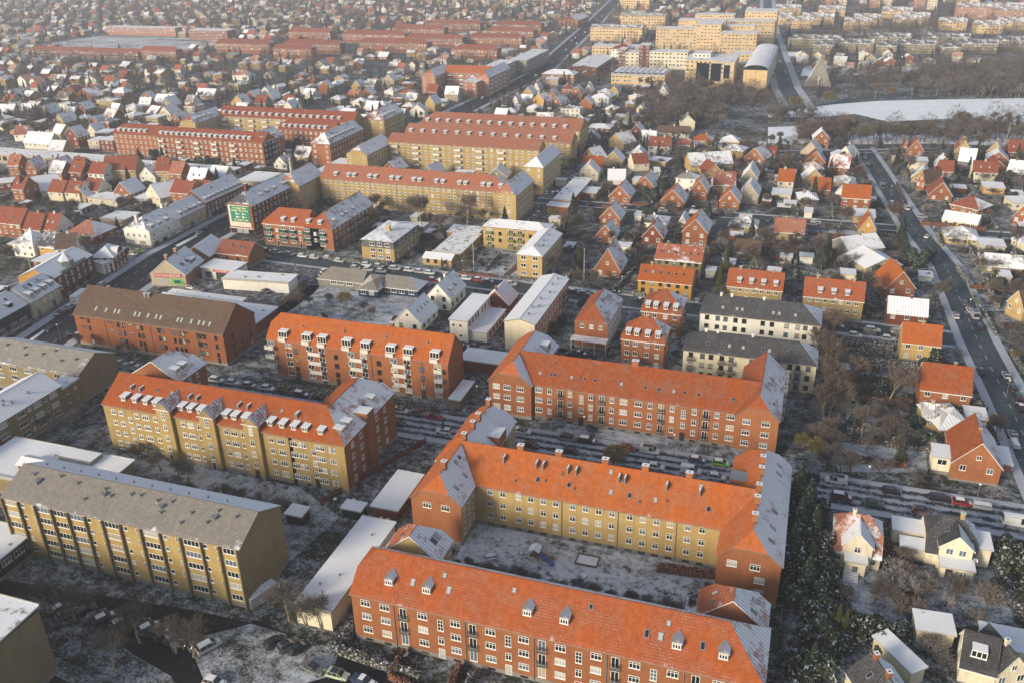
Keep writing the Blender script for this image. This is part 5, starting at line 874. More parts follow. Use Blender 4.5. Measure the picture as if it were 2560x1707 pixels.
def area(name, pts, mat_, z=.012, th=None):
    b = MB(); pts = [(p[0], p[1]) if len(p) == 2 else P(*p) for p in pts]
    if sum(pts[i][0] * pts[(i + 1) % len(pts)][1] - pts[(i + 1) % len(pts)][0] * pts[i][1] for i in range(len(pts))) < 0: pts = pts[::-1]
    if th: b.prism(pts, 0, z, 0)
    else: b.poly([(p[0], p[1], z) for p in pts])
    return struct(name, b, [mat_])
ROADS = []
def road(name, pts, w, mat_, z=.02, walk=1.8, line=False):
    b = MB(); c = MB(); ln = MB(); n = len(pts); nrm = []
    for i in range(n):
        a, d = pts[max(0, i - 1)], pts[min(n - 1, i + 1)]; l = math.hypot(d[0] - a[0], d[1] - a[1]); nrm.append((-(d[1] - a[1]) / l, (d[0] - a[0]) / l))
    v = 0
    for i in range(n - 1):
        p, q, m0, m1 = pts[i], pts[i + 1], nrm[i], nrm[i + 1]; L = math.hypot(q[0] - p[0], q[1] - p[1]); h = w / 2
        o = lambda P_, M_, d, zz: (P_[0] + M_[0] * d, P_[1] + M_[1] * d, zz)
        b.poly([o(p, m0, -h, z), o(q, m1, -h, z), o(q, m1, h, z), o(p, m0, h, z)], 0, [(-h, v), (-h, v + L), (h, v + L), (h, v)])
        if walk:
            for s_ in (-1, 1):
                A, B = (h, h + walk) if s_ > 0 else (-h - walk, -h)
                c.poly([o(p, m0, A, .14), o(q, m1, A, .14), o(q, m1, B, .14), o(p, m0, B, .14)]); e = h * s_; c.poly([o(p, m0, e, 0), o(q, m1, e, 0), o(q, m1, e, .14), o(p, m0, e, .14)])
        if line:
            k = int(L / 6)
            for j in range(k):
                t0, t1 = (j + .2) / k, (j + .55) / k; P0 = (p[0] + (q[0] - p[0]) * t0, p[1] + (q[1] - p[1]) * t0); P1 = (p[0] + (q[0] - p[0]) * t1, p[1] + (q[1] - p[1]) * t1)
                for d in ([0] if line == 1 else [-3.2, 3.2]): ln.poly([o(P0, m0, d - .08, z + .005), o(P1, m1, d - .08, z + .005), o(P1, m1, d + .08, z + .005), o(P0, m0, d + .08, z + .005)])
        v += L; ROADS.append((p, q, h + walk))
    struct(name, b, [mat_])
    if walk: struct('pavement', c, [M_PAVE])
    if ln.v: struct('road_marking', ln, [M_LINE])
def near_road(x, y, r=0):
    for (ax, ay), (bx, by), h in ROADS:
        dx, dy = bx - ax, by - ay; t = max(0, min(1, ((x - ax) * dx + (y - ay) * dy) / (dx * dx + dy * dy)))
        if math.hypot(x - ax - dx * t, y - ay - dy * t) < h + r: return True
    return False
AV = [(-170, 0), (-206, 150), (-216, 205), (-224, 255), (-226, 300), (-224, 420), (-218, 560), (-213, 700), (-232, 850), (-256, 1050), (-291, 1310), (-420, 2300)]
road('avenue', AV, 15, M_ROAD, .024, 3.2, 2)
road('street', [(-204, 169.5), (-140, 170), (-60, 170), (0, 170), (52, 170.3)], 10.5, M_STREET, .020, 1.2)
road('street', [(56, 171), (90, 172), (140, 174)], 10.5, M_STREET, .020, 1.2)
road('street', [(-213, 268), (-190, 266.5), (-150, 265), (-100, 262.5), (-50, 260.5), (46, 258.5)], 9, M_ROADR, .018, 1.5)
road('road', [(64, 60), (60, 130), (57.5, 180), (55, 225), (52.5, 260), (50, 320), (42, 365), (32, 450), (26, 498)], 8, M_ROADR, .022, 2.2, 1)
road('street', [(-112, 361), (-75, 361.5), (36, 361)], 6.5, M_ROADR, .018, 1.2); road('street', [(54, 362.5), (140, 362.5)], 6.5, M_ROADR, .018, 1.2)
road('street', [(-100, 452), (-44, 466), (60, 500), (220, 512)], 6, M_ROADR, .018, 1.2)
road('street', [(-67, 338), (-67, 356)], 4, M_ROADR, .016, 0); road('street', [(-30, 333), (-30, 356)], 5, M_ROADR, .016, 0)
road('road', [(-10, 600), (-21, 672), (-40, 860), (-55, 1010), (-66, 1150), (-90, 1500)], 11, M_ROADR, .022, 5)
road('street', [(-205, 636), (-160, 640), (-120, 642), (-60, 630), (-10, 600), (60, 668), (300, 780)], 6, M_ROADR, .016, 0)
road('path', [(-100, 500), (-60, 560), (0, 612), (100, 676), (260, 690)], 3, M_ROADR, .014, 0)
for y in (640, 720, 800, 880, 980, 1080, 1200): road('street', [(-240 - y * .05, y), (-500 - y * .25, y + 30 + y * .02)], 5, M_ROADR, .016, 0)
for x in (-300, -370, -450): road('street', [(x, 470), (x - 120, 1000)], 5, M_ROADR, .015, 0)
area('yard', [(-90.5, 163), (-77.5, 163), (-77.5, 134), (-76.5, 128), (-83, 126), (-96, 129), (-90.5, 140)], M_DRIVE, .012)
area('parking_lot', [(-160, 92), (-84, 99.5), (-64, 96.5), (-50, 96.5), (-50, 40), (-160, 40)], M_WETSHADE, .010)
area('snow_patch', [(-134, 89), (-127, 92.5), (-112, 90), (-99, 86), (-90, 84), (-84, 80), (-86, 76), (-99, 77), (-115, 79)], M_GARD, .018)
area('snow_patch', [(-84, 98.5), (-66, 97.5), (-64.5, 92), (-72, 86), (-83, 84), (-88, 88), (-92, 92)], M_LAWN, .018)
area('verge', [(-152, 99.6), (-84, 101.4), (-84, 98.7), (-150, 96)], M_GARD, .016)
area('verge', [(-57, 176.8), (3.5, 176.8), (3.5, 181.2), (-57, 181.2)], M_LAWN, .016)
area('lawn', [(-56, 119.8), (3, 126), (3.5, 137.4), (-56, 137.4)], M_YARD, .014)
area('lawn', [(-150, 128), (-86.5, 115.5), (-84, 131), (-98, 138), (-150, 138.8)], M_LAWN, .014)
area('parking_lot', [(-200, 228), (-172, 212.7), (-152, 214.5), (-152, 238), (-157, 262), (-182, 262), (-184, 234)], M_DRIVE, .012)
area('car_park', [(-112, 338), (-92, 338), (-92, 350.5), (-101.5, 350.5), (-103, 415), (-112, 415)], M_DRIVE, .012)
area('path', [(-96.3, 268), (-94, 268), (-93, 283), (-84, 283), (-84, 285), (-93, 285), (-96, 294), (-98, 294), (-95.5, 284)], plain('brick path', (.13, .085, .065)), .02)
area('lawn', [(-112, 268.5), (-82.5, 268.5), (-82.5, 295), (-112, 295)], M_LAWN, .012)
area('lawn', [(-157, 216), (-115.5, 216), (-115.5, 244), (-157, 244.8)], M_LAWN, .012)
area('sports_field', [(-800, 780), (-660, 742), (-600, 752), (-600, 838), (-660, 862), (-790, 862)], M_YARD, .012)
area('lake', [(3, 0, 1040), (3, 500, 970), (3, 1000, 930), (3, 1500, 918), (3, 2350, 905), (420, 740), (420, 560), (3, 2350, 1165), (3, 1900, 1080), (3, 1100, 1120), (3, 800, 1050), (3, 400, 1080), (3, 0, 1080)], M_ICE, .016)
area('snow_field', [(3, 0, 1170), (3, 300, 1160), (3, 800, 1200), (3, 1600, 1200), (3, 2400, 1230), (3, 2400, 1350), (3, 1500, 1320), (3, 700, 1330), (3, 0, 1340)], M_ICE, .013)
area('snow_field', [(3, 330, 610), (3, 1350, 615), (3, 1420, 660), (3, 1100, 690), (3, 300, 700)], M_ICE, .013)
for q in ([(3, 640, 290), (3, 1500, 240), (3, 1550, 320), (3, 700, 330)], [(3, 0, 470), (3, 300, 480), (3, 310, 520), (3, 60, 520)]): area('snow_field', q, M_ICE, .013)
for q in ([(23, 700, 565), (23, 1300, 600), (23, 1250, 800), (23, 720, 760)], [(23, 640, 900), (23, 1440, 930), (23, 1470, 1200), (23, 640, 1190)], [(33, 580, 600), (33, 1180, 480), (33, 1290, 1050), (33, 800, 900)], [(33, 1340, 480), (33, 2060, 520), (33, 2260, 1000), (33, 1740, 1050), (33, 1350, 860)], [(23, 660, 130), (23, 1110, 180), (23, 1110, 245), (23, 660, 200)], [(23, 720, 260), (23, 1150, 300), (23, 1150, 350), (23, 850, 340)], [(13, 1920, 1130), (13, 2230, 1150), (13, 2180, 1290), (13, 1990, 1290)], [(13, 560, 540), (13, 830, 560), (13, 820, 630), (13, 560, 620)], [(13, 40, 650), (13, 240, 690), (13, 200, 800), (13, 60, 790)]): area('lawn', q, M_LAWN, .011)
area('path', [(5.7, 100), (8, 100), (8.3, 164), (6, 164)], M_DRIVE, .016); area('path', [(5.6, 176.5), (8, 176.5), (8.4, 230), (6.4, 230)], M_DRIVE, .016)
area('yard', [(-79.5, 177.5), (-69.5, 177.5), (-68.6, 201), (-80, 200)], M_DRIVE, .013); area('path', [(-43.2, 176.9), (-40.6, 176.9), (-40.8, 181.2), (-42.8, 181.2)], M_DRIVE, .022); area('path', [(-16.4, 176.9), (-13.6, 176.9), (-13.8, 181.2), (-16, 181.2)], M_DRIVE, .022)
for q in ([(10, 680, 1495), (10, 805, 1425), (10, 825, 1440), (10, 700, 1515)], [(10, 1610, 690), (10, 1800, 590), (10, 1815, 605), (10, 1640, 700)], [(20, 60, 130), (10, 400, 1460), (10, 420, 1470), (20, 90, 140)]): area('traffic_island', q, M_SNOW, .13, True)
area('path', [(-150, 98.8), (-84, 100.6), (-84, 99.4), (-150, 97.4)], M_DRIVE, .024)
# --- hedges, fences
def leafbox(L, w, h, dens, seed):
    rs = random.Random(seed); b = MB(); n = max(2, int(L / 1.2)); b.box(-L / 2, -w / 2 * .7, 0, L / 2, w / 2 * .7, h * .86)
    for _ in range(int(L * dens)):
        x, y, z = rs.uniform(-L / 2, L / 2), rs.uniform(-w / 2, w / 2), h * rs.uniform(.05, 1.) ; s = rs.uniform(.1, .24)
        if abs(y) < w * .3: z = h * rs.uniform(.85, 1.06)
        d = Vector((rs.gauss(0, 1), rs.gauss(0, 1), rs.gauss(0, 1))).normalized(); e = d.orthogonal().normalized() * s; f = d.cross(e).normalized() * s; c = Vector((x, y, z))
        b.poly([c - e - f, c + e - f, c + e + f, c - e + f])
    return b
def hedge(x0, y0, x1, y1, h=1.5, w=1.1, mat_=None, look='trimmed winter hedge'):
    L = math.hypot(x1 - x0, y1 - y0); a = math.atan2(y1 - y0, x1 - x0); cx, cy = (x0 + x1) / 2, (y0 + y1) / 2
    d = 40 if cy < 220 else (16 if cy < 400 else 6)
    o = put('hedge', leafbox(L, w, h, d, int(x0 * 7 + y0)).mesh('hedge', [mat_ or M_HEDGE]), TR(cx, cy, 0, a)); o['category'] = 'hedge'; o['group'] = 'garden hedges'; ITEMS.append((o, look, cx, cy)); HEDGES.append((x0, y0, x1, y1)); return o
HEDGES = []
hedge(-66.5, 97, -50, 95.5, 1.5, 1.6); hedge(-66.5, 97, -65.5, 103, 1.7, 1.5); hedge(-55, 94.5, -44.5, 91.5, 1.4, 1.2, M_HEDGER, 'copper beech hedge'); hedge(-44.5, 91.5, -44.8, 100, 1.4, 1.2, M_HEDGER, 'copper beech hedge'); hedge(-54.8, 95, -55, 100, 1.4, .9, M_HEDGER, 'copper beech hedge')
hedge(-42, 91, -42, 99, 1.4, 1.2); hedge(-30, 88, -30, 99, 1.4, 1.2)
hedge(-18, 133.8, -7, 135, 1.5, 1.7, M_HEDGER, 'dark red clipped hedge'); hedge(-52, 162.8, 3, 163.2, 1.4, 1.); hedge(-132, 177.3, -107, 177.5, 1.3, 2.6, M_HEDGEG, 'flat-topped green hedge'); hedge(-105, 177.4, -83, 177.6, 1.3, 2.6, M_HEDGEG, 'flat-topped green hedge')
hedge(15, 158, 52, 161, 1.6, 1.4); hedge(-112, 268.3, -97, 268.3, 1.2, 1., M_HEDGER, 'reddish hedge'); hedge(-95, 268.3, -82, 268.3, 1.2, 1.); hedge(-163, 268.6, -139, 268.6, 1.5, 1.2, M_HEDGEG, 'tall green hedge'); hedge(-196, 273, -168, 273.4, .9, 1.)
for t in ['23 660 85 1120 120', '23 680 220 1120 270', '23 860 350 1350 400', '23 900 545 1320 590', '23 720 830 960 860', '23 1000 900 1350 950', '13 430 500 830 530', '13 430 240 680 250', '13 1190 560 1260 640', '13 580 640 820 660', '13 1730 900 1830 1040', '13 1850 1080 2350 1120', '13 1870 1150 2100 1530', '13 1400 500 2000 560', '13 2000 60 2350 60', '13 1180 130 1240 300', '12 830 345 1060 350', '12 1280 350 1580 370', '12 1840 380 2060 390', '12 1100 1150 1220 1160', '12 920 1130 1150 900', '12 1110 320 1250 330', '33 2080 480 2350 1000', '33 1100 300 1250 900', '33 1300 450 1330 900', '23 2230 100 2350 300', '12 870 150 900 260', '12 1340 120 1390 300', '12 1860 150 1880 360', '13 0 120 110 130', '13 240 200 390 215', '13 1550 590 1590 700', '2 1450 1380 1900 1400', '3 0 1350 500 1370']:
    q = [float(v_) for v_ in t.split()]; a = P(q[0], q[1], q[2]); c = P(q[0], q[3], q[4]); hedge(*a, *c, U(1.2, 1.9), U(.9, 1.5), random.choice([M_HEDGE, M_HEDGE, M_HEDGER, M_HEDGEG]))
def fence(x0, y0, x1, y1, h, mat_, label, cat='fence'):
    L = math.hypot(x1 - x0, y1 - y0); a = math.atan2(y1 - y0, x1 - x0); b = MB(); x = -L / 2
    while x < L / 2: b.box(x, -.03, .05, x + .14, .03, h); x += .24
    for z in (.3, h - .3): b.box(-L / 2, .031, z, L / 2, .07, z + .08)
    o = put('fence', b.mesh('fence', [mat_]), TR((x0 + x1) / 2, (y0 + y1) / 2, 0, a)); o['category'] = cat; o['label'] = label
fence(-56, 119, -2, 119, 1.9, M_DWOOD, 'black picket fence along the snowy courtyard behind the nearest red block'); fence(-90, 133.5, -78.3, 163, 1.5, M_RWOOD, 'dark red fence beside the drive of the yellow block'); fence(5, 100, 30, 99, 1.6, M_DWOOD, 'dark picket fence right of the nearest red block')
fence(-158, 244.3, -156, 216, 1.8, M_WOOD, 'pale wooden fence along the kindergarten yard'); fence(-135, 214.5, -106, 212.5, 1.9, M_RWOOD, 'dark red board fence behind the white-balcony block'); fence(-116, 101, -107, 96, .9, M_WOOD, 'low snow-topped timber rail in the dark car park')
fence(5.5, 123, 5.5, 163, 1.5, M_DWOOD, 'dark fence running between the yellow courtyard block and the evergreens')
# ================================================================== cars
CARC = dict(w=(.62, .62, .60), k=(.012, .012, .014), g=(.14, .145, .15), s=(.36, .37, .38), b=(.02, .04, .11), r=(.30, .015, .02), d=(.03, .04, .055), n=(.16, .42, .03), l=(.42, .50, .36), m=(.12, .02, .03), t=(.03, .07, .08))
CARN = dict(w='white', k='black', g='grey', s='silver', b='blue', r='red', d='dark blue', n='bright green', l='pale green', m='dark maroon', t='dark teal')
CM = {k: flat('paint ' + CARN[k], c, .28, .0, .6) for k, c in CARC.items()}
def loft(secs, mi=0, b=None):
    """secs: list of (x, [(y,z)...]) symmetric half profile from bottom to top centre"""
    b = b or MB(); full = []
    for x, pr in secs: full.append([(x, -y, z) for y, z in pr] + [(x, y, z) for y, z in pr[::-1]])
    n = len(full[0])
    for i in range(len(full) - 1):
        for j in range(n - 1): b.poly([full[i][j], full[i][j + 1], full[i + 1][j + 1], full[i + 1][j]][::-1], mi)
    b.poly(full[0], mi); b.poly(full[-1][::-1], mi); return b
CT = dict(h=(4.0, 1.72, 1.48), e=(4.6, 1.8, 1.5), v=(4.7, 1.85, 1.95), V=(5.4, 2.0, 2.35), s=(4.5, 1.8, 1.45), u=(4.5, 1.85, 1.7), T=(3.6, 1.9, 1.3))
CN = dict(h='hatchback', e='estate car', v='van', V='tall van', s='saloon car', u='people carrier', T='flat trailer')
def car_meshes(k):
    L, W, Hh = CT[k]; w = W / 2; f = L / 2; bl = .92 if k in 'hesT' else 1.05; hood = {'h': .95, 'e': 1.15, 's': 1.15, 'u': 1.0, 'v': .9, 'V': .7, 'T': 0}[k]; tail = {'h': .12, 'e': .15, 's': .9, 'u': .15, 'v': .05, 'V': .05, 'T': 0}[k]
    P_ = lambda x, a, z0, z1: (x, [(a * .9, z0), (a, z0 + .18), (a, (z0 + z1) / 2), (a * .93, z1 - .06), (a * .8, z1)])
    b = loft([P_(-f, w * .86, .38, bl - .12), P_(-f + .15, w * .97, .25, bl), P_(0, w, .25, bl), P_(f - hood, w, .25, bl - .02), P_(f - .25, w * .95, .25, bl - .18), P_(f, w * .8, .36, bl - .38)])
    g = MB(); R = lambda x, a, z: (x, [(a, bl - .05), (a * .99, bl), (a * .9, (bl + z) / 2), (a * .83, z - .06), (a * .72, z)])
    xf, xr = f - hood, -f + tail; rake = {'h': .75, 'e': .8, 's': .8, 'u': .8, 'v': .7, 'V': .6, 'T': .1}[k]; rr = {'h': .4, 'e': .35, 's': .6, 'u': .3, 'v': .1, 'V': .08, 'T': .1}[k]
    if k != 'T':
        loft([(xr, [(w * .9, bl - .05)] * 5), R(xr + rr, w * .94, Hh - .06), R((xf + xr) / 2, w * .95, Hh - .03), R(xf - rake, w * .94, Hh - .05), (xf, [(w * .88, bl - .06)] * 5)], 0, g)
    rf = MB(); t = Hh; rf.slab([(xr + rr - .05, -w * .76, t - .05), (xf - rake + .05, -w * .76, t - .05), (xf - rake + .05, w * .76, t - .05), (xr + rr - .05, w * .76, t - .05)], .1, 0)
    x0, x1 = xr + rr, xf - rake; pl = MB()
    for sx in (-1, 1):
        for x in [x0 + .02, (x0 + x1) / 2, x1 - .02]: pl.tube((x, sx * w * .955, bl - .02), (x, sx * w * .74, t - .05), .05, .05, 4)
        pl.tube((xf - .02, sx * w * .9, bl - .03), (x1, sx * w * .74, t - .04), .045, .045, 4)
        if k in 'vV': pl.box(x0 + .1, sx * w * .8 if sx > 0 else -w * .975, bl, x1 - .9, w * .975 if sx > 0 else -w * .8, t - .1)
    rf.v_ = 0; n = len(rf.v); rf.v += pl.v; rf.f += [tuple(i + n for i in q) for q in pl.f]; rf.m += pl.m; rf.uv += pl.uv
    sn = MB(); sn.slab([(x0 + .08, -w * .68, t + .03), (x1 - .08, -w * .68, t + .03), (x1 - .08, w * .68, t + .03), (x0 + .08, w * .68, t + .03)], .07, 0)
    if hood > .5: sn.slab([(xf + .1, -w * .72, bl + .015), (f - .35, -w * .66, bl - .13), (f - .35, w * .66, bl - .13), (xf + .1, w * .72, bl + .015)], .04, 0)
    wh = MB(); wh.tube((0, -.11, 0), (0, .11, 0), .32, .32, 12, 0, True); q = MB(); q.tube((0, -.10, 0), (0, -.12, 0), .19, .19, 8, 1, True); q.tube((0, .10, 0), (0, .12, 0), .19, .19, 8, 1, True)
    n = len(wh.v); wh.v += q.v; wh.f += [tuple(i + n for i in a) for a in q.f]; wh.m += q.m; wh.uv += q.uv
    hl = MB(); hl.box(-.06, -.2, -.08, .06, .2, .08)
    nm = CN[k]
    return [('body', b.mesh(nm + ' body', [M_RAIL]), (0, 0, 0), None)] + ([('roof', rf.mesh(nm + ' roof', [M_RAIL]), (0, 0, 0), None)] if k != 'T' else []) + ([('windows', g.mesh(nm + ' windows', [M_CGLASS]), (0, 0, 0), 0)] if k != 'T' else []) + \
        [('wheel', wh.mesh('wheel', [M_TYRE, M_RIM]), (x, y, .32), 0) for x in (-f + .75, f - .8) for y in (-w + .1, w - .1)] + ([('headlight', hl.mesh('headlight', [M_LAMP]), (f - .1, y, .64), 0) for y in (-w * .62, w * .62)] + [('tail_light', hl.mesh('tail light', [M_TAIL]), (-f + .06, y, .78), 0) for y in (-w * .7, w * .7)] if k != 'T' else []), [('snow_cover', sn.mesh('snow on car', [M_SNOW]), (0, 0, 0), 0)]
CMS = {}
def car(x, y, a, k, c, snow, where, z=.03):
    if k not in CMS: CMS[k] = car_meshes(k)
    base, sc = CMS[k]; far_ = y > 300
    nm = {'v': 'parked_van', 'V': 'parked_van', 'T': 'trailer'}.get(k, 'parked_car')
    r = put(nm, None, TR(x, y, z, a)); r['category'] = 'van' if k in 'vV' else ('trailer' if k == 'T' else 'car'); r['group'] = 'vehicles ' + where
    for n_, me, loc, own in base + (sc if snow else []):
        if far_ and n_ in ('headlight', 'tail_light'): continue
        o = put(n_, me, TR(x, y, z, a) @ TR(*loc), r)
        if own is None: o.material_slots[0].link = 'OBJECT'; o.material_slots[0].material = CM[c]
    CARS.append((r, (CARN[c] + ' ' + CN[k] + (' with snow' if snow else '')), where, x, y))
    return r
CARS = []
def cars(where, txt, z=0):
    for s_ in txt.split('|'):
        q = s_.split(); x, y = P(float(q[0]), float(q[1]), float(q[2]), .5); ty = q[3]; a = math.radians(float(q[4])); car(x, y, a, ty[0], ty[1], len(ty) > 2, where)
AVD = 103
cars('on the street between the courtyard blocks', '22 105 820 hw 0|22 515 885 ug 0|22 690 910 uk_ 0|22 1060 975 hr 0|22 1265 1000 vw 0|22 1700 1085 hb_ 0|22 1920 1115 hn_ 0|22 175 950 hd 0|22 540 1005 hk 0|22 1320 1145 hw_ 0|22 1640 1185 vw_ 0|22 1880 1240 hw_ 0')
cars('on the snowy street right of the courtyard blocks', '23 355 1245 Vk 180|23 625 1275 vw 180|23 1135 1370 hk 0|23 1580 1435 ek 0|23 1785 1475 hr_ 0|23 200 1360 ss_ 0|23 675 1425 um_ 0|23 960 1480 st 0|23 1410 1550 hm 0|23 1965 1510 Ts_ 0|33 2280 100 Vw_ 0')
cars('in the row below the white-balcony block', '20 1110 200 ss_ 0|20 1220 215 ss_ 0|20 1990 350 es_ 0|20 2140 375 hw_ 0|20 2290 400 hg_ 0|21 110 425 hw_ 0|21 250 455 sk 0|21 415 480 ek_ 0|21 580 510 hk 0|21 1335 630 hw 0|21 1495 655 hg 0|21 1650 690 hr 0|21 1300 745 sd 0|21 1725 820 hw_ 180')
cars('in the dark car park at the lower left', '30 620 930 hg 60|30 780 905 hk 60|30 870 955 sb 60|30 960 970 hk_ 60|30 1290 1040 hk 60|30 1440 1080 hk 60|30 1530 1120 hk 60|30 1690 1180 ss_ 60|30 1920 1230 us_ 60|31 170 1190 hd 60|31 290 1220 hg 60|31 400 1240 hk 60|31 520 1430 sg -10|31 750 1490 hl 0|31 990 1550 sb_ -8|30 1970 1560 hs_ 0|30 560 880 sk_ 60|30 1120 1010 hg_ 60|30 1210 1020 sd 60|30 1370 1060 hg_ 60|30 1610 1150 hk_ 60|30 1770 1190 hd 60|30 1830 1210 hg 60')
cars('along the avenue', '20 90 40 sd 105|10 455 1450 sd -77|10 555 1310 ed 103|10 645 1250 hs_ 103|10 660 1520 hk 60|10 940 1045 hs_ 103|10 1390 985 hk 103|10 1440 950 hw 103|10 1830 570 hw 103|10 1910 525 hd 103|10 1180 720 hd 0|10 1225 765 hw 0|10 1275 740 hn 0|10 1760 1075 hw 0|10 1815 1100 hs 0|10 2290 1045 ek 30')
cars('parked along the middle street', '11 95 735 ek_ 0|11 190 750 hs_ 0|11 310 770 hg_ 0|11 430 785 hw_ 0|11 535 800 hs_ 0|11 665 805 hg_ 0|11 765 830 hs_ 0|11 85 790 sd 0|11 1020 865 hw_ 0|11 1130 880 hg_ 0|11 1275 900 es_ 0|11 1405 915 hw_ 0|11 1505 930 hs_ 0|11 1595 940 hw_ 0|11 1630 1005 hr_ 0|11 915 895 hg_ 0|11 1030 910 hw_ 0|11 1150 925 hs_ 0|11 1930 990 hw_ 0|11 2045 1005 hr_ 0|11 2130 1020 hd_ 0|11 2340 1040 es_ 0|12 570 1115 hk_ 0|12 665 1130 hg_ 0|12 770 1140 hw_ 0|12 1180 1195 sk_ 0|12 1075 1110 ug 0|13 630 1430 ek_ 0|13 810 1445 hk 0|13 960 1460 ew_ 0|13 800 1510 hw_ 0|13 1195 1480 hw_ 0|13 1105 1540 hs_ 0')
cars('in the supermarket yard', '11 275 1005 hw 0|11 200 1040 hk 0|11 125 1080 hn_ 150|11 90 1105 sg 150|11 640 925 hw_ 60|22 445 75 hk 60|22 560 120 sk 0|22 620 110 sm_ 0')
cars('on the right-hand road', '13 1045 150 Vg 100|13 1130 295 es_ 100|13 1270 345 vw 100|13 1180 395 hs 100|13 1800 1215 hg 95|13 1850 1280 hw 95|13 1895 1330 Vs 95|13 1720 1330 ew 95|13 1935 1435 uk 95|13 1470 605 hw 60|13 1420 425 hw_ 0|23 1955 270 sk 95|23 2185 305 hw 95|23 2240 415 hk 95|23 2290 500 ek 95|23 2320 600 sk_ 95|23 2245 850 hw 95|23 2265 940 Ts_ 95|3 885 1445 hw 97|3 920 1510 hw 97')
cars('on the garden streets', '12 1020 335 hw_ 0|12 1180 350 hk 0|12 1390 365 hw_ 0|12 1510 380 hg 0|12 1880 410 hk 0|12 1990 415 hk 0|12 1705 1190 hw 90|2 1030 1410 hg 0|2 1100 1415 hw 0|2 1600 1410 hg 0|13 440 470 hw_ 0|12 1665 345 hs_ 90|12 250 390 es_ 80|12 210 425 hw_ 80|12 320 205 hw_ 90|12 380 210 hg_ 90|12 420 205 hk_ 90|12 470 215 hs_ 90|12 480 170 hw_ 170|12 500 145 hs_ 170|12 520 120 hw_ 170|12 540 95 hg_ 170|12 560 70 hw_ 170|12 580 50 hw_ 170|11 1920 465 hw_ 0|11 1650 435 vs_ 0')
for i in range(46):       # traffic up the avenue
    t = i / 46; y = 320 + 900 * t ** 1.3; 
    for j in range(len(AV) - 1):
        if AV[j][1] <= y <= AV[j + 1][1]: k = (y - AV[j][1]) / (AV[j + 1][1] - AV[j][1]); x = AV[j][0] + (AV[j + 1][0] - AV[j][0]) * k; a = math.atan2(AV[j + 1][1] - AV[j][1], AV[j + 1][0] - AV[j][0])
    car(x + random.choice([-6.3, -2.2, 2.2, 6.3]), y, a, random.choice('hhhesv'), random.choice('wksgdwr'), RND() < .3, 'on the far avenue')
for i in range(40):
    y = 690 + 11 * i; x = -24 - (y - 690) * .115; car(x + random.choice([-4.3, 4.2]), y, math.radians(97), random.choice('hhesv'), random.choice('wksgdr'), RND() < .4, 'on the straight road beyond the lake')
# box truck on the avenue
x, y = P(10, 745, 1180, 1); r = thing('box_truck', 'white box truck with green and red lettering standing on the avenue', 'truck', x, y, math.radians(103)); T_ = TR(x, y, 0, math.radians(103))
b = MB(); b.box(-4, -1.25, 1., 3, 1.25, 3.7); put('cargo_box', b.mesh('cargo box', [M_WHITE]), T_, r); b = MB(); b.box(3.2, -1.15, .5, 5, 1.15, 2.6); b.box(-4, -.9, .6, 3.2, .9, .95); put('cab', b.mesh('cab', [M_WHITE]), T_, r)
b = MB(); b.box(5, -1, 1.5, 5.03, 1, 2.4); put('windscreen', b.mesh('windscreen', [M_CGLASS]), T_, r)
for wx in (-2.6, 3.8):
    for wy in (-1.1, 1.1): b = MB(); b.tube((0, -.14, 0), (0, .14, 0), .46, .46, 12, 0, True); put('wheel', b.mesh('wheel', [M_TYRE]), T_ @ TR(wx, wy, .46), r)
text_obj('lettering', 'BENDY', .5, T_ @ TR(-.5, -1.27, 2.6), flat('letter green', (.02, .3, .15), .5), r) if 0 else None
for nm_, col, z0, z1, xx in (('emblem', (.02, .28, .15), 2.5, 3., 0),): b = MB(); [b.box(xx - .9 + i * .38, -1.275, z0, xx - .64 + i * .38, -1.26, z1) for i in range(5)]; put('lettering', b.mesh('l', [flat('letter green', col, .5)]), T_, r)
b = MB(); [b.box(-4.02, -.8 + i * .34, 2.7, -4.005, -.56 + i * .34, 3.1, 0) for i in range(5)]; [b.box(-4.02, -.7 + i * .4, 1.6, -4.005, -.4 + i * .4, 2.1, 1) for i in range(4)]; put('lettering', b.mesh('l2', [flat('letter dark green', (.02, .15, .1), .5), flat('letter red', (.5, .02, .03), .5)]), T_, r)
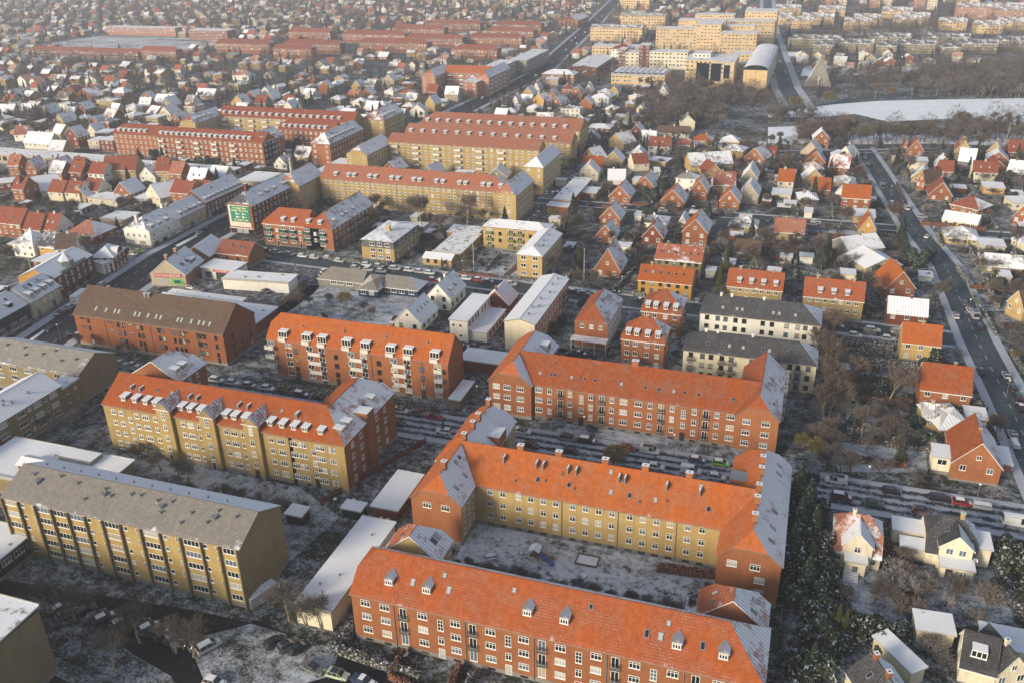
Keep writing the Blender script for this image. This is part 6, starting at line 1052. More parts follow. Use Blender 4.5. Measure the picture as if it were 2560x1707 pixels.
# ================================================================== trees and shrubs
def bare_tree(seed, h=9., spread=.55, lv=4, kids=4, tw=.035, droop=0., stem=.3, bush=False):
    rs = random.Random(seed); T_, C_ = MB(), MB()
    def br(p, d, L, r, l):
        n = 2 if l < 3 else 1; q = p
        for i in range(n):
            d = (d + Vector((rs.gauss(0, .12), rs.gauss(0, .12), rs.gauss(0, .06) + .05 - droop * (l > 1) * .35))).normalized(); e = q + d * (L / n); r2 = r * (.8 if i < n - 1 else .62)
            (T_ if l < 2 else C_).tube(q, e, r, r2, 5 if l == 0 else 3); q = e; r = r2
            if l > 0 and l < lv and i < n - 1: kid(q, d, L, r, l, 2)
        if l < lv: kid(q, d, L, r, l, kids + (2 if l == 0 else 0))
    def kid(q, d, L, r, l, k):
        a0 = rs.uniform(0, 6.28)
        for i in range(k):
            a = a0 + 6.283 * i / k + rs.gauss(0, .3); o = d.orthogonal().normalized(); o2 = d.cross(o); t = rs.uniform(.5, 1.) * spread * (1.25 if l == 0 else 1.1)
            nd = (d + (o * math.cos(a) + o2 * math.sin(a)) * t * 1.3).normalized()
            if droop and l >= 1: nd.z -= droop * (l - .5) * .5; nd.normalize()
            LL = L * rs.uniform(.62, .85) * (1 if l else .72 if not bush else .8)
            if l + 1 == lv:
                c = nd.cross(Vector((rs.gauss(0, 1), rs.gauss(0, 1), rs.gauss(0, 1)))).normalized() * tw; e = q + nd * LL
                C_.poly([q - c, q + c, e]); 
                for _ in range(3):
                    m_ = q + nd * LL * rs.uniform(.2, .9); nd2 = (nd + Vector((rs.gauss(0, .5), rs.gauss(0, .5), rs.gauss(0, .4) + .1 - droop))).normalized(); C_.poly([m_ - c * .7, m_ + c * .7, m_ + nd2 * LL * .6])
            else: br(q, nd, LL, max(tw, r * rs.uniform(.55, .75)), l + 1)
    if bush:
        for i in range(9):
            a = rs.uniform(0, 6.28); br(Vector((math.cos(a) * .15, math.sin(a) * .15, 0)), Vector((math.cos(a) * .7, math.sin(a) * .7, 1)).normalized(), h * .34, .03, 1)
    else: br(Vector((0, 0, 0)), Vector((0, 0, 1)), h * stem, h * .022 + .04, 0)
    return T_, C_
def conifer(seed, h=12., w=2.6, n=900, mat_=None):
    rs = random.Random(seed); T_, C_ = MB(), MB(); T_.tube((0, 0, 0), (0, 0, h * .97), h * .018 + .05, .03, 6)
    for i in range(n):
        t = rs.random() ** .8; z = h * (.08 + .9 * t); R = w * (1 - t) ** .85 * rs.uniform(.55, 1.08) + .12; a = rs.uniform(0, 6.28); lobed = 1 + .15 * math.sin(a * 5 + z * 3); R *= lobed
        d = Vector((math.cos(a), math.sin(a), -.25 - .25 * rs.random())); p = Vector((0, 0, z)) + d * R * .35; e = Vector((0, 0, z)) + d * R; s = Vector((-math.sin(a), math.cos(a), 0)) * (.18 + R * .16)
        C_.poly([p, (p + e) / 2 + s + Vector((0, 0, .05)), e, (p + e) / 2 - s + Vector((0, 0, .05))])
    return T_, C_
def leafball(seed, R=1.6, hz=1.3, n=900, s=.16):
    rs = random.Random(seed); T_, C_ = MB(), MB(); cl = [(Vector((rs.gauss(0, .45) * R, rs.gauss(0, .45) * R, hz * rs.uniform(.35, 1.1))), rs.uniform(.35, .7) * R) for _ in range(9)]
    for i in range(4): a = i * 1.6; T_.tube((0, 0, 0), (math.cos(a) * R * .4, math.sin(a) * R * .4, hz * .8), .06, .03, 4)
    for _ in range(n):
        c, r = rs.choice(cl); d = Vector((rs.gauss(0, 1), rs.gauss(0, 1), rs.gauss(0, 1) + .3)).normalized(); p = c + d * r * rs.uniform(.75, 1.05); p.z = max(.05, p.z)
        e = (d.orthogonal().normalized() + Vector((rs.gauss(0, .4), rs.gauss(0, .4), rs.gauss(0, .4)))).normalized() * s * rs.uniform(.6, 1.3); f = d.cross(e).normalized() * s
        C_.poly([p - e - f, p + e - f, p + e + f, p - e + f])
    return T_, C_
def mk(T_, C_, a, b, nm): return (T_.mesh(nm + ' trunk', [a]), C_.mesh(nm + ' crown', [b]))
SP = {}
SP['tree'] = [mk(*bare_tree(10 + i, 9, .55, 4, 4, .05), M_BARK, [M_TWIG, M_TWIG, M_TWIGR, M_FROST][i % 4], 'tree') for i in range(6)]
SP['oak'] = [mk(*bare_tree(110 + i, 10.5, .62, 4, 5, .085), M_BARK, M_TWIG, 'oak') for i in range(3)]
SP['birch'] = [mk(*bare_tree(30 + i, 11, .32, 4, 4, .045, .12, .42), M_BARKP, M_TWIGR, 'birch') for i in range(3)]
SP['bush'] = [mk(*bare_tree(40 + i, 3.2, .6, 3, 6, .035, bush=True), M_BARK, [M_TWIG, M_FROST, M_TWIGR, M_FROST][i % 4], 'bush') for i in range(5)]
SP['willow'] = [mk(*bare_tree(50 + i, 9, .5, 4, 5, .06, .45, .35), M_BARK, M_WILLOW, 'willow') for i in range(2)]
SP['plane'] = [mk(*bare_tree(60 + i, 9, .6, 4, 4, .04, .0, .38), M_BARKP, M_TWIG, 'plane') for i in range(2)]
SP['spruce'] = [mk(*conifer(70 + i, 12, 2.8, 1300), M_BARK, M_CONI, 'spruce') for i in range(3)]
SP['cypress'] = [mk(*conifer(80 + i, 9, 1.3, 900), M_BARK, M_THUJA, 'cypress') for i in range(2)]
SP['evergreen'] = [mk(*leafball(90 + i, 1.7, 2.0, 900), M_BARK, M_EVER, 'evergreen') for i in range(3)]
SP['pine'] = [mk(*leafball(95 + i, 3.4, 4.6, 2600, .3), M_BARK, M_CONI, 'pine') for i in range(2)]
LOOK = dict(oak='broad bare lakeside tree', tree='bare brown tree', birch='slender bare birch', bush='frosted bare shrub', willow='yellowish bare weeping tree', plane='bare pale-barked tree', spruce='dark green conical spruce', cypress='narrow olive-green cypress', evergreen='snow-flecked dark evergreen bush', pine='broad dark green conifer')
CNT = {}
def plant(kind, x, y, s=1., i=None, look=None):
    v = SP[kind]; i = random.randrange(len(v)) if i is None else i; m_ = v[i % len(v)]; nm = {'bush': 'shrub', 'evergreen': 'evergreen_bush', 'tree': 'bare_tree', 'plane': 'bare_tree', 'oak': 'bare_tree', 'pine': 'conifer'}.get(kind, kind)
    r = put(nm, None, TR(x, y, 0)); r['category'] = 'shrub' if kind in ('bush', 'evergreen') else 'tree'; r['group'] = {'bush': 'bare shrubs', 'evergreen': 'evergreen bushes', 'spruce': 'conifers', 'pine': 'conifers', 'cypress': 'cypresses'}.get(kind, 'bare winter trees')
    T_ = TR(x, y, 0, U(0, 6.28), s); put('trunk', m_[0], T_, r); put('crown', m_[1], T_, r); ITEMS.append((r, look or LOOK[kind], x, y)); CNT[nm] = CNT.get(nm, 0) + 1; return r
TREES = '''30 690 1000 plane 1|30 1290 1200 plane 1|30 1620 1290 plane .95|30 1780 1330 plane .9|30 410 930 plane .85|30 1050 1480 plane 1.1|30 250 1000 tree .8|31 310 1000 plane 1.05|31 455 1040 plane .8|31 600 1070 plane .9|20 1270 1080 tree .75|20 1480 1180 tree .8|20 1640 1260 tree .8|20 1740 1290 tree .7|20 720 790 tree .8|30 120 1490 tree .9
22 930 1130 willow .85|21 1720 840 cypress .45|23 330 1560 evergreen 1.9|33 300 120 spruce .8|33 210 200 evergreen 2.3|33 300 330 evergreen 2.2|33 450 450 evergreen 1.9|33 540 560 evergreen 1.8|33 330 700 evergreen 1.9|33 200 560 evergreen 2|33 420 620 evergreen 1.4|33 620 1130 cypress .8|33 690 1160 cypress .75|33 560 1120 cypress .6|33 380 1560 spruce .75|33 300 1480 evergreen 2|33 850 1150 evergreen 1.7|33 950 1110 evergreen 1.3|33 700 1250 evergreen 1.2|33 1260 1180 evergreen 1.2|33 2200 420 evergreen 1.6|33 2280 560 evergreen 1.5|33 2200 350 pine .5|33 715 820 tree .45|33 1710 840 tree .8|33 1200 880 tree .55|33 1180 600 bush 1.5|33 1260 760 bush 1.6|33 1420 700 bush 1.2
23 1100 1190 tree .5|23 850 900 birch .75|23 790 940 tree .4|23 560 1120 tree .75|23 460 1050 willow .7|23 620 1080 tree .65|23 330 980 willow .6|23 500 750 birch .9|23 560 680 birch .9|23 470 560 birch 1|23 540 500 birch .95|23 750 560 birch .8|23 760 1170 willow .35|23 1330 790 pine .45|23 1180 760 bush 1.4|23 1150 930 bush 1.8|23 1020 900 bush 1.4|23 1300 930 bush 1.5|23 1430 960 bush 1.5|23 2090 860 tree .75|23 2130 830 tree .6|23 1540 560 cypress .35|23 1470 560 cypress .3|23 1620 565 cypress .3|23 1360 1290 bush 1.2|23 780 200 tree .4|23 930 290 tree .4|23 920 500 tree .4|23 2250 150 willow .4|23 1740 140 bush 1
12 560 500 spruce 1.15|12 620 900 cypress 1.1|12 600 890 cypress .9|12 1040 700 cypress .9|12 1470 890 spruce .95|12 1400 880 tree .55|12 1885 760 pine .55|12 1960 930 cypress 1.2|12 1900 1120 cypress 1.3|12 2000 830 cypress .9|12 1800 420 spruce .7|12 360 460 willow .75|12 710 340 pine .4|12 430 950 tree .95|12 520 930 tree .7|12 690 700 tree .7|12 720 780 tree .6|12 900 1060 tree .5|12 760 1040 tree .7|12 1140 870 willow .35|12 470 1420 pine .5|12 400 1500 pine .45|12 340 1480 willow .5|12 640 1250 pine .4|22 1480 240 tree .3|22 940 190 tree .3|12 1470 560 tree .4|12 1200 660 birch .6|12 1420 620 cypress .4|12 2180 860 tree .8|12 2090 860 tree .6|12 870 460 bush 1.6|12 1180 240 cypress .3|12 480 560 pine .45|12 560 600 tree .7|12 1760 60 pine .5|12 1960 130 pine .5
13 540 830 spruce .9|13 490 900 spruce .8|13 560 900 cypress .8|13 1240 790 spruce .75|13 1370 880 pine 1|13 1480 830 pine .8|13 1300 860 pine .7|13 290 800 tree .7|13 170 960 tree .7|13 100 880 tree .5|13 720 900 bush 2|13 820 870 bush 2|13 1560 1200 tree .95|13 1650 1120 tree .7|13 940 1140 tree .5|13 900 1350 tree .6|13 1880 960 birch .6|13 2090 940 tree .7|13 2250 930 tree .7|13 2080 1210 tree .4|13 2060 1080 evergreen 1.4|13 2130 1080 evergreen 1.4|13 60 300 pine .5|13 400 300 pine .4|13 280 170 spruce .6|13 2200 120 pine .8|13 2250 90 pine .7|13 1000 60 tree .5|13 160 880 spruce .3|13 1410 240 pine .4|13 60 480 evergreen 1|13 610 720 cypress .5|13 240 420 tree .5|13 560 400 tree .45
11 665 360 pine .75|11 1080 520 willow .8|11 950 590 willow .7|11 860 720 tree .8|11 790 720 tree .6|11 1530 560 birch 1.3|11 1580 480 birch 1.1|11 1940 520 birch 1.25|11 1010 430 birch .8|11 1110 400 birch .8|11 1670 700 pine .45|11 1600 750 pine .4|11 1640 720 tree .5|11 1710 900 cypress .5|11 2145 850 tree .3|11 2300 940 tree .28|11 830 1240 willow .75|11 670 1250 tree .7|11 400 1280 tree .9|11 630 1360 pine .3|11 1000 1330 tree .75|11 1090 1350 tree .6|11 490 1260 tree .6|11 1300 1400 pine .4|11 1830 1330 evergreen .8|11 1560 1350 bush 1|11 1450 820 tree .5|11 1600 860 evergreen .6|11 2000 620 bush 1
10 250 290 spruce 1.1|10 350 270 pine .6|10 1010 390 pine .5|10 1120 330 tree .6|10 450 330 tree .8|10 620 370 tree .7|10 880 390 tree .6|10 730 1400 tree .5|10 410 1310 tree .5|10 1720 540 tree .4|10 1350 150 evergreen 1|10 70 820 tree .8|10 160 900 tree .7
1 360 1400 pine 1.1|1 130 1400 pine .7|1 160 1420 tree .9|2 580 1560 willow .9|2 520 1500 willow .8|2 1500 1170 tree 1.3|2 1600 1180 willow 1.3|2 1650 1130 willow 1.2|2 1480 1100 tree 1.3|2 1540 1060 tree 1.2|2 1230 1060 tree 1|2 1890 1030 willow .8|2 1700 960 tree 1.2|2 1820 940 tree 1|2 1990 960 tree 1|2 2240 930 willow .8|2 2100 1010 tree .8|2 1360 1540 tree .7|2 1670 1540 pine .35|2 950 1250 spruce .7|2 1210 1240 pine .6|2 1870 1330 spruce .6|2 960 1560 pine .4|2 740 1280 tree .7|2 360 1040 pine .5|2 300 830 pine .5|2 1020 850 pine .5
3 990 1310 tree 1.5|3 1090 1310 tree 1.3|3 1170 1310 tree 1.3|3 1240 1310 tree 1.3|3 1310 1310 tree 1.3|3 1430 1310 tree 1.45|3 1710 1310 tree .9|3 1780 1180 tree 1.2|3 2010 1270 tree 1.3|3 2120 1280 tree 1.3|3 2200 1290 tree 1.1|3 480 1300 tree 1.4|3 560 1310 tree 1.2|3 400 1310 tree 1.1|3 700 1300 birch 1.3|3 640 1300 tree 1.2|3 320 1310 tree .9|3 750 1290 tree 1.1|3 20 1330 tree .7|3 120 1290 tree .6|3 1640 1260 tree .8|3 2320 1280 tree 1.2|3 250 1010 willow 1.3|3 540 960 willow 1.2|3 800 920 tree .9|3 980 910 birch .9|3 1110 900 willow 1.1|3 1320 890 birch .9|3 690 900 tree .7|3 150 1560 tree .9|3 220 1500 tree .7|3 330 1500 pine .7|3 510 1490 spruce .5|3 2060 1480 pine .7|3 2160 1470 pine .5|3 1930 1460 pine .8|3 860 1460 tree .5|3 545 280 spruce .8|3 520 280 spruce .7|3 570 280 spruce .7'''
TREES += '''
33 250 40 spruce 1.15|33 330 180 spruce 1.1|33 260 300 spruce 1.0|33 400 330 spruce .9|33 200 480 spruce .85|33 340 760 spruce .8|33 240 700 pine .55|33 420 150 pine .6|33 470 400 pine .5|33 260 60 spruce .9|33 380 20 spruce .75|33 330 250 cypress .9|33 220 330 spruce .6|33 160 430 cypress .7|33 380 560 spruce .6|33 300 640 pine .5|33 460 820 evergreen 1.6|33 250 850 evergreen 1.6|33 500 950 evergreen 1.4|33 420 1080 evergreen 1.5|33 480 1180 evergreen 1.8|33 560 1260 evergreen 1.4|23 330 1480 spruce .7|33 1050 700 tree .5|33 1230 480 tree .6|33 1290 960 bush 1.6|33 2100 700 pine .35|33 2300 800 evergreen 1.5|33 1000 1230 evergreen 1.2|33 1900 1000 bush 1
23 530 350 birch 1.1|23 600 250 tree 1|23 480 250 birch 1|23 650 420 tree .9|23 520 620 tree 1|23 600 560 tree .9|23 420 700 tree .8|23 680 680 tree .8|23 560 900 tree .9|23 440 930 tree .8|23 600 1000 tree .8|23 1000 760 tree .8|23 1090 840 tree .8|23 1200 880 tree .7|23 980 640 tree .6|23 900 1020 tree .6|23 520 130 tree 1|23 590 60 birch 1|13 560 1540 tree .8|13 900 1560 tree .6
21 60 100 tree .7|11 2350 1500 tree .5|22 1500 180 tree .5|22 1180 240 tree .5|12 820 1560 tree .6'''
NI0 = len(ITEMS)
TREES = '|'.join(('%s oak %s' % tuple(q.split(' tree '))) if q.startswith('3 ') and ' tree ' in q and 1150 < float(q.split()[2]) < 1340 else q for q in TREES.replace('\n', '|').split('|'))
TREES += '|3 860 1330 oak 1.2|3 920 1330 oak 1.3|3 1500 1330 oak 1.2|3 1880 1300 oak 1.2|3 2260 1320 oak 1.2|3 440 1260 oak 1.2|3 600 1250 oak 1.3|3 700 1240 oak 1.2|3 1830 1320 oak 1|3 1560 1320 oak 1.1'
for ln in TREES.replace('\n', '|').split('|'):
    q = ln.split(); x, y = P(float(q[0]), float(q[1]), float(q[2])); plant(q[3], x, y, float(q[4]) * 1.0)
for (xa, xb, ya, yb, n, sc) in [(-53, -10, 120.4, 122, 17, .42), (-54, -8, 121.5, 123.5, 20, .5), (-130, -90, 128, 130.5, 14, .9)]:      # shrubs along the courtyard fence, thicket behind the slab
    for i in range(n): plant('tree' if sc < .6 else 'bush', xa + (xb - xa) * (i + U(-.3, .3)) / n, U(ya, yb), sc * U(.8, 1.25))
# --- generated suburb beyond the surveyed houses
def in_poly(x, y, pl):
    c = False
    for i in range(len(pl)):
        (x1, y1), (x2, y2) = pl[i], pl[i - 1]
        if (y1 > y) != (y2 > y) and x < (x2 - x1) * (y - y1) / (y2 - y1) + x1: c = not c
    return c
LAKE = [P(3, -300, 960), P(3, 400, 900), P(3, 1000, 850), P(3, 2350, 850), (600, 740), (420, 560), P(3, 2350, 1350), P(2, 1750, 1350), P(2, 1750, 1000)]
PARK = [P(2, 1200, 1180), P(2, 1250, 900), P(2, 1450, 740), P(3, 2350, 560), (500, 900), (500, 540), P(3, 2350, 1380), P(2, 1700, 1200)]
FIELD = [(-800, 770), (-660, 735), (-600, 745), (-600, 866), (-800, 866)]
def avx(y):
    for j in range(len(AV) - 1):
        if AV[j][1] <= y <= AV[j + 1][1]: return AV[j][0] + (AV[j + 1][0] - AV[j][0]) * (y - AV[j][1]) / (AV[j + 1][1] - AV[j][1])
    return AV[-1][0]
def free(x, y, r):
    if occupied(x, y, r) or near_road(x, y, r): return False
    if in_poly(x, y, LAKE) or in_poly(x, y, PARK) or in_poly(x, y, FIELD): return False
    if -170 < x < -20 and 640 < y < 1010: return False
    if x > -70 and 830 < y < 1330: return False
    return True
cand = []
y = 380.
while y < 2300:
    st = 17 if y < 900 else 22 if y < 1400 else 30; x = -2600.
    while x < 900:
        X, Y = x + U(-4, 4), y + U(-4.5, 4.5)
        if inview(X, Y, 3, 30) and (x < avx(y) - 14 or (x > avx(y) + 20)) and free(X, Y, 6.): cand.append((X, Y))
        x += st
    y += st * 1.15
cand.sort(key=lambda p: math.hypot(*p))
nh = len([1 for o, *_ in ITEMS if o.name.startswith('house')])
WL = ['redp'] * 6 + ['yelp'] * 5 + ['cream'] * 3 + ['white'] * 5 + ['redd'] * 2 + ['grey'] * 2 + ['beige'] * 2; RF = ['red'] * 4 + ['pink'] * 4 + ['grey'] * 7 + ['slate'] * 5 + ['org'] * 1
IND = max(0, 296 - nh)
for X, Y in cand[:IND]:
    t = RND() < .5; w_, d_ = U(7, 9.5), U(8, 11); k = random.choice('gggeehhhf'); a = U(-.25, .25) + (0 if t else math.pi / 2 * random.choice([0, 0, 1])); ca, sa = math.cos(a), math.sin(a); rf = random.choice(RF)
    ze = random.choice([2.9, 3.2, 4.2, 4.6, 5.6]); d_ = min(d_, w_ + 2)
    house((X - ca * w_ / 2 + sa * d_ / 2, Y - sa * w_ / 2 - ca * d_ / 2), (X + ca * w_ / 2 + sa * d_ / 2, Y + sa * w_ / 2 - ca * d_ / 2), d_, ze, U(3.6, 5) if k in 'ge' else 2., k, random.choice(WL), rf, det=1 if Y < 520 else 0, sn=U(.5, 1.15) if rf in ('grey', 'slate', 'pink') else random.choice([None, .5, .8]))
print('houses individual', nh, IND, 'rest', len(cand) - IND)
# the rest of the suburb, too many to count: one object
def scatter(name, proto_list, spots, mats, label=None):
    """spots: (x, y, z-rotation, scale, prototype index); prototype: MB"""
    Vs, Fs, Ms, off = [], [], [], 0
    P_ = [(np.array(m_.v, dtype=np.float32), m_.f, m_.m) for m_ in proto_list]
    for x, y, a, s, i in spots:
        v, f, mm = P_[i]; c, sn = math.cos(a) * s, math.sin(a) * s
        w = np.empty_like(v); w[:, 0] = v[:, 0] * c - v[:, 1] * sn + x; w[:, 1] = v[:, 0] * sn + v[:, 1] * c + y; w[:, 2] = v[:, 2] * s
        Vs.append(w); Fs += [tuple(j + off for j in q) for q in f]; Ms += mm; off += len(v)
    if not Vs: return
    me = bpy.data.meshes.new(name); me.from_pydata(np.concatenate(Vs).tolist(), [], Fs)
    for q in mats: me.materials.append(q)
    me.polygons.foreach_set('material_index', Ms); me.update()
    return put(name, me, Matrix.Identity(4), None, kind='stuff', label=label or name, category=name.replace('_', ' '))
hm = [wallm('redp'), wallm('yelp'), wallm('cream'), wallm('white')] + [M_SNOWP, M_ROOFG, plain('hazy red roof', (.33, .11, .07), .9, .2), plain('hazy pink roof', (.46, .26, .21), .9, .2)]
hp = []
for i in range(16):
    b = MB(); w_, d_, ze, rz = U(4, 5.5), U(4.5, 6), random.choice([3, 3, 4.5, 5.5]), U(2, 4.5); wm, r1, r2 = i % 4, random.choice([4, 5, 5, 6, 7]), random.choice([4, 4, 5])
    b.prism([(-w_, -d_), (w_, -d_), (w_, d_), (-w_, d_)], 0, ze, wm); g = .4
    if i % 3 == 0: b.slab([(-w_ - g, -d_ - g, ze), (w_ + g, -d_ - g, ze), (w_ + g, 0, ze + rz), (-w_ - g, 0, ze + rz)], .2, r1); b.slab([(w_ + g, d_ + g, ze), (-w_ - g, d_ + g, ze), (-w_ - g, 0, ze + rz), (w_ + g, 0, ze + rz)], .2, r2); b.poly([(w_, -d_, ze), (w_, d_, ze), (w_, 0, ze + rz)], wm); b.poly([(-w_, d_, ze), (-w_, -d_, ze), (-w_, 0, ze + rz)], wm)
    elif i % 3 == 1: b.slab([(-w_ - g, d_, ze), (-w_ - g, -d_ - g, ze), (0, -d_ - g, ze + rz), (0, d_, ze + rz)], .2, r1); b.slab([(w_ + g, -d_ - g, ze), (w_ + g, d_, ze), (0, d_, ze + rz), (0, -d_ - g, ze + rz)], .2, r2); b.poly([(-w_, -d_, ze), (w_, -d_, ze), (0, -d_, ze + rz)], wm); b.poly([(w_, d_, ze), (-w_, d_, ze), (0, d_, ze + rz)], wm)
    else:
        rz *= .55; R_ = [(-w_ - g, -d_ - g, ze), (w_ + g, -d_ - g, ze), (w_ + g, d_ + g, ze), (-w_ - g, d_ + g, ze)]; A_, B_ = (-w_ * .2, 0, ze + rz), (w_ * .2, 0, ze + rz)
        b.poly([R_[0], R_[1], B_, A_], r1); b.poly([R_[1], R_[2], B_], r2); b.poly([R_[2], R_[3], A_, B_], r2); b.poly([R_[3], R_[0], A_], r1)
    if wm != 2: b.box(-.4, .3, ze + rz * .5, .2, .9, ze + rz + .8, 0)
    b.box(-w_ * .6, -d_ - .04, 1., -w_ * .2, -d_ - .003, 2.3, 5); b.box(w_ * .2, -d_ - .04, 1., w_ * .6, -d_ - .003, 2.3, 5)
    hp.append(b)
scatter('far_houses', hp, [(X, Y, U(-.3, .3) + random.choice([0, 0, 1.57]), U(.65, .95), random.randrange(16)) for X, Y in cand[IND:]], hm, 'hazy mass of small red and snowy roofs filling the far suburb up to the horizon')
# shrubs and small trees in the gardens of the middle distance
n = 0
for _ in range(9000):
    X, Y = U(-340, 110), U(120, 560)
    if RND() > (1.0 if Y < 400 else .55) or not inview(X, Y, 1, 10): continue
    if -63 < X < 6 and 96 < Y < 300 and Y < 262: continue
    if -170 < X < -60 and Y < 214: continue
    if X < -206 and Y < 200 or (-216 < X < -168 and 212 < Y < 292): continue
    if -185 < X < -60 and 205 < Y < 262: continue
    if -104 < X < -82 and 268 < Y < 296 or -112 < X < -92 and 330 < Y < 420: continue
    if in_poly(X, Y, LAKE) or occupied(X, Y, 1.2) or near_road(X, Y, .8): continue
    k = random.choices(['bush', 'tree', 'evergreen', 'spruce', 'pine', 'birch'], [5, 6, 2, .8, .8, .6])[0]
    nm = {'bush': 'shrub', 'tree': 'bare_tree', 'evergreen': 'evergreen_bush', 'pine': 'conifer'}.get(k, k)
    if CNT.get(nm, 0) >= {'shrub': 290, 'bare_tree': 290, 'evergreen_bush': 110}.get(nm, 70): continue
    plant(k, X, Y, U(.8, 1.6) if k == 'bush' else U(.5, 1.05) if k in ('tree', 'birch') else U(.45, 1.0)); n += 1
print('garden plants', n, CNT)
# hedges between the plots
def autohedge(x0, y0, x1, y1):
    L = math.hypot(x1 - x0, y1 - y0); n = max(1, int(L / 6)); run = []
    for i in range(n + 1):
        ok = False
        if i < n:
            mx, my = x0 + (x1 - x0) * (i + .5) / n, y0 + (y1 - y0) * (i + .5) / n; ok = not occupied(mx, my, 1.6) and not near_road(mx, my, 1.2) and not in_poly(mx, my, LAKE) and inview(mx, my, 1, 10)
        if ok: run.append(i)
        elif run:
            if len(run) >= 2: f0, f1 = run[0] / n + .01, (run[-1] + 1) / n - .01; hedge(x0 + (x1 - x0) * f0, y0 + (y1 - y0) * f0, x0 + (x1 - x0) * f1, y0 + (y1 - y0) * f1, U(1.1, 1.9), U(.8, 1.4), random.choice([M_HEDGE, M_HEDGE, M_HEDGER, M_HEDGEG]))
            run = []
for i in range(15): autohedge(-104 + i * 15 + U(-1, 1), 272, -106 + i * 15, 352)
for i in range(13): autohedge(-92 + i * 15 + U(-1, 1), 367, -96 + i * 15, 448)
for y_ in (282, 300, 313, 326, 344, 383, 402, 425): autohedge(-60, y_ + U(-2, 2), 46, y_); autohedge(60, y_ + 3, 125, y_ + 3)
for y_ in (184, 192, 199, 207, 216, 226, 236, 246): autohedge(11, y_, 48, y_ + 1); autohedge(66, y_ + 3, 110, y_ + 3)
for i in range(9): autohedge(-420 + i * 18, 290, -425 + i * 18, 345)
print('hedges', len(HEDGES))
# undergrowth nobody could count, and the woods of the distance
def twigball(seed, R, h, n, w):
    rs = random.Random(seed); b = MB()
    for _ in range(n):
        a, t = rs.uniform(0, 6.28), rs.random(); rr = R * math.sqrt(rs.random()) * math.sin(math.pi * (.12 + .8 * t)); p = Vector((math.cos(a) * rr, math.sin(a) * rr, h * (.12 + .82 * t))); d = Vector((math.cos(a) * .7 + rs.gauss(0, .4), math.sin(a) * .7 + rs.gauss(0, .4), .9 + rs.gauss(0, .4))).normalized() * rs.uniform(.5, 1.1) * (h * .14 + .2); c = d.cross(Vector((rs.gauss(0, 1), rs.gauss(0, 1), .2))).normalized() * w; b.poly([p - c, p + c, p + d])
    return b
def low_conifer(seed):
    rs = random.Random(seed); b = MB()
    for _ in range(160):
        t = rs.random(); a = rs.uniform(0, 6.28); z = 9 * (.05 + .9 * t); R = 2.3 * (1 - t) + .2; p = Vector((0, 0, z + .5)); e = Vector((math.cos(a) * R, math.sin(a) * R, z - .4)); s = Vector((-math.sin(a), math.cos(a), 0)) * (.25 + R * .2); b.poly([p, (p + e) / 2 + s, e, (p + e) / 2 - s], 3)
    return b
tb = [twigball(1, 1.2, 1.6, 150, .045), twigball(2, 1.6, 2.2, 170, .045), twigball(3, 3., 7, 240, .07), twigball(4, 3.6, 8, 260, .07), twigball(5, 4., 9.5, 230, .08)]
for i, b in enumerate(tb): b.m = [[0, 1, 0, 2, 0][i]] * len(b.m)
tb.append(low_conifer(5))
for sd_, h_, sp_ in ((101, 7, .55), (102, 9, .45), (103, 8, .6)):
    A_, B_ = bare_tree(sd_, h_, sp_, 3, 4, .06); n_ = len(A_.v); A_.v += B_.v; A_.f += [tuple(i + n_ for i in q) for q in B_.f]; A_.m = [[0, 2, 1][sd_ - 101]] * len(A_.f); tb.append(A_)
spots = []
for _ in range(9000):
    X, Y = U(-340, 110), U(95, 620)
    if not inview(X, Y, 1, 5) or (-63 < X < 4 and Y < 262) or (-170 < X < -60 and Y < 214) or X < -206 and Y < 200 or (-185 < X < -60 and 205 < Y < 262) or (-112 < X < -92 and 330 < Y < 420) or (-112 < X < -82 and 268 < Y < 296): continue
    if occupied(X, Y, .8) or near_road(X, Y, .5) or in_poly(X, Y, LAKE): continue
    spots.append((X, Y, U(0, 6), U(.5, 1.1), random.choice([0, 1, 0, 1, 0, 1, 0, 1, 2]))); spots[-1] = spots[-1] if spots[-1][4] < 2 else (X, Y, U(0, 6), U(.5, 1.0), random.choice([6, 7, 8]))
for i in range(80): spots.append((U(-150, -88), 0, U(0, 6), U(.7, 1.2), 1)); s_ = spots[-1]; spots[-1] = (s_[0], 129 - (s_[0] + 150) * .17 + U(-1, 4), *s_[2:])
scatter('undergrowth', tb, spots, [M_TWIG, M_FROST, M_TWIGR, M_CONI], 'low tangled frosted undergrowth and small shrubs filling the gardens')
spots = []; tries = 0
while len(spots) < 7500 and tries < 60000:
    tries += 1; Y = 430 + 1900 * RND() ** 1.5; X = U(-1.35 * Y - 60, .28 * Y + 40)
    if not inview(X, Y, 1, 10) or occupied(X, Y, 1.5) or near_road(X, Y, 1) or in_poly(X, Y, LAKE) or in_poly(X, Y, FIELD): continue
    if in_poly(X, Y, PARK) and RND() < .2: continue
    spots.append((X, Y, U(0, 6), U(.6, 1.15) * (1 if Y < 900 else 1.25), random.choice([2, 2, 3, 3, 4, 4, 5]) if Y > 640 else random.choice([6, 7, 8, 3, 5])))
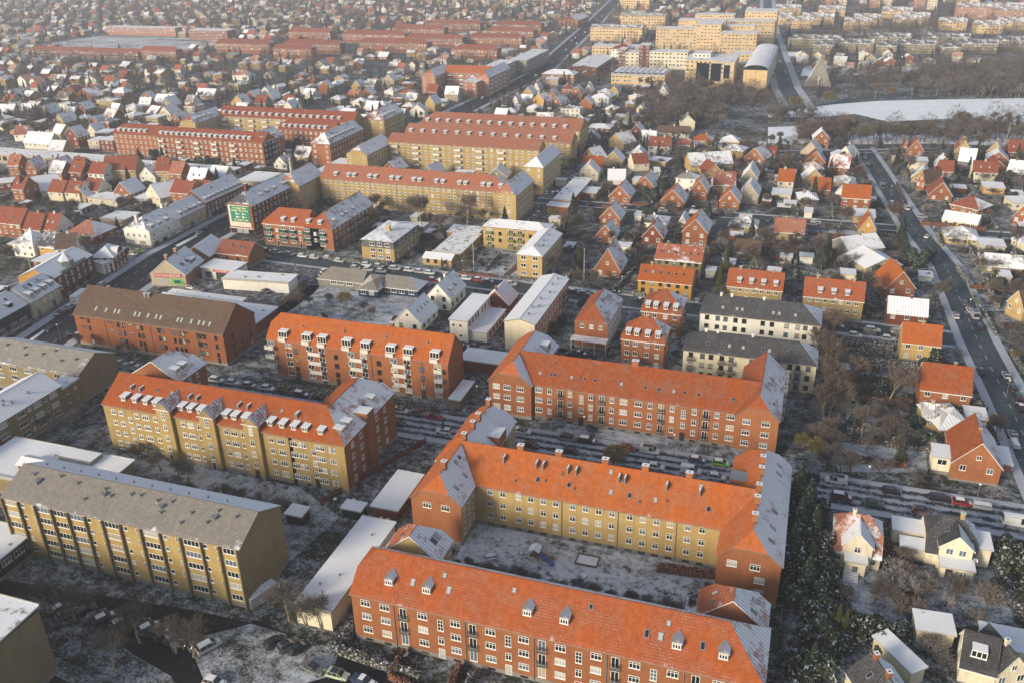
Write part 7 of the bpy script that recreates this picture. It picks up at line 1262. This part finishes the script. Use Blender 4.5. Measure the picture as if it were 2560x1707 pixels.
for q in (((3, 1400, 640), (3, 2350, 890), 240), ((3, 1650, 850), (3, 2350, 900), 60), ((3, 560, 680), (3, 1500, 790), 90), ((3, 250, 1210), (3, 800, 1320), 60), ((3, 830, 1230), (3, 1500, 1320), 26), ((3, 1650, 1150), (3, 2350, 1320), 70), ((2, 1450, 800), (2, 2340, 1010), 150), ((3, 700, 260), (3, 1550, 340), 80), ((2, 1150, 780), (2, 1950, 1200), 190), ((0, 0, 1100), (0, 560, 1280), 110), ((3, 0, 1060), (3, 420, 1150), 40)):
    for _ in range(q[2]):
        X, Y = P(q[0][0], U(q[0][1], q[1][1]), U(q[0][2], q[1][2]));
        if not occupied(X, Y, 2): spots.append((X, Y, U(0, 6), U(.9, 1.6), random.choice([4, 6, 7, 8, 7]) if math.hypot(X, Y) < 760 else random.choice([2, 3, 4])))
scatter('distant_woods', tb, spots, [M_TWIG, M_FROST, M_TWIGR, M_CONI], 'brown haze of bare trees spread through the far suburb and the lake park')
# small sheds and carports with snow roofs
k = 0
for _ in range(900):
    X, Y = U(-340, 110), U(205, 560)
    if not inview(X, Y, 1, 5) or (-63 < X < 10 and Y < 262) or (-206 < X < -60 and Y < 300): continue
    if not free(X, Y, 2.6): continue
    w_, d_, h_ = U(3, 5), U(3, 6), U(2.2, 2.7); wl = random.choice(['black', 'redd', 'white', 'grey', 'cream']); r = thing('shed', '', 'shed', X, Y, 0, 'small garden sheds', WN[wl].replace('dark wooden', 'dark').replace(' brick', '') + ' snow-topped shed'); Vol(r, (X - w_ / 2, Y - d_ / 2), (X + w_ / 2, Y - d_ / 2), d_, h_, h_ + .1, wl, 'dark', flat_=True, snow=M_SNOWP, plinth=0); k += 1
    if k > 130: break
# ================================================================== small things near the camera
def simple(name, label, cat, x, y, a=0): return thing(name, label, cat, x, y, a)
def lamp(x, y, label):
    r = simple('street_lamp', label, 'street lamp', x, y); b = MB(); b.tube((0, 0, 0), (0, 0, 5.2), .06, .05, 6); put('pole', b.mesh('pole', [M_ZINC]), TR(x, y), r); b = MB(); b.tube((0, 0, 5.1), (0, 0, 5.3), .1, .32, 8); b.tube((0, 0, 5.3), (0, 0, 5.5), .32, .1, 8, 0, True); put('lamp_shade', b.mesh('lamp', [M_WHITE]), TR(x, y), r)
for t, x, y, lb in [(21, 2035, 570, 'slim street lamp with white shade left of the long red street block'), (30, 1590, 1290, 'slim street lamp between bare trees in the dark car park'), (22, 660, 860, 'white globe lamp at the left garden path in front of the long red street block'), (20, 60, 350, 'white signal lamp on a post at the left edge of the avenue')]:
    q = P(t, x, y); lamp(*q, lb)
for t, x, y, h, lb in [(12, 660, 1000, 11, 'white garden flagpole left of the six-skylight house'), (11, 2000, 910, 13, 'white flagpole beside the low cream bungalow'), (13, 1810, 750, 11, 'white flagpole in front of the grey hip-roofed bungalow'), (3, 2180, 1340, 12, 'white flagpole by the lake path at right'), (10, 290, 930, 11, 'white pole behind the cream shop house with dormers'), (2, 720, 1000, 11, 'white flagpole beside the white two storey villa'), (2, 915, 690, 14, 'white flagpole left of the barrel-roofed hall'), (3, 1370, 560, 14, 'white flagpole by the allotments beyond the lake')]:
    x_, y_ = P(t, x, y); r = simple('flagpole', lb, 'flagpole', x_, y_); b = MB(); b.tube((0, 0, 0), (0, 0, h), .09, .05, 6); put('pole', b.mesh('pole', [M_WHITE]), TR(x_, y_), r); b = MB(); b.box(-.12, -.12, h, .12, .12, h + .18); put('pole_knob', b.mesh('knob', [M_WHITE]), TR(x_, y_), r)
# courtyard playground
x, y = P(32, 215, 430); r = simple('climbing_frame', 'wooden playground tower with snowy roof and blue slide in the snowy courtyard', 'playground', x, y); T_ = TR(x, y)
b = MB(); [b.box(px, py, 0, px + .12, py + .12, 2.6) for px in (-.9, .8) for py in (-.9, .8)]; b.box(-.9, -.9, 1.2, .92, .92, 1.3); b.box(-.9, -.92, 1.3, .92, -.86, 1.9); put('tower', b.mesh('tower', [M_WOOD]), T_, r)
b = MB(); b.slab([(-1.1, -1.1, 2.6), (0, -1.1, 3.2), (0, 1.1, 3.2), (-1.1, 1.1, 2.6)][::-1], .08); b.slab([(1.1, -1.1, 2.6), (0, -1.1, 3.2), (0, 1.1, 3.2), (1.1, 1.1, 2.6)], .08); put('tower_roof', b.mesh('tower roof', [M_SNOW]), T_, r)
b = MB(); b.slab([(.9, -.35, 1.3), (4, -1.2, .15), (4, -.6, .15), (.9, .25, 1.3)], .07); b.slab([(.9, -.4, 1.55), (4, -1.25, .4), (4, -1.2, .15), (.9, -.35, 1.3)], .03); b.slab([(.9, .25, 1.3), (4, -.6, .15), (4, -.55, .4), (.9, .3, 1.55)], .03); put('slide', b.mesh('slide', [flat('blue slide', (.05, .16, .4), .35)]), T_, r)
b = MB(); [b.box(.9 + i * .4, .5, 1.2 - i * .16, 1.25 + i * .4, 1.2, 1.25 - i * .16) for i in range(7)]; put('ladder', b.mesh('ladder', [M_WOOD]), T_, r)
x, y = P(32, 692, 445); r = simple('sandbox', 'square snow-filled sandbox with timber edge in the snowy courtyard', 'sandbox', x, y); b = MB(); [b.box(*q) for q in ((-2.2, -1.6, 0, 2.2, -1.4, .35), (-2.2, 1.4, 0, 2.2, 1.6, .35), (-2.2, -1.4, 0, -2, 1.4, .35), (2, -1.4, 0, 2.2, 1.4, .35))]; put('edge', b.mesh('edge', [M_WOOD]), TR(x, y), r); b = MB(); b.box(-2, -1.4, 0, 2, 1.4, .12); put('sand', b.mesh('sand', [M_SNOW]), TR(x, y), r)
def picnic(x, y, lb, a=0):
    r = simple('picnic_table', lb, 'picnic table', x, y, a); T_ = TR(x, y, 0, a); b = MB(); b.box(-.9, -.4, .7, .9, .4, .76, 0, 1); put('tabletop', b.mesh('tabletop', [M_WOOD, M_SNOW]), T_, r)
    for s in (-1, 1): b = MB(); b.box(-.9, s * .8 - .14, .42, .9, s * .8 + .14, .47, 0, 1); put('bench_seat', b.mesh('bench', [M_WOOD, M_SNOW]), T_, r)
    for s in (-.7, .7):
        b = MB(); b.tube((s, -.7, 0), (s, .15, .7), .05, .05, 4); b.tube((s, .7, 0), (s, -.15, .7), .05, .05, 4); b.box(s - .05, -.9, .36, s + .05, .9, .42); put('leg', b.mesh('leg', [M_WOOD]), T_, r)
picnic(*P(31, 2155, 420), 'snow-covered picnic table at the left end of the snowy courtyard', .6); picnic(*P(32, 650, 620), 'snow-covered picnic table among the courtyard shrubs in the middle', 1.2)
x, y = P(31, 1360, 1320); r = simple('garden_table', 'round white garden table with chairs in the front garden inside the copper hedge', 'garden table', x, y); T_ = TR(x, y); b = MB(); b.tube((0, 0, .68), (0, 0, .74), .8, .8, 16, 0, True); put('tabletop', b.mesh('tabletop', [M_SNOW]), T_, r)
b = MB(); b.tube((0, 0, 0), (0, 0, .68), .08, .08, 6); put('leg', b.mesh('leg', [M_RAIL]), T_, r)
for i in range(5):
    a = i * 1.26; cx, cy = x + 1.35 * math.cos(a), y + 1.35 * math.sin(a); r = simple('garden_chair', '', 'chair', cx, cy, a); r['group'] = 'black chairs around the round garden table'; r['label'] = 'black garden chair on the %s side of the round white garden table' % ['right', 'rear', 'left', 'front left', 'front right'][i]; T_ = TR(cx, cy, 0, a)
    b = MB(); b.box(-.22, -.22, .42, .22, .22, .46); put('seat', b.mesh('seat', [M_RAIL]), T_, r); b = MB(); b.box(.2, -.22, .46, .24, .22, .9); put('backrest', b.mesh('back', [M_RAIL]), T_, r)
    for sx in (-.2, .18):
        for sy in (-.2, .18): b = MB(); b.box(sx, sy, 0, sx + .03, sy + .03, .42); put('leg', b.mesh('leg', [M_RAIL]), T_, r)
# drying frames by the courtyard wing, trampoline, billboard-side container
x, y = -72, 152; r = simple('drying_frame', 'steel clothes drying frames on the snowy plot beside the drive', 'clothes dryer', x, y); b = MB(); [b.tube((px, py, 0), (px, py, 2), .04, .04, 4) for px in (-2, 2) for py in (-5, -1.5, 1.5, 5)]; [b.tube((px, -5, 2), (px, 5, 2), .05, .05, 4) for px in (-2, 2)]; put('frame', b.mesh('frame', [M_ZINC]), TR(x, y), r)
x, y = P(13, 660, 370); r = simple('trampoline', 'round netted trampoline standing in a garden near the wide road', 'trampoline', x, y); b = MB(); b.tube((0, 0, .8), (0, 0, .86), 2, 2, 16, 0, True); put('mat', b.mesh('mat', [M_DWOOD]), TR(x, y), r); b = MB(); [b.tube((2.1 * math.cos(i), 2.1 * math.sin(i), 0), (2.1 * math.cos(i), 2.1 * math.sin(i), 2.6), .04, .04, 4) for i in [j * 1.047 for j in range(6)]]; [b.tube((2.1 * math.cos(i * .39), 2.1 * math.sin(i * .39), z), (2.1 * math.cos(i * .39 + .39), 2.1 * math.sin(i * .39 + .39), z), .03, .03, 3) for i in range(16) for z in (.85, 2.6)]; put('frame', b.mesh('frame', [M_ZINC]), TR(x, y), r)
x, y = P(31, 60, 790); r = simple('container', 'snow-topped white container beside the end wall of the grey-roofed slab', 'container', x, y, 1.2); b = MB(); b.box(-3, -1, 0, 3, 1, 2.2, 0, 1); put('box', b.mesh('box', [plain('grey container', (.35, .35, .34)), M_SNOW]), TR(x, y, 0, 1.2), r)
x, y = -222, 342; r = simple('chimney_stack', 'slender pale chimney pipe rising beside the low halls behind the billboard block', 'chimney', x, y); b = MB(); b.tube((0, 0, 0), (0, 0, 17), .7, .6, 10, 0, True); put('shaft', b.mesh('shaft', [M_CONC]), TR(x, y), r); b = MB(); b.tube((0, 0, 15.6), (0, 0, 16), .95, .95, 10, 0, True); put('collar', b.mesh('collar', [M_ZINC]), TR(x, y), r)
for i, (t, u, v_, lb) in enumerate([(22, 680, 800, 'by the left entrance path of the long red street block'), (22, 1440, 950, 'by the right entrance path of the long red street block'), (21, 1960, 560, 'at the bicycle shelter beside the white-balcony block'), (31, 860, 880, 'in the gap left of the nearest red block'), (31, 1450, 120, 'at the foot of the courtyard wing'), (30, 1640, 600, 'in front of the long grey-roofed slab'), (23, 330, 1120, 'beside the cars at the garden street'), (33, 1290, 1420, 'beside the diagonal outbuilding')]):
    x, y = P(t, u, v_); r = simple('bicycle_rack', 'dark bicycles racked ' + lb, 'bicycles', x, y, U(-.2, .2)); T_ = TR(x, y, 0, U(-.2, .2)); b = MB(); c_ = MB()
    for j in range(7):
        o = j * .45
        for wy in (-.5, .5): [b.tube((o, wy + .33 * math.cos(k * .785), .34 + .33 * math.sin(k * .785)), (o, wy + .33 * math.cos(k * .785 + .785), .34 + .33 * math.sin(k * .785 + .785)), .025, .025, 3) for k in range(8)]
        c_.tube((o, -.5, .34), (o, -.1, .8), .02, .02, 3); c_.tube((o, .5, .34), (o, .3, .95), .02, .02, 3); c_.tube((o, -.1, .8), (o, .35, .8), .02, .02, 3); c_.tube((o - .22, .3, .98), (o + .22, .3, .98), .02, .02, 3); c_.box(o - .07, -.25, .85, o + .07, 0, .92)
    put('wheels', b.mesh('wheels', [M_TYRE]), T_, r); put('frames', c_.mesh('frames', [M_RAIL]), T_, r)
BL = [(21, 870, 1480), (31, 1150, 90), (31, 1180, 95), (22, 560, 745), (22, 1630, 905), (21, 1130, 560), (11, 1240, 860), (12, 940, 1130), (13, 430, 1390), (12, 1010, 1000), (21, 700, 1470), (21, 1900, 60), (11, 560, 985), (23, 1400, 1000), (33, 1100, 120)]
for i, (t, u, v_) in enumerate(BL):
    for j in range(3):
        x, y = P(t, u, v_); x += j * .8; r = simple('waste_bin', '', 'waste bin', x, y); r['group'] = 'wheeled waste bins'; ITEMS.append((r, 'dark wheeled waste bin', x, y)); b = MB(); b.box(-.3, -.33, .06, .3, .33, 1.0); [b.tube((s_, .3, .1), (s_ + .05, .3, .1), .1, .1, 6, 0, True) for s_ in (-.3, .25)]; put('bin_body', b.mesh('bin', [M_GREEN if j else M_DWOOD]), TR(x, y), r); b = MB(); b.slab([(-.32, -.38, 1.08), (.32, -.38, 1.08), (.32, .36, 1.14), (-.32, .36, 1.14)], .07, 0); put('lid', b.mesh('lid', [M_SNOW if (i + j) % 2 else M_DWOOD]), TR(x, y), r)
for t, u, v_, k in [(22, 20, 900, 0), (22, 1480, 1030, 1), (23, 900, 1330, 2), (23, 1900, 1500, 3), (21, 1200, 560, 4), (21, 150, 380, 5), (13, 1500, 640, 6), (13, 1830, 1330, 7), (23, 2180, 520, 8), (11, 1900, 960, 9), (12, 500, 1110, 10), (10, 1900, 470, 11), (10, 1250, 900, 12), (10, 560, 1560, 13), (13, 1120, 250, 14)]:
    x, y = P(t, u, v_); lamp(x, y, ''); ITEMS.append((bpy.data.objects['street_lamp.%03d' % (k + 4)], 'thin grey street lamp', x, y))
# person walking at the yard entrance, one continuous skin-modifier body
def person(x, y, a, lb):
    r = simple('person', lb, 'person', x, y, a); T_ = TR(x, y, .02, a)
    J = [(0, 0, .95), (0, 0, 1.2), (0, 0, 1.42), (0, 0, 1.54), (.02, 0, 1.68), (.01, 0, 1.78), (0, .11, .9), (.12, .12, .5), (.02, .12, .08), (.16, .12, .03), (0, -.11, .9), (-.05, -.12, .5), (-.22, -.12, .1), (-.1, -.12, .03), (0, .2, 1.4), (-.08, .25, 1.12), (.02, .24, .88), (.06, .24, .79), (0, -.2, 1.4), (.08, -.25, 1.12), (.2, -.24, .92), (.26, -.24, .84)]
    E = [(0, 1), (1, 2), (2, 3), (3, 4), (4, 5), (0, 6), (6, 7), (7, 8), (8, 9), (0, 10), (10, 11), (11, 12), (12, 13), (2, 14), (14, 15), (15, 16), (16, 17), (2, 18), (18, 19), (19, 20), (20, 21)]
    R = [.16, .16, .17, .06, .1, .07, .1, .07, .05, .05, .1, .07, .05, .05, .08, .06, .045, .035, .08, .06, .045, .035]
    me = bpy.data.meshes.new('person'); me.from_pydata(J, E, []); o = bpy.data.objects.new('t', me); COL.objects.link(o); md = o.modifiers.new('s', 'SKIN')
    for i, v in enumerate(me.skin_vertices[0].data): v.radius = (R[i], R[i]); v.use_root = i == 0
    o.modifiers.new('u', 'SUBSURF').levels = 1
    m2 = bpy.data.meshes.new_from_object(o.evaluated_get(bpy.context.evaluated_depsgraph_get())); bpy.data.objects.remove(o); m2.materials.append(flat('dark clothes', (.02, .022, .03), .9)); m2.materials.append(flat('skin', (.45, .25, .17), .6))
    for p in m2.polygons: p.material_index = 1 if p.center.z > 1.56 else 0
    put('body', m2, T_, r); b = MB(); b.tube((-.02, 0, 1.72), (-.01, 0, 1.86), .12, .07, 8, 0, True); put('hat', b.mesh('hat', [M_DWOOD]), T_, r)
person(*P(11, 360, 890), 1.0, 'person in dark winter clothes walking across the supermarket yard')
flush_windows()
# ================================================================== labels that single each thing out
ORD = ['', 'leftmost', 'second from left', 'third from left', 'fourth from left', 'fifth from left', 'sixth from left', 'seventh from left', 'eighth from left', 'ninth from left', 'tenth from left']
def ordn(i, n): return '' if n == 1 else (ORD[i] if i <= 10 else '%dth from left' % i)
LMP = [(nm, proj(x, y, 4)) for nm, x, y in LM]
def where(x, y):
    u, v = proj(x, y, 2); best = min(LMP, key=lambda q: abs(q[1][0] - u) + 1.6 * abs(q[1][1] - v)); du, dv = u - best[1][0], v - best[1][1]
    return ('right of ' if du > 0 else 'left of ') + best[0] if abs(du) > 1.3 * abs(dv) else ('below ' if dv > 0 else 'above ') + best[0]
grp = {}
for o, look, x, y in ITEMS: grp.setdefault((look, where(x, y)), []).append((proj(x, y, 2)[0], o))
for (look, w), l in grp.items():
    l.sort(key=lambda q: q[0])
    for i, (u, o) in enumerate(l):
        od = ordn(i + 1, len(l)); o['label'] = look + ', ' + (od + ', ' if od else '') + w
for o in [q[0] for q in ITEMS]:
    if 'group' not in o and o['category'] == 'house': o['group'] = 'detached houses in the gardens'
grp = {}
for o, look, w, x, y in CARS: grp.setdefault((look, w), []).append((proj(x, y, 1)[0], o))
for (look, w), l in grp.items():
    l.sort(key=lambda q: q[0])
    for i, (u, o) in enumerate(l): od = ordn(i + 1, len(l)); o['label'] = look + ' ' + w + (', ' + od if od else '')
for o in COL.objects:
    if o.parent is None and o.get('label') == '': o['label'] = o.name
    if o.name in ('camera', 'sun'): continue
# ================================================================== winter haze: one closed box of thin even air
b = MB(); b.box(-3200, -150, -1.5, 1500, 3400, 116); hz = put('haze', b.mesh('haze', []), Matrix.Identity(4), None, kind='stuff', label='thin pale winter haze over the whole town', category='haze')
hm_ = bpy.data.materials.new('haze air'); hm_.use_nodes = True; nt = hm_.node_tree; nt.nodes.clear(); vo = nt.nodes.new('ShaderNodeVolumePrincipled'); vo.inputs['Density'].default_value = .00026; vo.inputs['Color'].default_value = (.82, .86, .96, 1); vo.inputs['Anisotropy'].default_value = .2
ou = nt.nodes.new('ShaderNodeOutputMaterial'); nt.links.new(vo.outputs[0], ou.inputs['Volume']); hz.data.materials.append(hm_)
SC.cycles.volume_step_rate = 4; SC.cycles.volume_bounces = 1
print('objects', len(bpy.data.objects))

for o in COL.objects:
    if o.parent is None and 'label' in o and len(o['label'].split()) > 16: print('LONG', o.name, o['label'])
